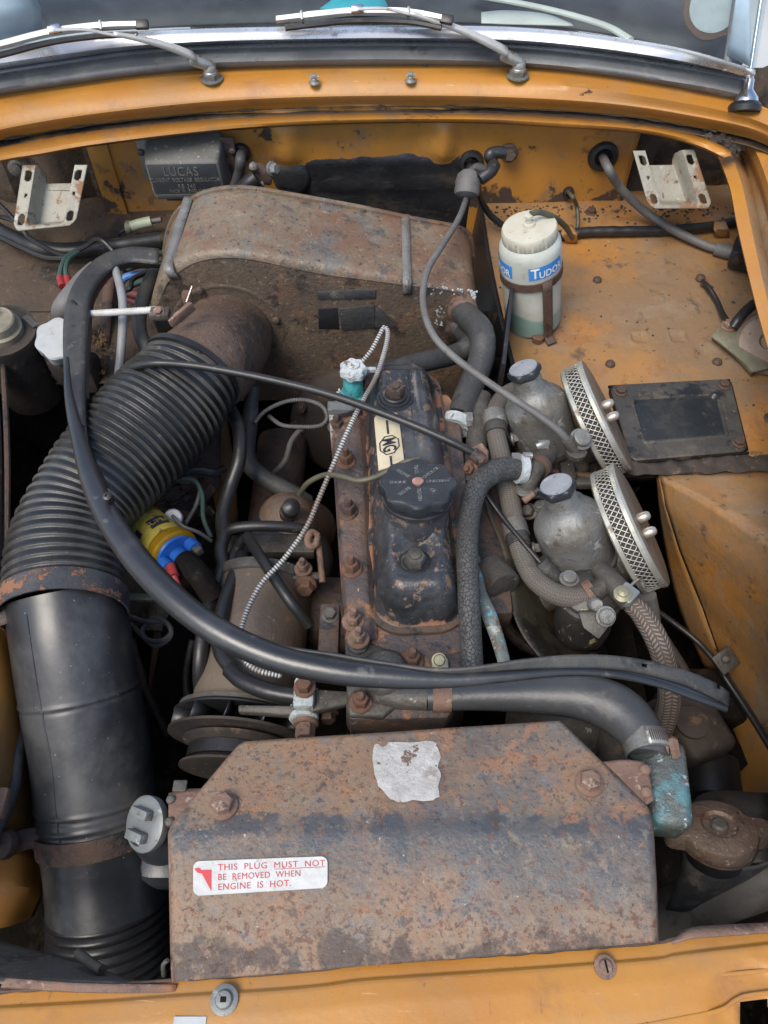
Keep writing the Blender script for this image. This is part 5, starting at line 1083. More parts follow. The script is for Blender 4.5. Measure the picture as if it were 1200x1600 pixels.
for k, (s_, v0) in enumerate((('THIS  PLUG  MUST  NOT', .225), ('BE  REMOVED  WHEN', .515), ('ENGINE  IS  HOT.', .80))):
    v, f = text_flat(s_, size=1, align='LEFT', spacing=1.08); w0 = max(q.x for q in v); tw = (.80, .615, .545)[k]; hh = .20/.72
    b = len(m.v); m.v += [sp2(.182 + q.x/w0*tw, v0 - q.y*hh*.98, .0004) for q in v]
    for q in f: m.face([b + i for i in q])
def quad(m, pts, h): b = len(m.v); m.v += [sp2(*q, h) for q in pts]; m.face(tuple(range(b, b+len(pts))))
quad(m, [(.605, .335), (.982, .335), (.982, .352), (.605, .352)], .0004)
quad(m, [(.01, .22), (.045, .20), (.06, .27), (.135, .27), (.135, .90), (.065, .38), (.03, .34)], .0004)
sh.add('red_lettering', m, M['labelred'], parent=wp)

# ================================================================== RADIATOR ends
rd = Thing('radiator', 'radiator hidden under the shroud, slotted filler plug at left, corroded outlet at right', 'radiator')
m = MB(); m.prism([U(285, 1320, -.03), U(1005, 1290, -.03), U(985, 1200, -.045), U(300, 1240, -.045)], Vector((0, 0, -.40)), .01); rd.add('core', m, M['blackpaint'])
m = MB(); m.tube([(275, 1325, -.055, 42), (250, 1308, -.035, 40), (232, 1290, -.012, 33)], seg=28); m.box(U(264, 1330, -.06), (.04, .06, .05), bev=.012); rd.add('filler_neck', m, M['blue_black'])
pa = U(231, 1287, -.008); pax = (U(215, 1275, .03) - U(245, 1300, -.02)).normalized()
pax = (Vector((-.55, -.25, .8))).normalized()
m = MB(); m.lathe(pa, pax, [(.0225, -.004), (.0235, .0), (.0235, .004), (.021, .0055), (.012, .006), (0, .006)], 40); pl_ = rd.add('filler_plug', m, M['galv'])
x, y, z = basis(pax, Vector((.3, 1, .3)))
m = MB()
for s_ in (-1, 1):
    o = pa + z*.006 + x*(s_*.0095); m.prism([o + y*.010 - x*.0045, o + y*.010 + x*.004, o - y*.011 + x*.004, o - y*.011 - x*.0045], z*.0085, .0015)
rd.add('plug_lug', m, M['galv'], parent=pl_)
m = MB(); m.sheet([[on_sh(262, 1238, -.006), on_sh(262, 1290, -.006)], [on_sh(285, 1232, -.004), on_sh(288, 1282, -.004)], [on_sh(345, 1228, -.008), on_sh(345, 1280, -.008)]], 8, 4); br_ = rd.add('left_bracket', m, M['rust_pale'], thick=.0025)
for px, py in ((266, 1248), (264, 1283)): fastener(rd, 'rivet', on_sh(px, py, -.0045), ZUP, .0042, .0035, M['alu_dirty'], 'screw')
m = MB(); m.box(on_sh(281, 1228, -.002), (.012, .010, .004), bev=.001); rd.add('clip', m, M['alu_dirty'])
# right outlet elbow and bracket
m = MB(); m.box(U(1036, 1232, -.040), (.038, .080, .05), X=Vector((1, -.12, 0)), Y=Vector((.12, 1, 0)), bev=.010, seg=4); m.tube([(1028, 1200, -.040, 27), (1016, 1178, -.030, 30), (1010, 1166, -.024, 31)], seg=28)
for v in m.v: v += Vector((noise.noise(v*90), noise.noise(v*90 + Vector((5, 0, 0))), noise.noise(v*90 + Vector((0, 9, 0)))))*.0012
rd.add('outlet', m, M['verd_metal'], label='blue-green corroded outlet elbow')
m = MB(); m.sheet([[on_sh(942, 1190, -.004), on_sh(975, 1187, -.003), on_sh(1008, 1190, -.003)], [on_sh(970, 1215, -.004), on_sh(1000, 1210, -.003), on_sh(1016, 1215, -.003)], [on_sh(1004, 1258, -.004), on_sh(1012, 1256, -.003), on_sh(1022, 1250, -.003)]], 12, 5); rd.add('right_bracket', m, M['rust_pale'], thick=.003)
for px, py in ((1008, 1203), (1010, 1238)): fastener(rd, 'rivet', on_sh(px, py, -.001), ZUP, .005, .0035, M['rust_pale'], 'screw')

# ================================================================== HOSES
M['tophose'] = mat('dusty_radiator_hose', (.038, .040, .043), (.055, .056, .057), 14, [dict(c=(.10, .095, .085), s=12, lo=.54, hi=.70, r=.65, amt=.7), dict(c=(.26, .24, .19), s=110, lo=.66, hi=.71, bias=[(0, .15, .30, .04)])], rough=.42, bump=(140, .4))
hose1('top_radiator_hose', 'fat black radiator hose bending down to the corroded outlet at right', 'hose', [(668, 1090, -.044, 20), (760, 1086, -.040, 24), (850, 1086, -.036, 30), (915, 1090, -.032, 36), (962, 1108, -.030, 39), (992, 1135, -.026, 37), (1010, 1168, -.022, 33), (1012, 1180, -.022, 33)], M['tophose'], seg=36, n=90)
t = Thing('hose_clip', 'flat rusty band clip on the thin end of the radiator hose', 'clip', 'hose clips'); P = U(690, 1089, -.043); r0 = m_of(22.5, P)
m = MB(); m.lathe(P, Vector((1, .0, 0)), [(r0*.98, -.0095), (r0*1.04, -.0095), (r0*1.04, .0095), (r0*.98, .0095), (r0*.98, -.0095)], 40, cap0=False, cap1=False); t.add('band', m, M['rust_pale'])
t = Thing('hose_clip', 'bright worm drive clip at the lower end of the fat radiator hose', 'clip', 'hose clips')
P = U(1010, 1166, -.0225); ax = (U(1012, 1182, -.022) - U(1002, 1148, -.025)).normalized(); r0 = m_of(34.5, P)
m = MB(); m.lathe(P, ax, [(r0*.98, -.010), (r0*1.05, -.010), (r0*1.05, .009), (r0*.98, .009), (r0*.98, -.010)], 48, cap0=False, cap1=False); t.add('band', m, M['alu'])
xx, yy, zz = basis(ax, Vector((.35, -.1, 1)))
m = MB(); rows_ = []
for k in range(9):
    th = rad(-34 + 8.5*k); d = xx*math.cos(th) + yy*math.sin(th); rows_.append([P + d*(r0*1.085) + zz*o for o in (-.0085, .0085)])
m.grid(rows_); ov = t.add('overlap', m, M['zinc'], thick=.0016)
m = MB()
for k in range(11):
    th = rad(-26 + 5*k); d = xx*math.cos(th) + yy*math.sin(th); m.box(P + d*(r0*1.085 + .0009), (.0009, .0105, .0006), X=d.cross(zz), Y=zz, bev=0)
t.add('worm_slots', m, M['rust_dark'], parent=ov, kind='stuff')
m = MB(); q = U(1047, 1168, -.012); m.tube([U(1034, 1166, -.015), q], r=.008, seg=14); m.lathe(q, RT + ZUP*.4, [(.010, 0), (.011, .004), (.008, .008), (0, .009)], 6); t.add('worm_screw', m, M['rust_pale'])

hose1('heater_hose', 'black rubber heater hose looping from the heater box down to the rear of the head', 'hose', [UY(723, 486, YH - .012), UY(730, 494, YH - .03), (752, 520, -.02), (752, 560, -.035), (735, 605, -.05), (718, 650, -.06)], M['dusty'], seg=24, r=.0178)
hose1('heater_hose', 'black rubber heater hose running left from the heater box to the heater tap', 'hose', [UY(712, 508, YH - .004), UY(724, 520, YH - .02), (735, 535, -.055), (712, 553, -.06), (660, 566, -.045), (615, 578, -.03), (585, 586, -.02)], M['dusty'], seg=24, r=.0142)
t = Thing('hose_clip', 'corroded screw clip where the looping heater hose meets the head', 'clip', 'hose clips')
P = U(713, 663, -.062); ax = U(718, 650, -.06) - P
m = MB(); m.lathe(P, ax, [(.018, -.007), (.0205, -.007), (.0205, .007), (.018, .007)], 32); t.add('band', m, M['salt'])
m = MB(); m.box(U(733, 655, -.05), (.010, .016, .012), bev=.002); m.tube([U(728, 645, -.05), U(735, 668, -.05)], r=.004, seg=8); t.add('screw', m, M['alu'])
hose1('breather_hose', 'thick cracked grey rubber breather hose arching beside the rocker cover', 'hose', [(826, 734, -.028, 16), (800, 732, -.022, 18.5), (772, 737, -.016, 19), (748, 757, -.012, 18), (735, 795, -.012, 17.5), (730, 850, -.014, 17.5), (732, 920, -.020, 17.5), (735, 985, -.028, 17.5), (738, 1040, -.036, 17.5), (740, 1075, -.045, 17)], M['cracked'], seg=28, n=140)
t = Thing('hose_clip', 'whitened wire clip with its screw on the end of the breather hose', 'clip', 'hose clips')
P = U(814, 733, -.024); ax = U(826, 734, -.028) - U(800, 732, -.022)
m = MB(); m.lathe(P, ax, [(.0155, -.0045), (.0178, -.0045), (.0178, .0045), (.0155, .0045)], 32); t.add('band', m, M['salt'])
m = MB(); m.tube([U(800, 715, -.012), U(832, 712, -.010)], r=.0035, seg=10); t.add('screw', m, M['zinc'])
for px, py in ((806, 714), (823, 713)):
    m = MB(); m.lathe(U(px, py + 2, -.0135), RT, [(.007, -.005), (.007, .005)], 6); t.add('clamp_nut', m, M['alu'])
# T piece between the carburettors
t = Thing('vent_pipe_tee', 'cast T shaped vent pipe joining the breather hose to the carburettors', 'pipe')
m = MB(); m.tube([(820, 735, -.03, 14), (835, 738, -.032, 14), (842, 745, -.034, 13)], seg=20); m.tube([(822, 770, -.05, 12), (828, 750, -.034, 14), (835, 735, -.03, 16), (845, 722, -.032, 17), (855, 708, -.04, 17)], seg=22); t.add('tee', m, M['alu_dirty'])
m = MB(); m.lathe(U(842, 728, -.030), U(855, 708, -.034) - U(835, 738, -.03), [(.015, -.005), (.0165, -.004), (.0165, .002), (.015, .003)], 24); m2 = MB(); m2.lathe(U(823, 765, -.045), U(828, 750, -.034) - U(822, 770, -.05), [(.012, -.004), (.0142, -.004), (.0142, .004), (.012, .004)], 24); t.add('collar', m, M['rust_dark']); t.add('collar', m2, M['alu'])
m = MB(); m.tube([U(838, 698, -.022), U(848, 694, -.02), U(856, 692, -.022)], r=.004, seg=8); m2 = MB(); m2.lathe(U(848, 697, -.026), RT, [(.008, -.006), (.008, .006)], 6); t.add('clamp_screw', m, M['zinc']); t.add('clamp_nut', m2, M['alu'])
m = MB(); m.tube([U(818, 783, -.045), U(833, 771, -.04)], r=.0045, seg=10); t.add('drain_stub', m, M['rust_pale'])
hose1('fuel_hose', 'woven fuel hose running past both carburettors to the front float bowl', 'hose', [(836, 604, -.055, 13), (800, 612, -.05, 14), (778, 634, -.048, 14.5), (774, 668, -.05, 15), (782, 710, -.055, 15.5), (793, 760, -.06, 16), (804, 820, -.065, 16), (814, 862, -.068, 16), (832, 900, -.068, 16.5), (862, 925, -.066, 17), (895, 934, -.062, 17), (925, 930, -.058, 17)], M['braid'], seg=26, n=220)
def ferrule(P, ax, r, hl, label):
    t = Thing('hose_ferrule', label, 'ferrule', 'crimped ferrules on the fuel hose')
    m = MB(); m.lathe(P, ax, [(r*.9, -hl), (r*1.08, -hl), (r*1.12, -hl*.3), (r*1.12, hl), (r*.9, hl)], 28); t.add('sleeve', m, M['alu'])
    m = MB(); m.lathe(P, ax, [(r*.9, hl), (r*1.02, hl), (r*1.02, hl*2.4), (r*.9, hl*2.4)], 28); t.add('rubber_end', m, M['dusty'])
    s_ = RT*.6 - UPV*.5
    m = MB(); m.sheet([[P + ZUP*.004 + s_*r*.8 - YF*.008, P + ZUP*.004 + s_*r*.8 + YF*.008], [P + s_*r*2.2 - YF*.006 - ZUP*.006, P + s_*r*2.2 + YF*.006 - ZUP*.006], [P + s_*r*3.1 - ZUP*.012 - YF*.006, P + s_*r*3.1 - ZUP*.012 + YF*.006]], 4, 4); t.add('bracket_tail', m, M['alu_dirty'], thick=.002)
    fastener(t, 'bolt', P + s_*r*2.7 - ZUP*.008, RT + ZUP*.3, .006, .012, M['alu'], 'hex')
P = U(773, 656, -.049); ferrule(P, U(775, 672, -.05) - P, m_of(17, P), .010, 'dull metal ferrule on the woven hose beside the rear carburettor')
P = U(805, 827, -.066); ferrule(P, U(809, 843, -.067) - P, m_of(18, P), .0095, 'dull metal ferrule on the woven hose beside the front carburettor')
hose1('fuel_feed_hose', 'brown herringbone braided hose dropping from the float bowl under the black seal', 'hose', [(985, 942, -.045, 15), (1003, 960, -.05, 17), (1024, 995, -.06, 18), (1037, 1030, -.075, 18), (1046, 1075, -.10, 18), (1041, 1115, -.14, 18), (1025, 1160, -.19, 18)], M['braid2'], seg=26, n=160)
hose1('vacuum_pipe', 'flaking blue painted metal pipe beside the rocker cover', 'pipe', [(742, 870, -.07, 8), (750, 920, -.06, 9), (764, 960, -.052, 12), (778, 1000, -.050, 11), (789, 1040, -.052, 10), (800, 1090, -.07, 9)], M['bluepipe'], seg=16, flat=ZUP, ell=.55)
m = MB(); edge_ = [(725, 625, -.055), (752, 700, -.065), (752, 745, -.07), (762, 800, -.075), (782, 850, -.08), (795, 900, -.085), (800, 950, -.09), (815, 990, -.095), (845, 1030, -.10)]
m.sheet([edge_, [(x + 26, y - 6, z - .02) for x, y, z in edge_], [(x + 60, y - 5, z - .07) for x, y, z in edge_], [(x + 90, y + 10, z - .14) for x, y, z in edge_]], 50, 5, True); single('heat_shield', 'curved olive heat shield sheet between the engine and the carburettors', 'heat shield', m, M['heatshield'], thick=.0016)

# ================================================================== CARBURETTORS and AIR FILTERS
FAX = Vector((.82, .10, .52)).normalized()          # filter axis: outboard and up
def carb(label):
    t = Thing('carburettor', label, 'carburettor', 'pair of carburettors')
    A = U(906, 868, -.085); B = U(869, 757, .018); ax = (B-A).normalized(); H = (B-A).length; R = m_of(55, U(900, 840, -.05))
    x, y, z = basis(ax, Vector((0, -1, 0)))
    wob = lambda th, r_, h: 1 + .010*noise.noise(Vector((math.cos(th)*1.5, math.sin(th)*1.5, h*40)))
    m = MB(); m.lathe(A, ax, [(R*.96, -.004), (R*1.0, 0), (R*1.0, H*.47), (R*.985, H*.52), (R*.94, H*.56), (R*.84, H*.605), (R*.69, H*.65), (R*.56, H*.69), (R*.49, H*.735), (R*.455, H*.79), (R*.44, H*.90)], 64, rfun=wob); d = t.add('dashpot', m, M['alu'], sharp=50)
    m = MB(); s_ = (x*-.2 + y*-1).normalized()
    m.tube([A + ax*(H*.63) + (RT*.5 + YF*.85)*R*.42, A + ax*(H*.60) + (RT*.5 + YF*.85)*R*.70, A + ax*(H*.50) + (RT*.5 + YF*.85)*R*.9], r=R*.17, seg=14); t.add('damper_rib', m, M['alu'], parent=d)
    m = MB(); m.lathe(A, ax, [(R*.40, H*.905), (R*.49, H*.92), (R*.50, H*.97), (R*.48, H*.99), (R*.45, H), (0, H*1.001)], 72, rfun=lambda th, r_, h: 1/max(.87, math.cos((th % (math.pi/3)) - math.pi/6))*.93 if r_ > R*.47 else 1); cp_ = t.add('damper_cap', m, M['blue_black'])
    m = MB(); m.lathe(A, ax, [(R*.44, H*1.002), (R*.43, H*1.012), (0, H*1.014)], 36); t.add('cap_top', m, M['capblue'], parent=cp_)
    m = MB(); m.lathe(A + ax*(H*1.0145) - YF*R*.12, ax, [(.0014, 0), (.0014, .0004)], 10); t.add('vent_hole', m, M['deep'], parent=cp_)
    m = MB(); m.lathe(A, ax, [(R*1.04, -.012), (R*1.06, -.010), (R*1.06, -.003), (R*.95, -.002)], 48); t.add('body_flange', m, M['alu_dirty'])
    m = MB(); m.box(A - ax*.035 + FAX*.0, (.085, .07, .05), X=FAX, Y=ax.cross(FAX), bev=.012, seg=3); m.tube([A - ax*.036 - FAX*.06, A - ax*.036 + FAX*.065], r=.026, seg=24); t.add('body', m, M['alu_dirty'])
    for px, py in ((882, 875), (960, 800), (845, 792)):
        q = U(px, py, -.078)
        m = MB(); m.lathe(q, ax, [(.010, -.02), (.010, 0), (.0085, .001)], 20); b_ = t.add('screw_boss', m, M['alu_dirty'])
        fastener(t, 'screw', q + ax*.001, ax, .0075, .005, M['alu'], 'slot')
    return t
cb = carb('front silver carburettor with a black hexagonal damper cap, nearest the radiator')
d_c = U(845, 642, -.05) - U(897, 822, -.05)
COPIES.append((cb, d_c, 'rear silver carburettor with a black damper cap, nearest the washer bottle'))
M['acorn'] = mat('tarnished_nut', (.50, .45, .38), (.36, .30, .23), 60, [dict(c=(.2, .14, .09), s=60, lo=.58, hi=.66)], rough=.3, metal=.7)
def afilter(label):
    t = Thing('air_filter', label, 'air filter', 'pancake air filters')
    C = U(968, 832, -.075); R = .079; W = .0235
    x, y, z = basis(FAX, ZUP)
    m = MB(); m.lathe(C, FAX, [(.02, -.003), (R*.97, -.003), (R*1.005, -.001), (R*1.01, .004), (R*.985, .0045), (R*.98, .002), (.02, .001)], 80); t.add('back_plate', m, M['filter_rim'])
    m = MB(); m.lathe(C, FAX, [(.02, W+.004), (R*.975, W+.0035), (R*.985, W-.002), (R*1.01, W-.002), (R*1.012, W+.002), (R*.98, W+.0045), (R*.90, W+.006), (.02, W+.0065), (0, W+.0065)], 80); t.add('front_plate', m, M['filter_face'])
    m = MB(); m.lathe(C, FAX, [(R*.985, W-.0025), (R*1.013, W-.0025), (R*1.016, W+.002), (R*.99, W+.0048)], 80, cap0=False, cap1=False); t.add('rim', m, M['filter_rim'])
    m = MB(); m.lathe(C, FAX, [(R*.94, 0), (R*.94, W)], 64); t.add('element', m, M['element'])
    m = MB(); NS = 62; P_ = lambda th, h: C + (x*math.cos(th) + y*math.sin(th))*(R*.985) + FAX*h
    for k in range(NS):
        for sg in (1, -1):
            prev = None
            for j in range(7):
                f = j/6; th = 2*math.pi*(k + sg*f*2.0)/NS; h = .003 + f*(W-.006); dth = .0085; rr = 1
                zig = .0
                c = P_(th, h); tn = FAX.cross(c - C).normalized()
                n_ = (c - C - FAX*h).normalized()*(.0006*sg)
                row = (c - tn*.00075 + n_, c + tn*.00075 + n_)
                b = len(m.v); m.v += row
                if prev is not None: m.face((prev, prev+1, b+1, b))
                prev = b
    t.add('wire_mesh', m, M['mesh'], kind='stuff', thick=.0008)
    for px, py, r_ in ((1007, 807, .0062), (1021, 829, .0062)):
        q = U(px, py, -.02); dq = (q - C); h = dq.dot(FAX); q = q + FAX*(W + .0065 - h)
        m = MB(); m.lathe(q, FAX, [(r_*.9, 0), (r_, .002), (r_, .008), (r_*.85, .012), (r_*.5, .0145), (0, .015)], 20); t.add('acorn_nut', m, M['acorn'])
    return t
af = afilter('front pancake air filter with two bright acorn nuts, partly over the inner wing')
COPIES.append((af, U(918, 655, -.055) - U(968, 826, -.062), 'rear pancake air filter beside the black cover plate'))
# float bowl
fb = Thing('float_bowl', 'black float bowl flecked with yellow paint in front of the front carburettor', 'float bowl')
A = U(905, 990, -.15); B = U(925, 915, -.052); ax = (B-A).normalized(); H = (B-A).length
M['fleck'] = mat('flecked_black', (.035, .034, .032), (.05, .048, .044), 20, [dict(c=(.40, .33, .15), s=45, lo=.60, hi=.62, r=.8), dict(c=(.12, .11, .09), s=20, lo=.58, hi=.7)], rough=.42, metal=.2, bump=(120, .5))
m = MB(); m.lathe(A, ax, [(.014, -.004), (.026, .002), (.032, .012), (.0335, .025), (.0345, H*.72), (.0365, H*.74), (.0365, H*.82), (.034, H*.85)], 48); fb.add('bowl', m, M['fleck'])
m = MB(); m.lathe(A, ax, [(.034, H*.84), (.033, H*.90), (.024, H*.97), (.012, H*1.02), (0, H*1.02)], 40); fb.add('lid', m, M['fleck'])
m = MB(); m.tube([(925, 930, -.05, 15), (950, 908, -.046, 16), (957, 903, -.045, 16)], seg=20); fb.add('inlet_pipe', m, M['alu_dirty'])
m = MB(); m.tube([(935, 888, -.045, 15), (955, 908, -.042, 17), (975, 930, -.042, 18), (985, 943, -.044, 17)], seg=24); fb.add('outlet_pipe', m, M['alu_dirty'])
m = MB(); q = U(928, 905, -.035); m.tube([(921, 917, -.050, 17), (925, 931, -.05, 17.5), (930, 940, -.052, 17)], seg=20); 
m = MB(); m.lathe(U(923, 927, -.056), U(945, 912, -.048) - U(905, 934, -.06), [(.0135, -.005), (.0158, -.005), (.0158, .005), (.0135, .005)], 28); cl = fb.add('band_clip', m, M['rust_pale'])
m = MB(); m.lathe(U(931, 945, -.036), Vector((0, -.5, .7)), [(.0075, -.008), (.0075, .003), (.006, .005), (0, .005)], 16); fb.add('clip_screw', m, M['alu'])
m = MB(); q = U(932, 967, -.040); m.prism([q + Vector((-.018, .008, 0)), q + Vector((.018, .010, 0)), q + Vector((.018, -.002, -.006)), q + Vector((.002, -.020, -.010)), q + Vector((-.014, -.008, -.006))], Vector((0, .006, -.006)), .002); fb.add('spring_plate', m, M['alu_dirty'])
fastener(fb, 'screw', U(946, 963, -.034), Vector((.1, -.5, .8)), .0085, .007, M['alu'], 'slot')
fastener(fb, 'screw', U(889, 905, -.055), ax, .0085, .008, M['alu'], 'slot'); m = MB(); m.lathe(U(889, 907, -.058), ax, [(.010, -.02), (.010, .001)], 20); fb.add('screw_boss', m, M['alu_dirty'])
m = MB(); m.box(U(979, 930, -.030), (.020, .022, .014), X=Vector((.7, -.7, 0)), Y=Vector((.7, .7, 0)), bev=.003); fb.add('hose_clip', m, M['zinc']); m = MB(); m.lathe(U(973, 928, -.022), Vector((-.2, -.2, 1)), [(.0095, -.006), (.0095, .001), (.005, .003), (.005, .006), (0, .007)], 20); fb.add('clip_screw', m, M['olive'])
m = MB(); m.tube([(985, 915, -.06), (1000, 905, -.055), (1008, 920, -.05)], r=.002, seg=8); fb.add('wire_tail', m, M['alu'])
# rod linkage between carbs (dark)
lk = Thing('throttle_linkage', 'dark greasy throttle linkage rods between the two carburettors', 'linkage')
m = MB(); m.tube([(850, 735, -.10), (930, 745, -.10)], r=.005, seg=10); lk.add('spindle', m, M['rust_dark'])
m = MB(); m.box(U(885, 735, -.095), (.02, .04, .02), bev=.004); m.box(U(905, 755, -.10), (.05, .014, .012), bev=.003); lk.add('lever', m, M['alu_dirty'])
fastener(lk, 'nut', U(815, 755, -.075), Vector((-.5, -.3, .8)), .008, .012, M['alu_dirty'], 'hex'); fastener(lk, 'nut', U(828, 800, -.085), Vector((-.5, -.3, .8)), .008, .012, M['alu_dirty'], 'hex')
m = MB(); m.tube([(810, 777, -.10), (845, 777, -.10), (880, 790, -.12)], r=.003, seg=8); lk.add('rod', m, M['alu'])

# ================================================================== BLACK RUBBER SEAL
se = Thing('rubber_seal_strip', 'long loose black rubber bonnet seal strip draped across the engine bay', 'seal strip')
m = MB(); bulb = [(104, 560, .018, 4), (108, 620, .022, 7), (124, 690, .030, 12), (148, 765, .036, 17), (190, 842, .040, 21), (250, 915, .042, 22), (326, 978, .040, 22), (420, 1024, .034, 22), (520, 1048, .032, 21), (615, 1058, .031, 18), (700, 1062, .031, 13), (790, 1057, .033, 9), (880, 1050, .033, 7), (960, 1054, .030, 6), (1030, 1070, .020, 5), (1090, 1092, .008, 5), (1134, 1108, -.004, 5)]
m.tube(bulb, seg=24, n=180); se.add('bulb', m, M['seal'])
oA = [(248, 389, .0), (200, 387, .004), (155, 402, .010), (118, 440, .014), (101, 490, .016), (99, 560, .018), (105, 640, .024), (124, 700, .034), (150, 760, .040), (200, 838, .046), (262, 906, .048), (340, 968, .046), (430, 1006, .042), (520, 1021, .040), (600, 1034, .040), (680, 1045, .041), (750, 1041, .043), (820, 1030, .044), (900, 1023, .042), (980, 1027, .036), (1060, 1044, .022), (1112, 1064, .008), (1139, 1082, -.004)]
iA = [(248, 412, -.006), (200, 410, -.002), (166, 426, .006), (142, 460, .012), (136, 500, .014), (133, 560, .016), (131, 640, .022), (138, 705, .032), (163, 762, .036), (210, 838, .042), (270, 905, .044), (345, 972, .042), (430, 1012, .037), (520, 1029, .034), (600, 1044, .033), (690, 1053, .034), (750, 1050, .035), (820, 1045, .036), (900, 1044, .034), (980, 1048, .027), (1055, 1066, .014), (1106, 1087, .001), (1137, 1104, -.010)]
m = MB(); m.sheet([iA, oA], 220, 4); nv = m
holes = [(114, 472), (128, 668), (1010, 1040), (1122, 1070)]
keep = []
for k, f in enumerate(m.f):
    c = sum((m.v[i] for i in f), Vector())/4; d = c - CAM; px = 600 + FPX*d.x/d.dot(FW); py = 800 - FPX*d.dot(UPV)/d.dot(FW)
    if not any((px-a)**2 + (py-b)**2 < 4.5**2 for a, b in holes): keep.append(k)
m.f = [m.f[k] for k in keep]; m.uv = [None]*len(m.f)
se.add('web', m, M['seal_web'], thick=.0030)
m = MB(); m.sheet([iA[:9], [(x + 7, y + (7 if i < 4 else 1), z - .024) for i, (x, y, z) in enumerate(iA[:9])]], 60, 3); se.add('channel_wall', m, M['seal'], thick=.002)
m = MB(); m.sheet([iA[16:], [(x, y, z) for x, y, z, r_ in bulb[11:]]], 60, 3); se.add('dark_hollow_sheet', m, M['seal'], thick=.0015)  # black sheet standing for the shadowed hollow under the web
m = MB(); m.lathe(on_duct(168, 776) if False else U(168, 776, .060), Vector((.1, -.3, 1)), [(.0045, -.012), (.0045, .002), (.002, .003), (.002, .001), (0, .001)], 14); se.add('stud', m, M['wire_black'])

# ================================================================== CABLES AND WIRES
hose1('control_cable', 'glossy black control cable stretched across the ribbed hose to a bracket by the head', 'cable', [(185, 640, -.09), (187, 606, -.05), (200, 580, .012), (235, 568, .036), (290, 570, .036), (345, 578, .034), (430, 595, .030), (520, 618, .030), (620, 654, .030), (700, 688, .022), (748, 712, .010)], M['wire_black'], r=.0050, seg=14)
hose1('choke_cable', 'thin black cable running behind the breather hose to the front carburettor', 'cable', [(748, 712, -.01), (746, 748, -.03), (775, 795, -.05), (815, 845, -.055), (848, 883, -.06)], M['wire_black'], r=.0032, seg=10)
m = MB(); m.tube([(843, 877, -.059), (868, 905, -.075), (880, 925, -.09)], r=.0105, seg=14); single('cable_boot', 'grey rubber boot on the end of the thin black choke cable', 'boot', m, M['dusty'])
t = Thing('cable_bracket', 'small rusty bracket holding the black control cable beside the head', 'bracket')
m = MB(); m.prism([U(735, 700, .004), U(752, 692, .006), U(762, 705, .004), U(762, 730, -.01), U(748, 733, -.01), U(735, 740, -.015)], Vector((.002, .003, -.003)), .0008); t.add('plate', m, M['rust_pale'])
m = MB(); m.tube([(738, 707, .014), (754, 720, .008)], r=.0078, seg=16); t.add('sleeve', m, M['rust_dark'])
fastener(t, 'nut', U(736, 732, -.012), Vector((-.6, -.5, .6)), .007, .010, M['rust'], 'nut')
hose1('capillary_tube', 'spring-wound metal capillary tube looping from the heater tap down over the dynamo', 'tube', [(562, 570, -.02), (580, 548, -.005), (594, 522, .006), (600, 512, .008), (606, 519, .008), (602, 545, .008), (588, 588, .010), (566, 628, .014), (546, 668, .012), (520, 728, -.005), (500, 775, -.02), (478, 825, -.04), (444, 873, -.055), (410, 910, -.065), (388, 950, -.07), (376, 990, -.07), (380, 1025, -.07), (400, 1046, -.07), (440, 1056, -.075)], M['spring'], r=.0030, seg=9, n=1500, rf=lambda t, s: 1 + .11*math.sin(2*math.pi*s/.0036))
hose1('capillary_tube', 'coil of spring-wound tube coloured dark for the shadow below the heater box', 'tube', [(398, 660, -.14), (415, 642, -.13), (445, 628, -.12), (475, 625, -.12), (502, 634, -.12), (511, 652, -.125), (500, 665, -.13), (470, 667, -.135), (440, 664, -.14), (420, 650, -.15)], M['cable'], r=.0030, seg=8, n=500, rf=lambda t, s: 1 + .17*math.sin(2*math.pi*s/.0036))  # darker material than the other tube paints in its dim place
hose1('throttle_cable', 'long grey sheathed cable hanging from the bulkhead grommet and crossing to the rear carburettor', 'cable', [(733, 292, -.02), (727, 315, -.015), (715, 345, .015), (692, 382, .03), (670, 418, .034), (661, 455, .034), (664, 492, .034), (680, 528, .03), (712, 560, .025), (755, 592, .018), (800, 622, .012), (840, 648, .005), (872, 672, -.005), (890, 692, -.02)], M['cable'], r=.0046, seg=14, n=160)
t = Thing('throttle_cable_end', 'slotted metal clamp at the carburettor end of the grey throttle cable', 'cable end')
m = MB(); m.tube([(886, 686, -.014), (898, 706, -.03)], r=.0075, seg=14); m.lathe(U(900, 706, -.03), ZUP, [(.013, -.004), (.013, .003), (.010, .004)], 20); t.add('sleeve', m, M['alu_dirty'])
fastener(t, 'screw', U(907, 687, -.02), Vector((.2, -.3, 1)), .011, .009, M['alu'], 'slot')
t = Thing('cable_boot', 'grey ribbed rubber boot hanging below the bulkhead grommet', 'boot')
A = U(729, 305, -.012); B = U(733, 268, .012); ax = (B - A).normalized(); h = (B-A).length
m = MB(); m.lathe(A, ax, [(.010, -.004), (.019, 0), (.0205, .006), (.0195, .012), (.0205, .018), (.0195, .024), (.0175, h*.85), (.012, h), (0, h*1.01)], 36, rfun=lambda th, r_, hh: 1 + .02*math.cos(14*th)); t.add('boot', m, M['cable'])
m = MB(); m.tube([B - ax*.006, B + Vector((.012, .004, .004)), U(762, 268, .02)], r=.0075, seg=14); t.add('neck', m, M['dusty'])
t = Thing('bulkhead_pipe', 'black bent pipe and union screwed to the bulkhead above the washer bottle', 'pipe')
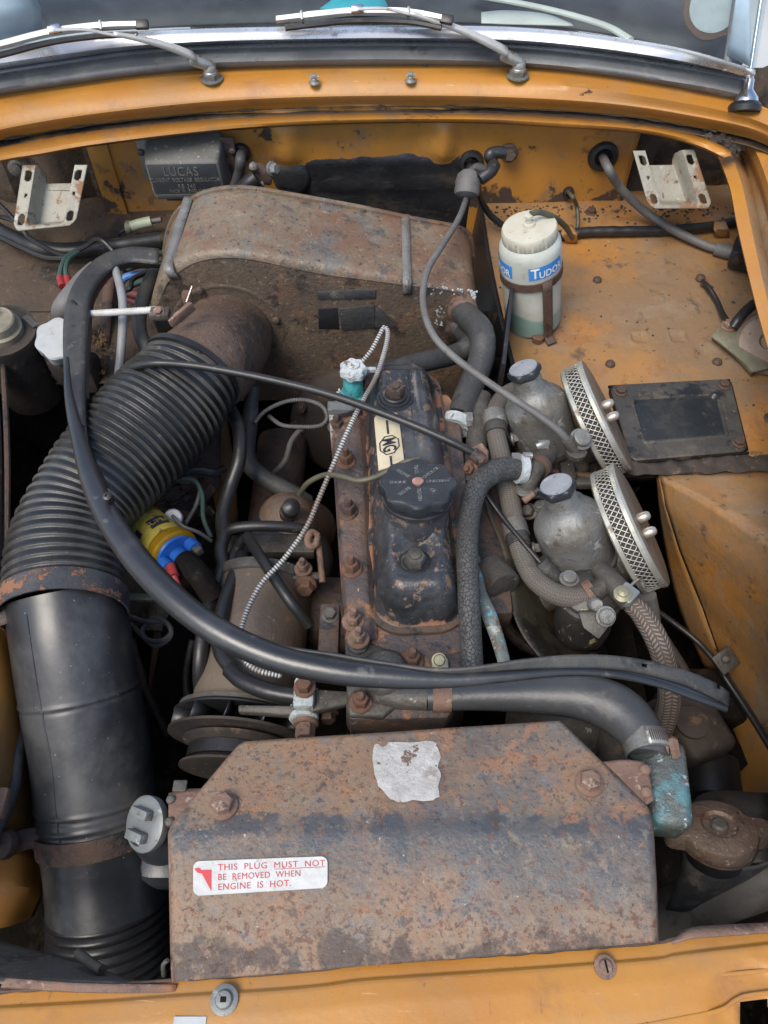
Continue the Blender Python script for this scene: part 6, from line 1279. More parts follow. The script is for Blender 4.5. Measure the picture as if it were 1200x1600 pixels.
m = MB(); m.tube([UY(735, 262, .78), (738, 268, .005), (752, 276, .012)], r=.008, seg=12); m.tube([(750, 280, .010), (766, 268, .018), (772, 258, .02)], r=.0105, seg=14); m.tube([(772, 262, .012), (768, 250, .022), (765, 242, .03), (775, 238, .032), (790, 239, .03)], r=.0095, seg=14); t.add('pipe', m, M['wire_black'])
fastener(t, 'union_nut', UY(795, 239, .775), Vector((0, -1, .3)), .0115, .018, M['rust_dark'], 'hex')
def grommet(px, py, r, lab):
    t = Thing('rubber_grommet', lab, 'grommet', 'rubber grommets in the bulkhead'); P = UY(px, py, wall_y(px) - .002)
    m = MB(); prof_ = [(r*.5, .006), (r*.62, .010), (r*.85, .009), (r, .004), (r*1.02, 0)]; m.lathe(P, Vector((0, -1, .15)), prof_, 32, cap0=False); t.add('ring', m, M['wire_black'])
    m = MB(); m.lathe(P, Vector((0, -1, .15)), [(r*.55, .003), (0, .0032)], 24); t.add('bore', m, M['deep'])
grommet(736, 254, .022, 'black grommet behind the grey boot, above the washer bottle')
grommet(942, 244, .026, 'large black grommet with a thick grey cable at the right of the bulkhead')
grommet(888, 300, .010, 'small black grommet with a thin clear tube above the shelf')
grommet(377, 238, .016, 'black grommet just right of the voltage regulator')
hose1('speedometer_cable', 'thick grey cable dropping from the large right grommet across the shelf', 'cable', [UY(942, 246, .79), (950, 262, .0), (968, 292, -.04), (1005, 328, -.085), (1050, 358, -.10), (1100, 382, -.105), (1125, 390, -.105)], M['cable'], r=.0074, seg=18)
m = MB(); m.tube([(1118, 388, -.105), (1146, 396, -.105)], r=.0115, seg=16); single('cable_sleeve', 'grey rubber sleeve where the thick cable enters the black connector', 'sleeve', m, M['cable'])
t = Thing('connector_block', 'black connector block on the right edge of the shelf', 'connector'); m = MB(); m.box(U(1172, 398, -.095), (.06, .055, .035), X=Vector((.9, -.4, 0)), Y=Vector((.4, .9, 0)), bev=.006); t.add('housing', m, M['wire_black'])
m = MB(); m.tube([U(1150, 408, -.09), U(1160, 402, -.075)], r=.008, seg=12); t.add('stub', m, M['wire_black']); m = MB(); m.lathe(U(1163, 380, -.075), ZUP, [(.007, 0), (.007, .006), (0, .007)], 12); t.add('screw', m, M['wire_black'])
hose1('wire_loom', 'taped black wiring loom clipped along the back of the right shelf', 'wires', [(1190, 340, -.105), (1140, 349, -.106), (1100, 355, -.106), (1040, 360, -.108), (980, 361, -.108), (920, 362, -.108), (872, 368, -.110)], M['wire_black'], r=.0085, seg=14, n=120, rf=lambda t, s: 1 + .12*noise.noise(Vector((s*60, 0, 0))))
hose1('bulkhead_wire', 'black wire curving down from the bulkhead to behind the washer bottle', 'wire', [(745, 285, .0), (752, 312, -.05), (765, 335, -.08), (785, 352, -.10)], M['wire_black'], r=.0055, seg=12)
hose1('washer_tube', 'thin clear washer tube hanging from the small grommet', 'tube', [UY(888, 301, .785), (893, 306, -.05), (901, 322, -.08), (903, 350, -.10), (897, 366, -.115)], M['wire_olive'], r=.0036, seg=10)
hose1('breather_wire', 'olive wire running from the dark canister behind the oil filler cap', 'wire', [(468, 772, -.06), (482, 754, -.03), (508, 742, -.012), (535, 745, .0), (560, 751, .006), (585, 746, .012), (610, 734, .022), (634, 722, .028), (655, 718, .030)], M['wire_olive'], r=.0034, seg=10)
for i, (pts, r, lab) in enumerate((
    ([(352, 832, -.13), (372, 824, -.12), (420, 822, -.12), (470, 826, -.13), (500, 840, -.15), (512, 870, -.18), (508, 910, -.22)], .0072, 'black ignition lead arching over behind the dynamo'),
    ([(386, 838, -.11), (415, 882, -.085), (450, 935, -.085), (484, 978, -.11)], .0068, 'straight black ignition lead slanting across the rear of the dynamo'),
    ([(352, 832, -.13), (345, 860, -.13), (348, 888, -.13), (332, 930, -.13), (318, 985, -.12), (312, 1050, -.14), (318, 1120, -.22)], .0085, 'left black ignition lead of the pair running down beside the dynamo'),
    ([(378, 868, -.14), (366, 900, -.12), (350, 945, -.11), (342, 990, -.11), (345, 1020, -.105), (362, 1046, -.10)], .0085, 'right black ignition lead of the pair ending in a black boot'),
    ([(380, 840, -.15), (364, 870, -.14), (354, 905, -.14), (344, 935, -.15), (330, 980, -.17)], .0075, 'short black ignition lead between the pair by the dynamo'),
    ([(360, 640, -.10), (373, 670, -.10), (374, 715, -.11), (360, 760, -.13), (348, 805, -.14), (350, 840, -.14)], .0095, 'black hose curling down beside the coil'))):
    hose1('ignition_lead', lab, 'lead', pts, M['wire_black'], r=r, seg=14, group='ignition leads')
m = MB(); m.tube([(358, 1046, -.10, 13), (380, 1064, -.095, 14), (420, 1080, -.09, 14), (462, 1088, -.088, 13)], seg=20); single('lead_boot', 'black rubber boot on the lead in front of the dynamo', 'boot', m, M['rubber'])
hose1('heater_pipe', 'dusty black hose descending under the heater box to the filter canister', 'hose', [(395, 605, -.12, 10), (390, 660, -.15, 13), (386, 715, -.17, 14), (410, 745, -.18, 14), (455, 770, -.2, 14), (480, 785, -.22, 13)], M['dusty'], seg=18)
hose1('spring_wire', 'thin dull cable hanging in the dark gap behind the engine', 'cable', [(470, 670, -.14), (455, 690, -.17), (445, 720, -.2), (425, 742, -.23)], M['cable'], r=.0042, seg=8)
# ================================================================== DYNAMO
dy = Thing('dynamo', 'rusty cylindrical dynamo with a finned fan and belt pulley at the front', 'dynamo')
A = U(415, 912, -.165); B = U(382, 1108, -.178); ax = (B - A); LN = ax.length; ax.normalize(); Rd = .062
m = MB(); m.lathe(A, ax, [(Rd*.97, .006), (Rd, .010), (Rd, LN*.5), (Rd*1.002, LN)], 56, rfun=lambda th, r_, h: 1 + .004*noise.noise(Vector((math.cos(th)*2, math.sin(th)*2, h*20)))); dy.add('case', m, M['rust'] if False else mat('dynamo_rust', (.115, .09, .066), (.085, .064, .046), 9, [dict(c=(.17, .09, .055), s=4, lo=.50, hi=.62, amt=.85), dict(c=(.026, .026, .027), s=5, lo=.55, hi=.64, r=.4, amt=.9), dict(c=(.16, .085, .05), s=20, lo=.58, hi=.66), dict(c=(.26, .19, .14), s=70, lo=.62, hi=.7)], rough=.6, bump=(140, .5)))
m = MB(); m.lathe(A, ax, [(Rd*.5, -.006), (Rd*1.04, -.005), (Rd*1.05, .001), (Rd*1.05, .008), (Rd*.98, .010)], 56); m.box(U(470, 908, -.135), (.05, .012, .03), bev=.004); dy.add('end_plate', m, M['alu_dirty'])
fastener(dy, 'bolt', U(478, 912, -.120), Vector((0, -1, .3)), .010, .014, M['rust'], 'hex'); fastener(dy, 'bolt', U(474, 890, -.115), ZUP, .008, .018, M['rust_pale'], 'nut')
def ring_ax(h): return A + ax*(LN + h)
m = MB(); m.lathe(A, ax, [(Rd*.99, LN), (Rd*1.22, LN+.004), (Rd*1.23, LN+.009), (Rd*1.1, LN+.010)], 64); dy.add('front_plate', m, M['alu_dirty'])
Rf = Rd*1.30
m = MB(); m.lathe(A, ax, [(.02, LN+.012), (Rf*.98, LN+.012), (Rf, LN+.0125), (Rf, LN+.0145), (.02, LN+.0145)], 72); fan = dy.add('fan_disc', m, M['blackpaint'])
m = MB(); m.lathe(A, ax, [(.02, LN+.033), (Rf*1.02, LN+.033), (Rf*1.02, LN+.036), (.02, LN+.036)], 72); dy.add('fan_disc', m, M['grime'])
x, y, z = basis(ax, ZUP)
for k in range(12):
    th = 2*math.pi*k/12; d = x*math.cos(th) + y*math.sin(th); tn = z.cross(d)
    m = MB(); c = A + ax*(LN+.0237) + d*(Rf*.80); m.sheet([[c - d*.017 - ax*.009, c + d*.017 - ax*.009], [c - d*.017 + ax*.009 + tn*.004, c + d*.017 + ax*.009 + tn*.004]], 3, 2); dy.add('fan_blade', m, M['blackpaint'], thick=.0016)
m = MB(); m.lathe(A, ax, [(Rd*.55, LN+.036), (Rd*1.02, LN+.040), (Rd*1.03, LN+.043), (Rd*.72, LN+.052), (Rd*.72, LN+.060), (Rd*1.0, LN+.069), (Rd*1.01, LN+.072), (Rd*.4, LN+.073)], 56); dy.add('pulley', m, M['grime'])
m = MB(); m.lathe(A, ax, [(Rd*.74, LN+.050), (Rd*.90, LN+.049), (Rd*.90, LN+.063), (Rd*.74, LN+.062)], 56); single('fan_belt', 'worn black fan belt round the dynamo pulley', 'belt', m, M['rubber'])
# adjuster bracket
br = Thing('dynamo_bracket', 'corroded bracket and bolt between the dynamo and the thermostat housing', 'bracket')
m = MB(); m.prism([U(372, 1101, -.095), U(455, 1102, -.085), U(470, 1075, -.085), U(545, 1080, -.085), U(545, 1100, -.085), U(492, 1112, -.085), U(478, 1120, -.09), U(372, 1112, -.097)], Vector((0, 0, -.010)), .002); br.add('arm', m, M['alu_dirty'])
m = MB(); m.lathe(U(476, 1108, -.10), Vector((0, -1, .15)), [(.014, -.022), (.016, -.020), (.016, .012), (.014, .014)], 24); m.box(U(476, 1086, -.082), (.022, .034, .022), bev=.004); br.add('lug', m, M['salt'])
fastener(br, 'bolt', U(478, 1128, -.10), Vector((0, -1, .1)), .0105, .018, M['rust_pale'], 'hex'); fastener(br, 'nut', U(476, 1075, -.068), ZUP, .0085, .014, M['rust'], 'hex'); fastener(br, 'bolt', U(512, 1112, -.11), Vector((0, -1, .1)), .009, .012, M['rust_dark'], 'hex')

# rusty canister top with boot
t = Thing('oil_filter', 'round rust-browned canister with a black rubber booted sender on top', 'oil filter')
A = U(445, 815, -.20); ax = Vector((-.25, -.45, .85)).normalized()
m = MB(); m.lathe(A, ax, [(.044, -.10), (.044, -.01), (.041, .006), (.032, .018), (.016, .024), (0, .025)], 44); t.add('canister', m, M['rust_dark'] if False else mat('canister_rust', (.12, .085, .06), (.085, .06, .045), 14, [dict(c=(.19, .085, .04), s=24, lo=.54, hi=.64), dict(c=(.05, .045, .04), s=30, lo=.58, hi=.68)], rough=.5, bump=(140, .5)))
P = A + ax*.022 + Vector((.010, .006, 0)); a2 = (U(468, 768, -.06) - P).normalized()
m = MB(); m.lathe(P, a2, [(.012, -.004), (.012, .006), (.008, .008)], 18); t.add('sender', m, M['rust_pale'])
m = MB(); m.lathe(P, a2, [(.0105, .004), (.011, .02), (.0125, .022), (.0125, .030), (.010, .032), (.010, .044), (.012, .046), (.012, .056), (.004, .062)], 20); t.add('rubber_boot', m, M['wire_black'])
m = MB(); m.tube([(497, 836, -.10, 5), (487, 832, -.095, 5.5), (481, 842, -.095, 6), (484, 854, -.095, 6), (493, 851, -.095, 5.5), (496, 840, -.09, 5)], seg=12, n=60); m.tube([(496, 838, -.10, 5), (500, 870, -.11, 5), (504, 910, -.12, 5)], seg=12); single('lifting_hook', 'bent rusty steel lifting hook beside the cylinder head', 'hook', m, M['rust_pale'])
t = Thing('distributor', 'dark distributor body hidden in the gap between the dynamo and the head', 'distributor')
m = MB(); m.box(U(425, 855, -.19), (.12, .03, .02), bev=.004); t.add('clamp_plate', m, M['alu_dirty']); m = MB(); m.lathe(U(440, 870, -.26), ZUP, [(.05, 0), (.05, .05), (.04, .07), (0, .072)], 28); t.add('cap', m, M['blackpaint'])

# ================================================================== COIL
co = Thing('ignition_coil', 'gold ignition coil with blue plastic top lying beside the ribbed hose', 'coil')
A = U(216, 812, -.16); B = U(268, 868, -.10); ax = (U(285, 880, -.115) - U(222, 822, -.135)).normalized()
Cc = U(258, 850, -.115); Rc = .028
x, y, z = basis(ax, ZUP)
m = MB(); m.lathe(Cc, ax, [(Rc*.9, -.055), (Rc, -.052), (Rc, .012), (Rc*1.02, .013)], 44); co.add('can', m, M['gold'])
m = MB(); m.lathe(Cc, ax, [(Rc*1.02, .012), (Rc*1.14, .013), (Rc*1.15, .024), (Rc*1.06, .026), (Rc*.9, .027)], 44); co.add('crimped_rim', m, M['gold'])
m = MB(); m.lathe(Cc, ax, [(Rc*.95, .026), (Rc*.9, .030), (Rc*.45, .031), (Rc*.42, .052), (Rc*.34, .053), (0, .053)], 36); co.add('blue_top', m, M['blue'])
for s_ in (1, -1):
    m = MB(); q = Cc + ax*.03 + (x*.25*1 + y*s_)*Rc*.72; m.lathe(q, ax, [(.009, 0), (.0085, .014), (0, .015)], 18); co.add('terminal_post', m, M['blue'])
    m = MB(); m.box(q + ax*.018, (.012, .010, .010), X=ax, Y=y, bev=.001); co.add('terminal', m, M['alu_dirty'])
m = MB(); m.tube([Cc + ax*.046 + x*.002, Cc + ax*.075, Cc + ax*.10 - ZUP*.03], r=.0145, seg=24); co.add('rubber_boot', m, M['deep'])
# printed label round the can
def wrap(a, l, lift): 
    return Cc + ax*l + (x*math.cos(a) + y*math.sin(a))*(Rc + lift)
tow = (CAM - Cc).normalized(); a0 = math.atan2(tow.dot(y), tow.dot(x))
m = MB(); m.grid([[wrap(a0 + lerp(-1.25, 1.25, i/24), l, .0006) for i in range(25)] for l in (-.040, -.015, .008)]); lb = co.add('sticker', m, M['yellow'])
m = MB(); m.grid([[wrap(a0 + lerp(-1.0, -.10, i/12), l, .0011) for i in range(13)] for l in (-.022, -.004)]); co.add('black_patch', m, M['ink'], parent=lb)
m = MB(); add_text(m, 'SUPER', lambda q: wrap(a0 - .55 + (-q.x)/Rc*-1*-1, -.013 - q.y*1, .0016), size=.012, spacing=.95); co.add('lettering', m, M['yellow'], parent=lb)
m = MB(); m.grid([[wrap(a0 + lerp(.35, .62, i/6), l, .0011) for i in range(7)] for l in (-.026, -.012)]); m2 = MB(); m2.lathe(wrap(a0 + .55, -.010, .0009), (x*math.cos(a0+.55) + y*math.sin(a0+.55)), [(.0035, 0), (.0035, .0003), (.008, .0004), (.008, 0)], 24); co.add('black_mark', m, M['ink'], parent=lb)
t = Thing('white_plug', 'round dusty white plastic plug beside the gold coil', 'plug'); q = U(271, 810, -.12)
m = MB(); m.lathe(q, Vector((.1, -.5, .8)), [(.011, -.006), (.0125, 0), (.0125, .004), (.011, .006), (0, .0062)], 28); t.add('disc', m, M['white']); m = MB(); m.tube([q + ZUP*.006, U(285, 822, -.11), U(310, 832, -.12), (330, 845, -.14)], r=.0025, seg=8); t.add('wire', m, M['cable'])
m = MB(); m.tube([Cc + ax*.05 + y*.018 + x*.012, Cc + ax*.066 + y*.024 + x*.010], r=.006, seg=12); m.tube([Cc + ax*.066 + y*.024 + x*.010, Cc + ax*.085 + y*.03], r=.004, seg=10); single('red_terminal', 'red insulated terminal plugged on the coil', 'terminal', m, M['red'])
# crumbly chassis debris behind coil
m = MB()
for i in range(90):
    px, py = lerp(205, 330, R_.random()), lerp(690, 810, R_.random())
    if px - 205 + (py - 690)*.75 < 45 or px + (py-690)*-.1 > 335: continue
    p = U(px, py, -.17 + R_.uniform(-.02, .015)); q = R_.uniform(.008, .02)
    m.box(p, (q, q*.7, .003), X=Vector((R_.uniform(-1, 1), R_.uniform(-1, 1), R_.uniform(-.4, .4))), Y=Vector((R_.uniform(-1, 1), R_.uniform(-1, 1), .2)), bev=0)
gr2 = m.build('rust_flakes', M['rust_dark']); gr2['kind'] = 'stuff'; gr2['label'] = 'loose flakes of rust and dried leaves on the chassis beside the coil'
m = MB(); m.sheet([[(200, 700, -.17), (300, 690, -.17), (345, 640, -.17)], [(190, 860, -.20), (280, 830, -.2), (345, 760, -.2)]], 12, 6); body.add('engine_mount_plate', m, M['rust_dark'], thick=.003)
m = MB(); m.box(U(290, 744, -.13), (.016, .024, .004), bev=.001); single('wire_clip', 'flat rusty clip holding thin green wires above the coil', 'clip', m, M['rust_pale'])
for i, pts in enumerate(([(262, 756, -.12), (285, 748, -.115), (305, 752, -.12), (316, 775, -.13), (318, 810, -.15), (330, 840, -.16)], [(255, 742, -.12), (285, 738, -.115), (310, 735, -.12), (335, 738, -.13), (350, 732, -.14)], [(300, 750, -.12), (312, 762, -.125), (306, 790, -.14), (290, 818, -.13)])):
    hose1('thin_wire', ('green wire curling down above the coil', 'black wire bundle running right from the rusty clip', 'thin grey wire dropping to the white plug')[i], 'wire', pts, (M['wire_green'], M['wire_black'], M['cable'])[i], r=(.0032, .0055, .0025)[i], seg=8)
hose1('wire_coil', 'loop of dusty thin wire lying in the dark beside the duct', 'wire', [(200, 962, -.20), (225, 970, -.19), (255, 972, -.19), (268, 985, -.19), (255, 1000, -.19), (232, 1000, -.2), (222, 985, -.2), (240, 966, -.19), (262, 975, -.185), (266, 995, -.19), (240, 1008, -.2), (205, 975, -.21)], M['cable'], r=.0032, seg=8, n=140)
m = MB(); m.box(U(220, 934, -.15), (.06, .010, .006), bev=.001); single('small_stay', 'short pale steel stay between the duct and the seal strip', 'stay', m, M['olive'])

# ================================================================== VOLTAGE REGULATOR
vr = Thing('voltage_regulator', 'black voltage regulator box with raised lettering mounted on the bulkhead', 'regulator')
TLf, TRf, BLf, BRf = UY(223, 255, .690), UY(341, 253, .690), UY(237, 315, .690), UY(352, 308, .690)
TLf, TRf = UY(224, 254, .700), UY(340, 252, .700); zt = (TLf.z + TRf.z)/2
X_ = (TRf - TLf).normalized(); zb = UY(290, 312, .690).z
FXc = (TLf + TRf)/2; Wd = (TRf - TLf).length; Hh = zt - zb
def vf(u, v, h=0): return TLf.lerp(TRf, u) + Vector((v*.006, -.010*v, -Hh*v)) + Vector((0, -h, 0))
m = MB(); D_ = .060
fr = [vf(0, 0), vf(1, 0), vf(1, 1), vf(0, 1)]
t_ = bmesh.new(); a_ = [t_.verts.new(p) for p in fr]; b_ = [t_.verts.new(p + Vector((0, D_, .020 if i < 2 else 0)) + Vector((.004 if i in (0, 3) else -.004, 0, 0))*(-1)) for i, p in enumerate(fr)]
t_.faces.new(a_[::-1]); t_.faces.new(b_)
for i in range(4): t_.faces.new((a_[i], a_[(i+1) % 4], b_[(i+1) % 4], b_[i]))
bmesh.ops.recalc_face_normals(t_, faces=t_.faces[:]); bmesh.ops.bevel(t_, geom=t_.edges[:], offset=.006, segments=3, affect='EDGES', profile=.5); m.bm(t_)
vr.add('cover', m, M['regul'])
m = MB(); m.prism([vf(.035, .06, .0012), vf(.965, .06, .0012), vf(.965, .82, .0012), vf(.035, .82, .0012)], Vector((0, .002, 0)), .0006); fp = vr.add('name_panel', m, M['regul_f'])
m = MB(); m.prism([vf(.06, .865, .0012), vf(.94, .865, .0012), vf(.94, .97, .0012), vf(.06, .97, .0012)], Vector((0, .002, 0)), .0006); vr.add('lower_panel', m, M['regul_f'])
m = MB()
for s_, u0, v0, sz, spc in (('LUCAS', .47, .245, .0175, 1.15), ('CURRENT  VOLTAGE  REGULATOR', .5, .46, .0072, 1.02), ('RB 340', .5, .63, .0085, 1.2), ('MADE  IN  ENGLAND', .5, .755, .0062, 1.05)):
    v, f = text_flat(s_, size=sz, spacing=spc, ext=.0006); b = len(m.v)
    m.v += [vf(u0, v0, .0016 + q.z) + X_*q.x + Vector((0, 0, q.y*1.25)) for q in v]
    for q in f: m.face([b + i for i in q])
vr.add('raised_lettering', m, M['regul'], parent=fp)
for sx, px in ((-1, 0), (1, 1)):
    m = MB(); p = vf(px, .35) + Vector((sx*.008, .05, 0)); m.box(p, (.026, .004, .075), bev=.003); vr.add('mounting_foot', m, M['alu'] if sx < 0 else M['rust_dark'])
    fastener(vr, 'screw', p + Vector((sx*.008, -.003, .015)), Vector((0, -1, 0)), .006, .005, M['alu_dirty'], 'screw')
m = MB(); m.box(vf(.25, 1.04) + Vector((0, .03, -.006)), (.035, .02, .012), bev=.002); vr.add('terminal_block', m, M['alu_dirty'])
# cable and lug on the bulkhead
t = Thing('battery_cable', 'thick grey-black battery lead with a bolted clamp beside the regulator', 'cable')
m = MB(); m.tube([(356, 318, -.06, 10), (372, 304, -.02, 11), (386, 290, .0, 13), (402, 277, .012, 14)], seg=18); t.add('cable', m, M['rubber'])
m = MB(); m.box(U(412, 272, .012), (.030, .020, .026), X=Vector((.8, 0, -.25)), bev=.004); t.add('clamp', m, M['rust_dark'])
fastener(t, 'bolt', U(424, 264, .022), Vector((.8, -.5, .3)), .0085, .012, M['alu'], 'hex'); fastener(t, 'screw', U(396, 262, .03), ZUP, .007, .008, M['alu'], 'screw'); m = MB(); m.box(U(404, 290, -.0), (.020, .005, .008), X=Vector((.8, 0, .3)), bev=.001); t.add('pinch_bolt', m, M['zinc'])
hose1('bulkhead_wire', 'black wire entering the grommet right of the regulator', 'wire', [UY(377, 240, .765), (376, 248, .02), (374, 268, .0), (366, 292, -.03), (352, 312, -.06)], M['dusty'], r=.0085, seg=14)
hose1('bulkhead_wire', 'black cable looping from the regulator terminals under the battery lead', 'wire', [(345, 322, -.05), (375, 308, -.03), (400, 306, -.025), (412, 318, -.04)], M['wire_black'], r=.006, seg=12)

# ================================================================== WASHER BOTTLE
wb = Thing('washer_bottle', 'cloudy white plastic washer bottle with blue print held on the shelf by a strap', 'washer bottle')
A = U(833, 502, ZS + .002); B = U(827, 352, .055); ax = (B - A); HB = ax.length; ax.normalize(); Rb = m_of(47, U(830, 430, -.03))
m = MB(); m.lathe(A, ax, [(Rb*.80, 0), (Rb*.93, .004), (Rb*.96, .012), (Rb*.97, HB*.35), (Rb*.96, HB*.56), (Rb*.985, HB*.60), (Rb*1.0, HB*.64), (Rb*1.0, HB*.80), (Rb*.97, HB*.85), (Rb*.88, HB*.885), (Rb*.82, HB*.90)], 60); wb.add('bottle', m, M['bottle'])
m = MB(); m.lathe(A, ax, [(Rb*.84, HB*.885), (Rb*.87, HB*.895), (Rb*.87, HB*.975), (Rb*.83, HB*.992), (Rb*.6, HB*1.0), (0, HB*1.0)], 144, rfun=lambda th, r_, h: 1 + (.010*math.cos(60*th) if r_ > Rb*.85 else 0)); cpb = wb.add('screw_cap', m, M['plastic'])
m = MB(); m.lathe(A + ax*HB, ax, [(.009, 0), (.008, .004), (.005, .005), (.0045, .012), (.006, .013), (.0055, .016), (0, .017)], 20); wb.add('spout', m, M['plastic'], parent=cpb)
x, y, z = basis(ax, Vector((0, -1, 0)))
def wb_pt(a, h, lift): return A + ax*h + (x*math.cos(a) + y*math.sin(a))*(Rb*1.0 + lift)
tw = (CAM - A); ac = math.atan2(tw.dot(y), tw.dot(x))
def blab(a_lo, a_hi, s_, ts, nm):
    H0, H1 = HB*.655, HB*.775
    m = MB(); m.grid([[wb_pt(lerp(a_lo, a_hi, i/20), lerp(H0, H1, j/4), .0005) for i in range(21)] for j in range(5)]); o = wb.add('blue_label', m, M['blueprint'])
    m = MB(); v, f = text_flat('UDOR', size=.74, align='LEFT', spacing=1.02, bold=.012); v2, f2 = text_flat('T', size=1.12, align='LEFT', bold=.02); tw_ = max(q.x for q in v2)*.92; n0 = len(v2)
    v = [Vector((q.x, q.y*.98 + .06, 0)) for q in v2] + [Vector((q.x + tw_, q.y - .10, 0)) for q in v]; f = f2 + [tuple(i + n0 for i in q) for q in f]; xm = max(q.x for q in v); k0 = len(v); v += [Vector((tw_*.5, .44, 0)), Vector((xm, .44, 0)), Vector((xm, .50, 0)), Vector((tw_*.5, .50, 0))]; f = f + [(k0, k0+1, k0+2, k0+3)]; wmx = xm; b = len(m.v)
    m.v += [wb_pt(lerp(a_lo, a_hi, ts + q.x/wmx*.92), lerp(H0, H1, .44 + q.y*1.02), .0010) for q in v]
    for q in f: m.face([b + i for i in q])
    wb.add('lettering', m, M['whiteprint'], parent=o)
sgn = 1 if y.dot(RT) > 0 else -1
def aof(px): 
    best = None
    for i in range(-100, 101):
        a = ac + sgn*i*.0157; p = wb_pt(a, HB*.72, 0); d = p - CAM; q = 600 + FPX*d.x/d.dot(FW)
        if best is None or abs(q-px) < best[0]: best = (abs(q-px), a)
    return best[1]
blab(aof(826), aof(826) + sgn*1.25, 'TUDOR', .05, 0); blab(aof(800) - sgn*1.25, aof(800), 'TUDOR', .03, 0)
st = Thing('bottle_strap', 'rusty steel strap and leg holding the washer bottle', 'strap')
m = MB(); m.lathe(A + ax*(HB*.575), ax, [(Rb*.99, -.0065), (Rb*1.03, -.0065), (Rb*1.03, .0065), (Rb*.99, .0065)], 48); st.add('band', m, M['rust_dark'])
lg = wb_pt(aof(853), HB*.60, .004); n_ = (x*math.cos(aof(853)) + y*math.sin(aof(853)))
tn = z.cross(n_); ft = A + n_*(Rb + .004)
m = MB(); m.sheet([[lg - tn*.0075 + ax*.004, lg + tn*.0075 + ax*.004], [ft - tn*.007 + ax*.004, ft + tn*.007 + ax*.004], [ft - tn*.0075 + n_*.012, ft + tn*.0075 + n_*.012]], 5, 6); st.add('leg', m, M['rust_dark'], thick=.003)
m = MB(); m.lathe(U(840, 532, ZS + .002), ZUP, [(.009, 0), (.009, .008), (.005, .010), (0, .010)], 14); st.add('foot_bolt', m, M['rust'])
hose1('washer_tube', 'dark tube arching from the washer bottle spout down to the shelf', 'tube', [(829, 334, .072), (845, 332, .070), (868, 341, .055), (884, 355, .02), (894, 372, -.05)], M['wire_olive'], r=.0042, seg=12)

# ================================================================== BLACK COVER PLATE, HORN/RELAY ON THE RIGHT
cv = Thing('cover_plate', 'black rectangular access cover plate screwed to the right shelf', 'cover plate')
q4 = [(952, 604), (1140, 594), (1168, 706), (985, 722)]
Pq = [U(*q, ZS + .004) for q in q4]
def cvp(u, v, h=0): return Pq[0].lerp(Pq[1], u).lerp(Pq[3].lerp(Pq[2], u), v) + ZUP*h
def rrect(u0, u1, v0, v1, ru, rv, h, n=6):
    o = []
    for cu, cv, a0 in ((u0+ru, v0+rv, 180), (u1-ru, v0+rv, 270), (u1-ru, v1-rv, 0), (u0+ru, v1-rv, 90)):
        for k in range(n+1): th = rad(a0 + 90*k/n); o.append(cvp(cu + ru*math.cos(th), cv + rv*math.sin(th), h))
    return o
M['plate_black'] = mat('cover_black', (.012, .015, .017), (.020, .023, .024), 9, [dict(c=(.05, .046, .038), s=6, lo=.54, hi=.70, r=.6, amt=.6), dict(c=(.035, .033, .03), s=30, lo=.56, hi=.66, r=.7, amt=.6), dict(c=(.2, .17, .13), s=90, lo=.66, hi=.71)], rough=.38, bump=(100, .5))
m = MB(); L8 = [rrect(0, 1, 0, 1, .06, .10, -.003), rrect(0, 1, 0, 1, .06, .10, .0022), rrect(.008, .992, .012, .988, .055, .09, .0034), rrect(.13, .87, .185, .815, .04, .06, .0036), rrect(.14, .86, .20, .80, .035, .055, .0052), rrect(.15, .85, .215, .785, .03, .05, .0052), rrect(.158, .842, .228, .772, .03, .05, .003)]
M['plate_frame'] = mat('dusty_plate_frame', (.035, .034, .031), (.055, .052, .046), 9, [dict(c=(.11, .095, .07), s=8, lo=.50, hi=.66, r=.8, amt=.75), dict(c=(.014, .016, .018), s=12, lo=.54, hi=.62, r=.4), dict(c=(.18, .10, .06), s=60, lo=.62, hi=.68)], rough=.5, bump=(100, .6))
m.grid(L8, True); cv.add('plate', m, M['plate_frame'], sharp=30)
m = MB(); m.grid([rrect(.158, .842, .228, .772, .03, .05, .003), rrect(.168, .832, .243, .757, .03, .05, .0003), rrect(.40, .60, .42, .58, .03, .05, .0002)], True); m.face([len(m.v) - 28 + k for k in range(28)]); cv.add('recessed_panel', m, M['plate_black'], sharp=30)
m = MB(); m.tube(rrect(-.004, 1.004, -.006, 1.006, .06, .10, -.0015)+[rrect(-.004, 1.004, -.006, 1.006, .06, .10, -.0015)[0]], r=.0022, seg=8, n=200); cv.add('gasket', m, M['deep'])
for u, v in ((.07, .11), (.93, .10), (.93, .90)): fastener(cv, 'bolt', cvp(u, v, .004), ZUP, .0072, .007, M['rust_dark'], 'hex')
hr = Thing('horn', 'brown disc horn on a bent steel bracket at the right edge of the shelf', 'horn')
m = MB(); a0_ = [(1112, 522, -.112), (1132, 500, -.112), (1150, 520, -.112), (1180, 560, -.112), (1200, 575, -.112), (1172, 580, -.112)]
m.prism([U(1113, 524, -.100), U(1130, 500, -.100), U(1160, 525, -.100), U(1215, 572, -.100), U(1180, 580, -.100)], Vector((0, 0, -.003)), .0008); hr.add('bracket', m, M['olive'])
m = MB(); m.sheet([[(1111, 524, -.101), (1150, 553, -.101), (1178, 580, -.101)], [(1114, 530, -.118), (1150, 562, -.118), (1174, 588, -.118)]], 12, 2); hr.add('bracket_flange', m, M['olive'], thick=.002)
fastener(hr, 'bolt', U(1138, 511, -.100), ZUP, .009, .010, M['rust_pale'], 'hex')
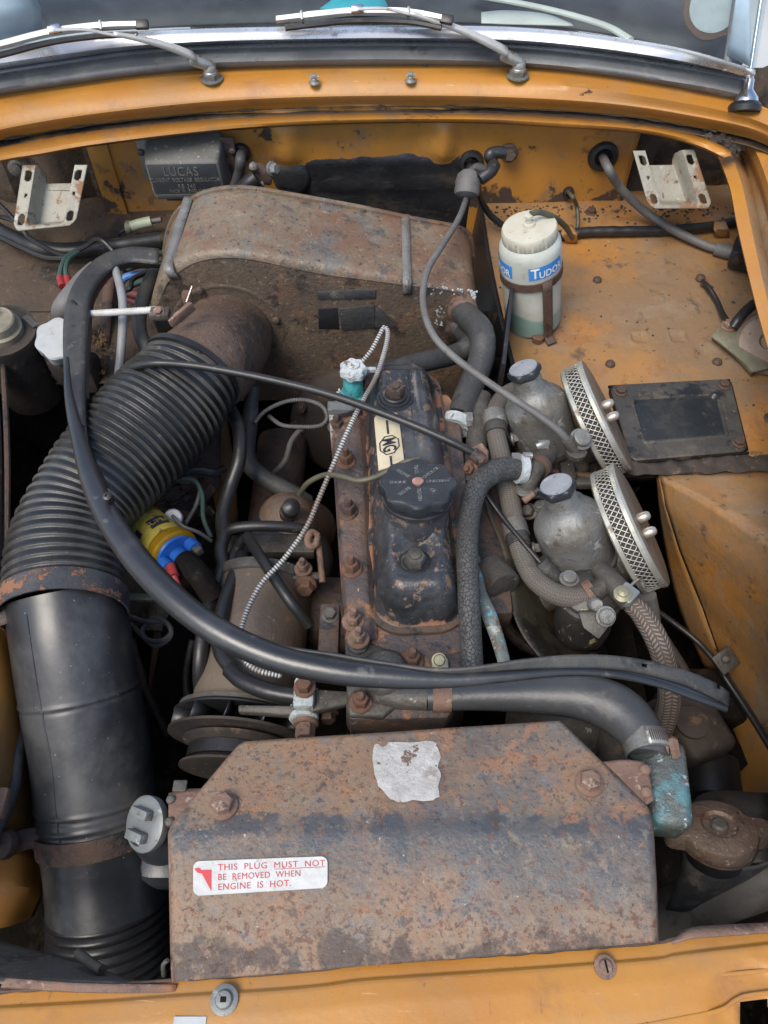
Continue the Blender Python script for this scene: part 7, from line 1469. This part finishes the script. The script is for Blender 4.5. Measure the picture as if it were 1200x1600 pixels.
m = MB(); m.lathe(U(1200, 545, -.11), Vector((-.35, -.35, .87)), [(.050, -.01), (.052, .0), (.050, .02), (.042, .028), (.015, .030), (.012, .026), (0, .026)], 44); hr.add('disc', m, M['filter_face'])
m = MB(); m.tube([(1145, 512, -.095), (1155, 498, -.085), (1172, 480, -.08), (1200, 462, -.08)], r=.008, seg=14); single('horn_wire', 'black and white taped wire rising from the brown horn', 'wire', m, M['rubber'])
t = Thing('earth_lead', 'short black earth lead screwed to the right shelf', 'wire'); m = MB(); m.tube([(1098, 440, -.110), (1108, 450, -.106), (1120, 470, -.110), (1130, 492, -.105), (1142, 508, -.095)], r=.0042, seg=10); t.add('lead', m, M['wire_black']); m = MB(); m.box(U(1104, 446, -.111), (.020, .008, .004), X=Vector((.6, -.6, 0)), Y=Vector((.6, .6, 0)), bev=.001); t.add('ring_terminal', m, M['alu_dirty'])
fastener(t, 'screw', shelf(1094, 436, .004), ZUP, .0078, .008, M['rust_dark'], 'screw')
m = MB(); m.box(U(1134, 1032, -.27), (.030, .028, .003), X=Vector((.8, .5, .2)), Y=Vector((-.4, .8, .4)), bev=.002); t = Thing('pipe_clip', 'small grey steel clip on the right inner wing', 'clip'); t.add('plate', m, M['alu_dirty']); fastener(t, 'rivet', U(1134, 1030, -.265), Vector((-.2, -.4, .9)), .006, .004, M['alu_dirty'], 'screw')
hose1('brake_pipe', 'thin dark pipe running down the right inner wing under the small clip', 'pipe', [(1020, 950, -.27), (1055, 975, -.28), (1090, 1003, -.285), (1118, 1035, -.285), (1135, 1062, -.30), (1180, 1130, -.30), (1240, 1230, -.28)], M['wire_black'], r=.0042, seg=10)
m = MB(); m.tube([(1012, 930, -.10), (1018, 960, -.13), (1022, 1000, -.18)], r=.010, seg=12); single('overflow_hose', 'short knobbly grey hose below the front air filter', 'hose', m, M['cable'])

# ================================================================== CAP AND TANK bottom right
tn_ = Thing('header_tank', 'black header tank with a rusty round pressure cap at the lower right', 'tank')
P = U(1122, 1302, -.13); axr = Vector((-.06, .50, .86)).normalized()
m = MB(); m.lathe(P, axr, [(.030, -.03), (.032, -.008), (.038, -.006)], 40); tn_.add('neck', m, M['blackpaint'])
xr_, yr_, zr_ = basis(axr, Vector((1, .05, 0)))
def ears(th, r_, h):
    c = max(abs(math.cos(th)) - .94, 0)/.06; return 1 + (.42*sstep(0, 1, c) if r_ > .0365 else 0)
m = MB(); m.lathe(P, axr, [(.033, -.012), (.0372, -.010), (.0378, .005), (.0368, .0085), (.033, .0108), (.018, .0125), (.016, .009), (.012, .0085), (0, .0085)], 96, ref=Vector((1, -.05, 0)), rfun=ears); cp2 = tn_.add('pressure_cap', m, mat('cap_rust', (.16, .115, .085), (.12, .085, .065), 30, [dict(c=(.13, .06, .035), s=20, lo=.54, hi=.64), dict(c=(.36, .31, .25), s=70, lo=.60, hi=.67), dict(c=(.04, .033, .03), s=60, lo=.60, hi=.67)], rough=.42, metal=.35, bump=(150, 1.0)), label='rusty round pressure cap with two ears')
m = MB(); m.lathe(P, axr, [(.0085, .008), (.0085, .0125), (.006, .0145), (0, .0145)], 20); tn_.add('rivet', m, M['alu_dirty'], parent=cp2)
m = MB(); m.sheet([[(1070, 1310, -.15), (1110, 1345, -.14), (1190, 1350, -.13), (1270, 1300, -.12)], [(1065, 1360, -.17), (1100, 1385, -.165), (1170, 1370, -.15), (1270, 1300, -.13)], [(1040, 1420, -.22), (1080, 1420, -.21), (1160, 1375, -.19), (1270, 1300, -.16)]], 24, 5, True); m.sheet([[(1060, 1290, -.15), (1100, 1240, -.17), (1200, 1240, -.17)], [(1068, 1312, -.15), (1110, 1346, -.14), (1200, 1348, -.13)]], 12, 3); tn_.add('tank_top', m, mat('tank_top_black', (.03, .03, .03), (.045, .043, .04), 8, [dict(c=(.10, .09, .075), s=10, lo=.54, hi=.68, r=.7), dict(c=(.015, .015, .016), s=8, lo=.56, hi=.64)], rough=.45, bump=(90, .5)), thick=.003)
m = MB(); m.tube([(1030, 1440, -.27, 40), (1110, 1402, -.22, 42), (1180, 1372, -.19, 46), (1270, 1325, -.16, 50)], seg=32); tn_.add('tank_body', m, mat('tank_brown', (.075, .066, .052), (.058, .05, .04), 8, [dict(c=(.12, .10, .08), s=14, lo=.54, hi=.68), dict(c=(.03, .025, .02), s=10, lo=.56, hi=.66)], rough=.5, bump=(60, .4)))
# grey castings behind the shroud
m = MB(); m.lathe(U(885, 1150, -.14), Vector((.3, -.75, .5)), [(.05, -.05), (.054, 0), (.048, .028), (.03, .040), (0, .043)], 40); single('fan_motor', 'round dull grey casting half hidden behind the shroud', 'casting', m, M['alu_dirty'])
m = MB(); m.box(U(965, 1170, -.12), (.05, .07, .06), bev=.015, seg=4); single('casting_boss', 'small dark grey casting beside the bend of the radiator hose', 'casting', m, M['grime'])

# ================================================================== LEFT SIDE: MASTER CYLINDERS, WIRES
mc = Thing('brake_master_cylinder', 'large dirty can shaped master cylinder with a pale cap at the left edge', 'master cylinder')
A = U(44, 594, -.12); B = U(2, 516, -.012); ax = (B-A).normalized(); h = (B-A).length
m = MB(); m.lathe(A, ax, [(.043, -.03), (.044, h*.9), (.046, h*.96), (.046, h), (.042, h), (.040, h*.97), (.0, h*.97)], 52); mc.add('can', m, M['grime'])
m = MB(); m.lathe(A, ax, [(.029, h*.96), (.029, h + .006), (.025, h + .008), (.024, h + .020), (.022, h+.022), (.020, h+.020), (0, h+.020)], 40); mc.add('cap', m, mat('dirty_cream_cap', (.20, .18, .125), (.13, .115, .08), 24, [dict(c=(.05, .04, .03), s=16, lo=.52, hi=.66)], rough=.55))
m = MB(); m.box(A + ax*(h*.985) + Vector((.035, .018, .002)), (.03, .009, .002), X=Vector((.7, -.7, 0)), Y=Vector((.7, .7, 0)), bev=0); mc.add('label', m, M['alu_dirty'])
cm = Thing('clutch_master_cylinder', 'dark master cylinder with a clean white lobed cap beside the seal strip', 'master cylinder')
A = U(112, 574, -.10); B = U(93, 528, -.020); ax = (B-A).normalized(); h = (B-A).length
m = MB(); m.lathe(A, ax, [(.026, -.02), (.030, 0), (.030, h*.55), (.027, h*.62), (.022, h*.7)], 36); m.box(U(130, 582, -.11), (.05, .05, .05), bev=.012); cm.add('body', m, M['alu_dirty'] if False else M['grime'])
m = MB(); m.lathe(A, ax, [(.026, h*.70), (.030, h*.74), (.032, h*.97), (.030, h), (.02, h), (0, h*1.0)], 84, rfun=lambda th, r_, hh: 1 + (.05*math.cos(7*th) if r_ > .0285 else 0)); cm.add('white_cap', m, M['white'])
m = MB(); m.lathe(U(88, 568, -.09), Vector((-.2, -.6, .7)), [(.020, -.004), (.024, 0), (.020, .004), (.014, .003)], 20); cm.add('spring_clip', m, M['blackpaint'])
hose1('grey_hose', 'short thick grey hose bend behind the seal strip on the left', 'hose', [(150, 420, -.03, 13), (130, 440, -.03, 15), (104, 475, -.04, 17), (98, 492, -.06, 17), (110, 512, -.09, 16)], M['cable'], seg=20)
hose1('grey_tube', 'pale grey tube running down between the seal strip and the ribbed hose', 'tube', [(172, 405, .0), (183, 430, -.005), (191, 465, -.01), (192, 500, -.02), (189, 550, -.04), (184, 600, -.07), (180, 640, -.10)], M['cable'] if False else mat('pale_grey_tube', (.23, .235, .24), (.17, .17, .17), 20, [dict(c=(.1, .09, .08), s=50, lo=.6, hi=.7)], rough=.5), r=.0062, seg=14)
hose1('vacuum_hose', 'black hose bowing down beside the left end of the heater box', 'hose', [(246, 420, -.06, 10), (232, 445, -.05, 11), (219, 485, -.05, 11), (219, 520, -.06, 11), (231, 545, -.07, 11), (245, 560, -.09, 11)], M['dusty'], seg=18)
hose1('flap_cable', 'white sheathed cable running left from the flap lever under the seal strip', 'cable', [(244, 484, .018), (215, 486, .012), (180, 488, .008), (135, 491, .002), (105, 495, -.01)], mat('pale_sheath', (.46, .46, .43), (.36, .35, .32), 30, [dict(c=(.2, .17, .13), s=60, lo=.6, hi=.68)], rough=.5), r=.0048, seg=12, n=300, rf=lambda t, s: 1 + .05*math.sin(s*1500))
m = MB(); m.sheet([[(163, 425, -.10), (180, 425, -.10)], [(158, 500, -.11), (174, 500, -.11)], [(154, 545, -.12), (170, 545, -.12)], [(146, 590, -.14), (160, 592, -.14)]], 3, 8); single('steel_stay', 'flat dark pitted steel stay standing behind the pale grey tube', 'stay', m, M['rust_dark'], thick=.003)
hose1('wire_loom', 'thick black taped wiring loom along the back of the left shelf', 'wires', [(-20, 350, -.10), (20, 372, -.095), (60, 388, -.095), (110, 392, -.095), (170, 386, -.10), (250, 375, -.105)], M['wire_black'], r=.0135, seg=16, n=100, rf=lambda t, s: 1 + .10*noise.noise(Vector((s*50, 2, 0))))
for i, (pts, mt, lab) in enumerate((
    ([(-20, 335, -.06), (20, 345, -.07), (50, 375, -.08), (95, 398, -.085), (120, 402, -.085)], 'wire_black', 'black wire looping below the left hinge bracket'),
    ([(-20, 360, -.07), (30, 385, -.075), (70, 402, -.08), (105, 404, -.08)], 'wire_black', 'lowest black wire of the bundle at the left edge'),
    ([(-20, 300, -.05), (10, 330, -.06), (30, 352, -.07), (45, 372, -.08)], 'wire_black', 'black wire coming from the left edge beside the hinge bracket'),
    ([(120, 392, -.08), (104, 402, -.075), (96, 418, -.075), (93, 435, -.08)], 'wire_green', 'green wire ending at the left red connector'),
    ([(122, 394, -.08), (108, 405, -.075), (103, 420, -.075), (104, 434, -.08)], 'wire_green', 'green wire ending at the right red connector'),
    ([(115, 394, -.08), (135, 384, -.075), (150, 374, -.07), (162, 378, -.07), (176, 392, -.08)], 'wire_black', 'black wire arching over the loom behind the seal strip'))):
    hose1('loose_wire', lab, 'wire', pts, M[mt], r=.0040, seg=8, group='loose wires on the left shelf')
for px, lab in ((95, 'left red plastic connector hanging from a green wire'), (106, 'right red plastic connector hanging from a green wire')):
    t = Thing('red_connector', lab, 'connector', 'red connectors on the left'); m = MB(); A = U(px - 1, 434, -.08); m.tube([A, U(px + 3, 448, -.082)], r=.0062, seg=10); t.add('sleeve', m, M['red']); m = MB(); m.tube([A, U(px - 2, 430, -.08)], r=.0045, seg=8); t.add('ferrule', m, M['alu_dirty'])
t = Thing('fuse_holder', 'pale green in-line plastic fuse holder lying on the left shelf', 'fuse holder')
m = MB(); m.tube([(204, 354, -.095, 8), (222, 349, -.093, 8), (236, 346, -.092, 8)], seg=16); t.add('barrel', m, mat('pale_green_plastic', (.33, .36, .25), (.26, .28, .19), 30, [dict(c=(.12, .1, .07), s=40, lo=.58, hi=.68)], rough=.5)); m = MB(); m.tube([(236, 346, -.092), (252, 343, -.09)], r=.0045, seg=10); t.add('pin', m, M['cable']); m = MB(); m.lathe(U(201, 355, -.097), RT, [(.010, -.004), (.012, 0), (.010, .005)], 14); t.add('flange', m, M['olive'])
hose1('loose_wire', 'thin dark wire curling round the fuse holder', 'wire', [(196, 358, -.10), (186, 366, -.105), (188, 378, -.105), (202, 381, -.11)], M['wire_black'], r=.003, seg=8)
for i, (pts, mt, r, lab) in enumerate((
    ([(250, 396, -.06), (232, 402, -.055), (212, 412, -.06), (200, 420, -.07)], 'wire_green', .005, 'green and black wires curving out from behind the heater box'),
    ([(252, 430, -.09), (225, 428, -.085), (200, 432, -.085), (190, 440, -.09)], 'wire_blue', .006, 'blue plastic wires in the gap left of the heater box'),
    ([(250, 440, -.095), (225, 440, -.09), (205, 446, -.09)], 'wire_green', .005, 'dark green wires below the blue ones left of the heater box'),
    ([(246, 462, -.10), (222, 462, -.095), (198, 458, -.095)], 'wire_red', .0065, 'pink-red wires in the gap left of the heater box'),
    ([(240, 480, -.11), (216, 474, -.105), (196, 466, -.105)], 'wire_red', .005, 'lower faded red wire left of the heater box'),
    ([(232, 424, -.07), (208, 436, -.065), (204, 450, -.065), (196, 454, -.07)], 'wire_black', .004, 'black wire hooking round the blue wires'),
    ([(252, 415, -.10), (220, 412, -.095), (190, 420, -.095)], 'wire_black', .008, 'black loom behind the pale grey tube'))):
    hose1('loom_wire', lab, 'wire', pts, M[mt], r=r, seg=10, group='wires left of the heater box')
m = MB(); m.lathe(UY(26, 262, .74), Vector((.1, -1, .2)), [(.013, 0), (.014, .003), (.009, .005), (.009, .009), (0, .010)], 18); single('wing_bolt', 'grey washer and bolt head at the left end of the bulkhead', 'bolt', m, M['alu_dirty'])
m = MB()
for i in range(70):
    p = U(lerp(145, 165, R_.random()), lerp(505, 585, R_.random()), -.115 + R_.uniform(0, .01)); q = R_.uniform(.003, .009)
    m.box(p, (q, q*.6, .0015), X=Vector((R_.uniform(-1, 1), R_.uniform(-1, 1), R_.uniform(-.5, .5))), Y=Vector((R_.uniform(-1, 1), R_.uniform(-1, 1), .3)), bev=0)
lf = m.build('leaf_litter', mat('dry_leaf', (.17, .10, .05), (.10, .06, .03), 60, rough=.8)); lf['kind'] = 'stuff'; lf['label'] = 'dry leaf litter beside the seal strip'

# ================================================================== DIM THINGS IN THE GAPS
gb = Thing('gearbox', 'dark oily gearbox bell housing deep in the gap behind the engine', 'gearbox')
m = MB(); m.lathe(U(560, 655, -.28), Vector((0, 1, -.15)), [(.09, -.03), (.115, -.02), (.115, .01), (.09, .06), (.06, .12)], 32); gb.add('bell_housing', m, M['grime'])
for k in range(7):
    th = rad(150 + 25*k); c = U(560, 655, -.28) + Vector((.106*math.cos(th), -.022, .106*math.sin(th))); fastener(gb, 'bolt', c, Vector((0, -1, .15)), .007, .010, M['rust_dark'], 'hex')
st_ = Thing('starter_motor', 'dusty dark starter motor lying low between the engine and the coil', 'starter motor')
m = MB(); m.tube([(442, 690, -.30), (425, 850, -.33)], r=.042, seg=28); st_.add('case', m, M['rust_dark']); m = MB(); m.lathe(U(425, 852, -.33), Vector((0, -1, -.1)), [(.044, 0), (.044, .008), (.03, .012), (.012, .02), (0, .022)], 24); st_.add('end_cap', m, M['alu_dirty'])
ps = Thing('steering_column', 'dusty steering column running down through the dark gap at left', 'steering column')
m = MB(); m.tube([(300, 640, -.25), (268, 900, -.36), (240, 1180, -.46)], r=.018, seg=18); ps.add('shaft', m, M['rust_dark']); m = MB(); m.lathe(U(262, 960, -.38), Vector((-.1, -.9, -.3)), [(.028, -.03), (.03, -.02), (.03, .02), (.028, .03)], 24); ps.add('clamp', m, M['alu_dirty'])
for pts, r, lab, mt in (([(205, 1000, -.30), (230, 1080, -.33), (262, 1150, -.36), (300, 1230, -.4)], .006, 'thin brake pipe in the dark gap beside the duct', 'rust_dark'),
    ([(300, 1000, -.25), (290, 1060, -.28), (298, 1130, -.3)], .0045, 'pale wire hanging down the gap left of the dynamo', 'alu_dirty'),
    ([(770, 930, -.2), (800, 990, -.22), (850, 1020, -.22), (930, 1030, -.24)], .009, 'oily pipe in the dark below the heat shield', 'rust_dark'),
    ([(840, 1130, -.2), (900, 1105, -.2), (975, 1120, -.22), (1050, 1090, -.25)], .008, 'dark pipe behind the radiator hose', 'grime'),
    ([(1040, 1000, -.28), (1075, 1060, -.3), (1090, 1130, -.32)], .007, 'dusty pipe in the shade below the front air filter', 'grime')):
    hose1('dark_pipe', lab, 'pipe', pts, M[mt], r=r, seg=10)
m = MB(); m.box(U(1080, 1130, -.30), (.07, .10, .05), X=Vector((.9, .3, 0)), Y=Vector((-.3, .9, 0)), bev=.012, seg=3); m.lathe(U(1080, 1130, -.275), ZUP, [(.022, 0), (.022, .006), (.012, .008), (0, .008)], 20); single('steering_rack_housing', 'dark grey cast housing in the shade at lower right', 'casting', m, M['grime'])
m = MB(); m.lathe(U(500, 960, -.22), Vector((-1, -.1, .2)), [(.05, -.05), (.05, .02), (.03, .04), (0, .04)], 28); single('fuel_pump', 'grimy round pump on the side of the engine block', 'pump', m, M['rust_dark'])
for t in THINGS: t.finish()
for t, d, lab in COPIES: t.copy(d, lab)
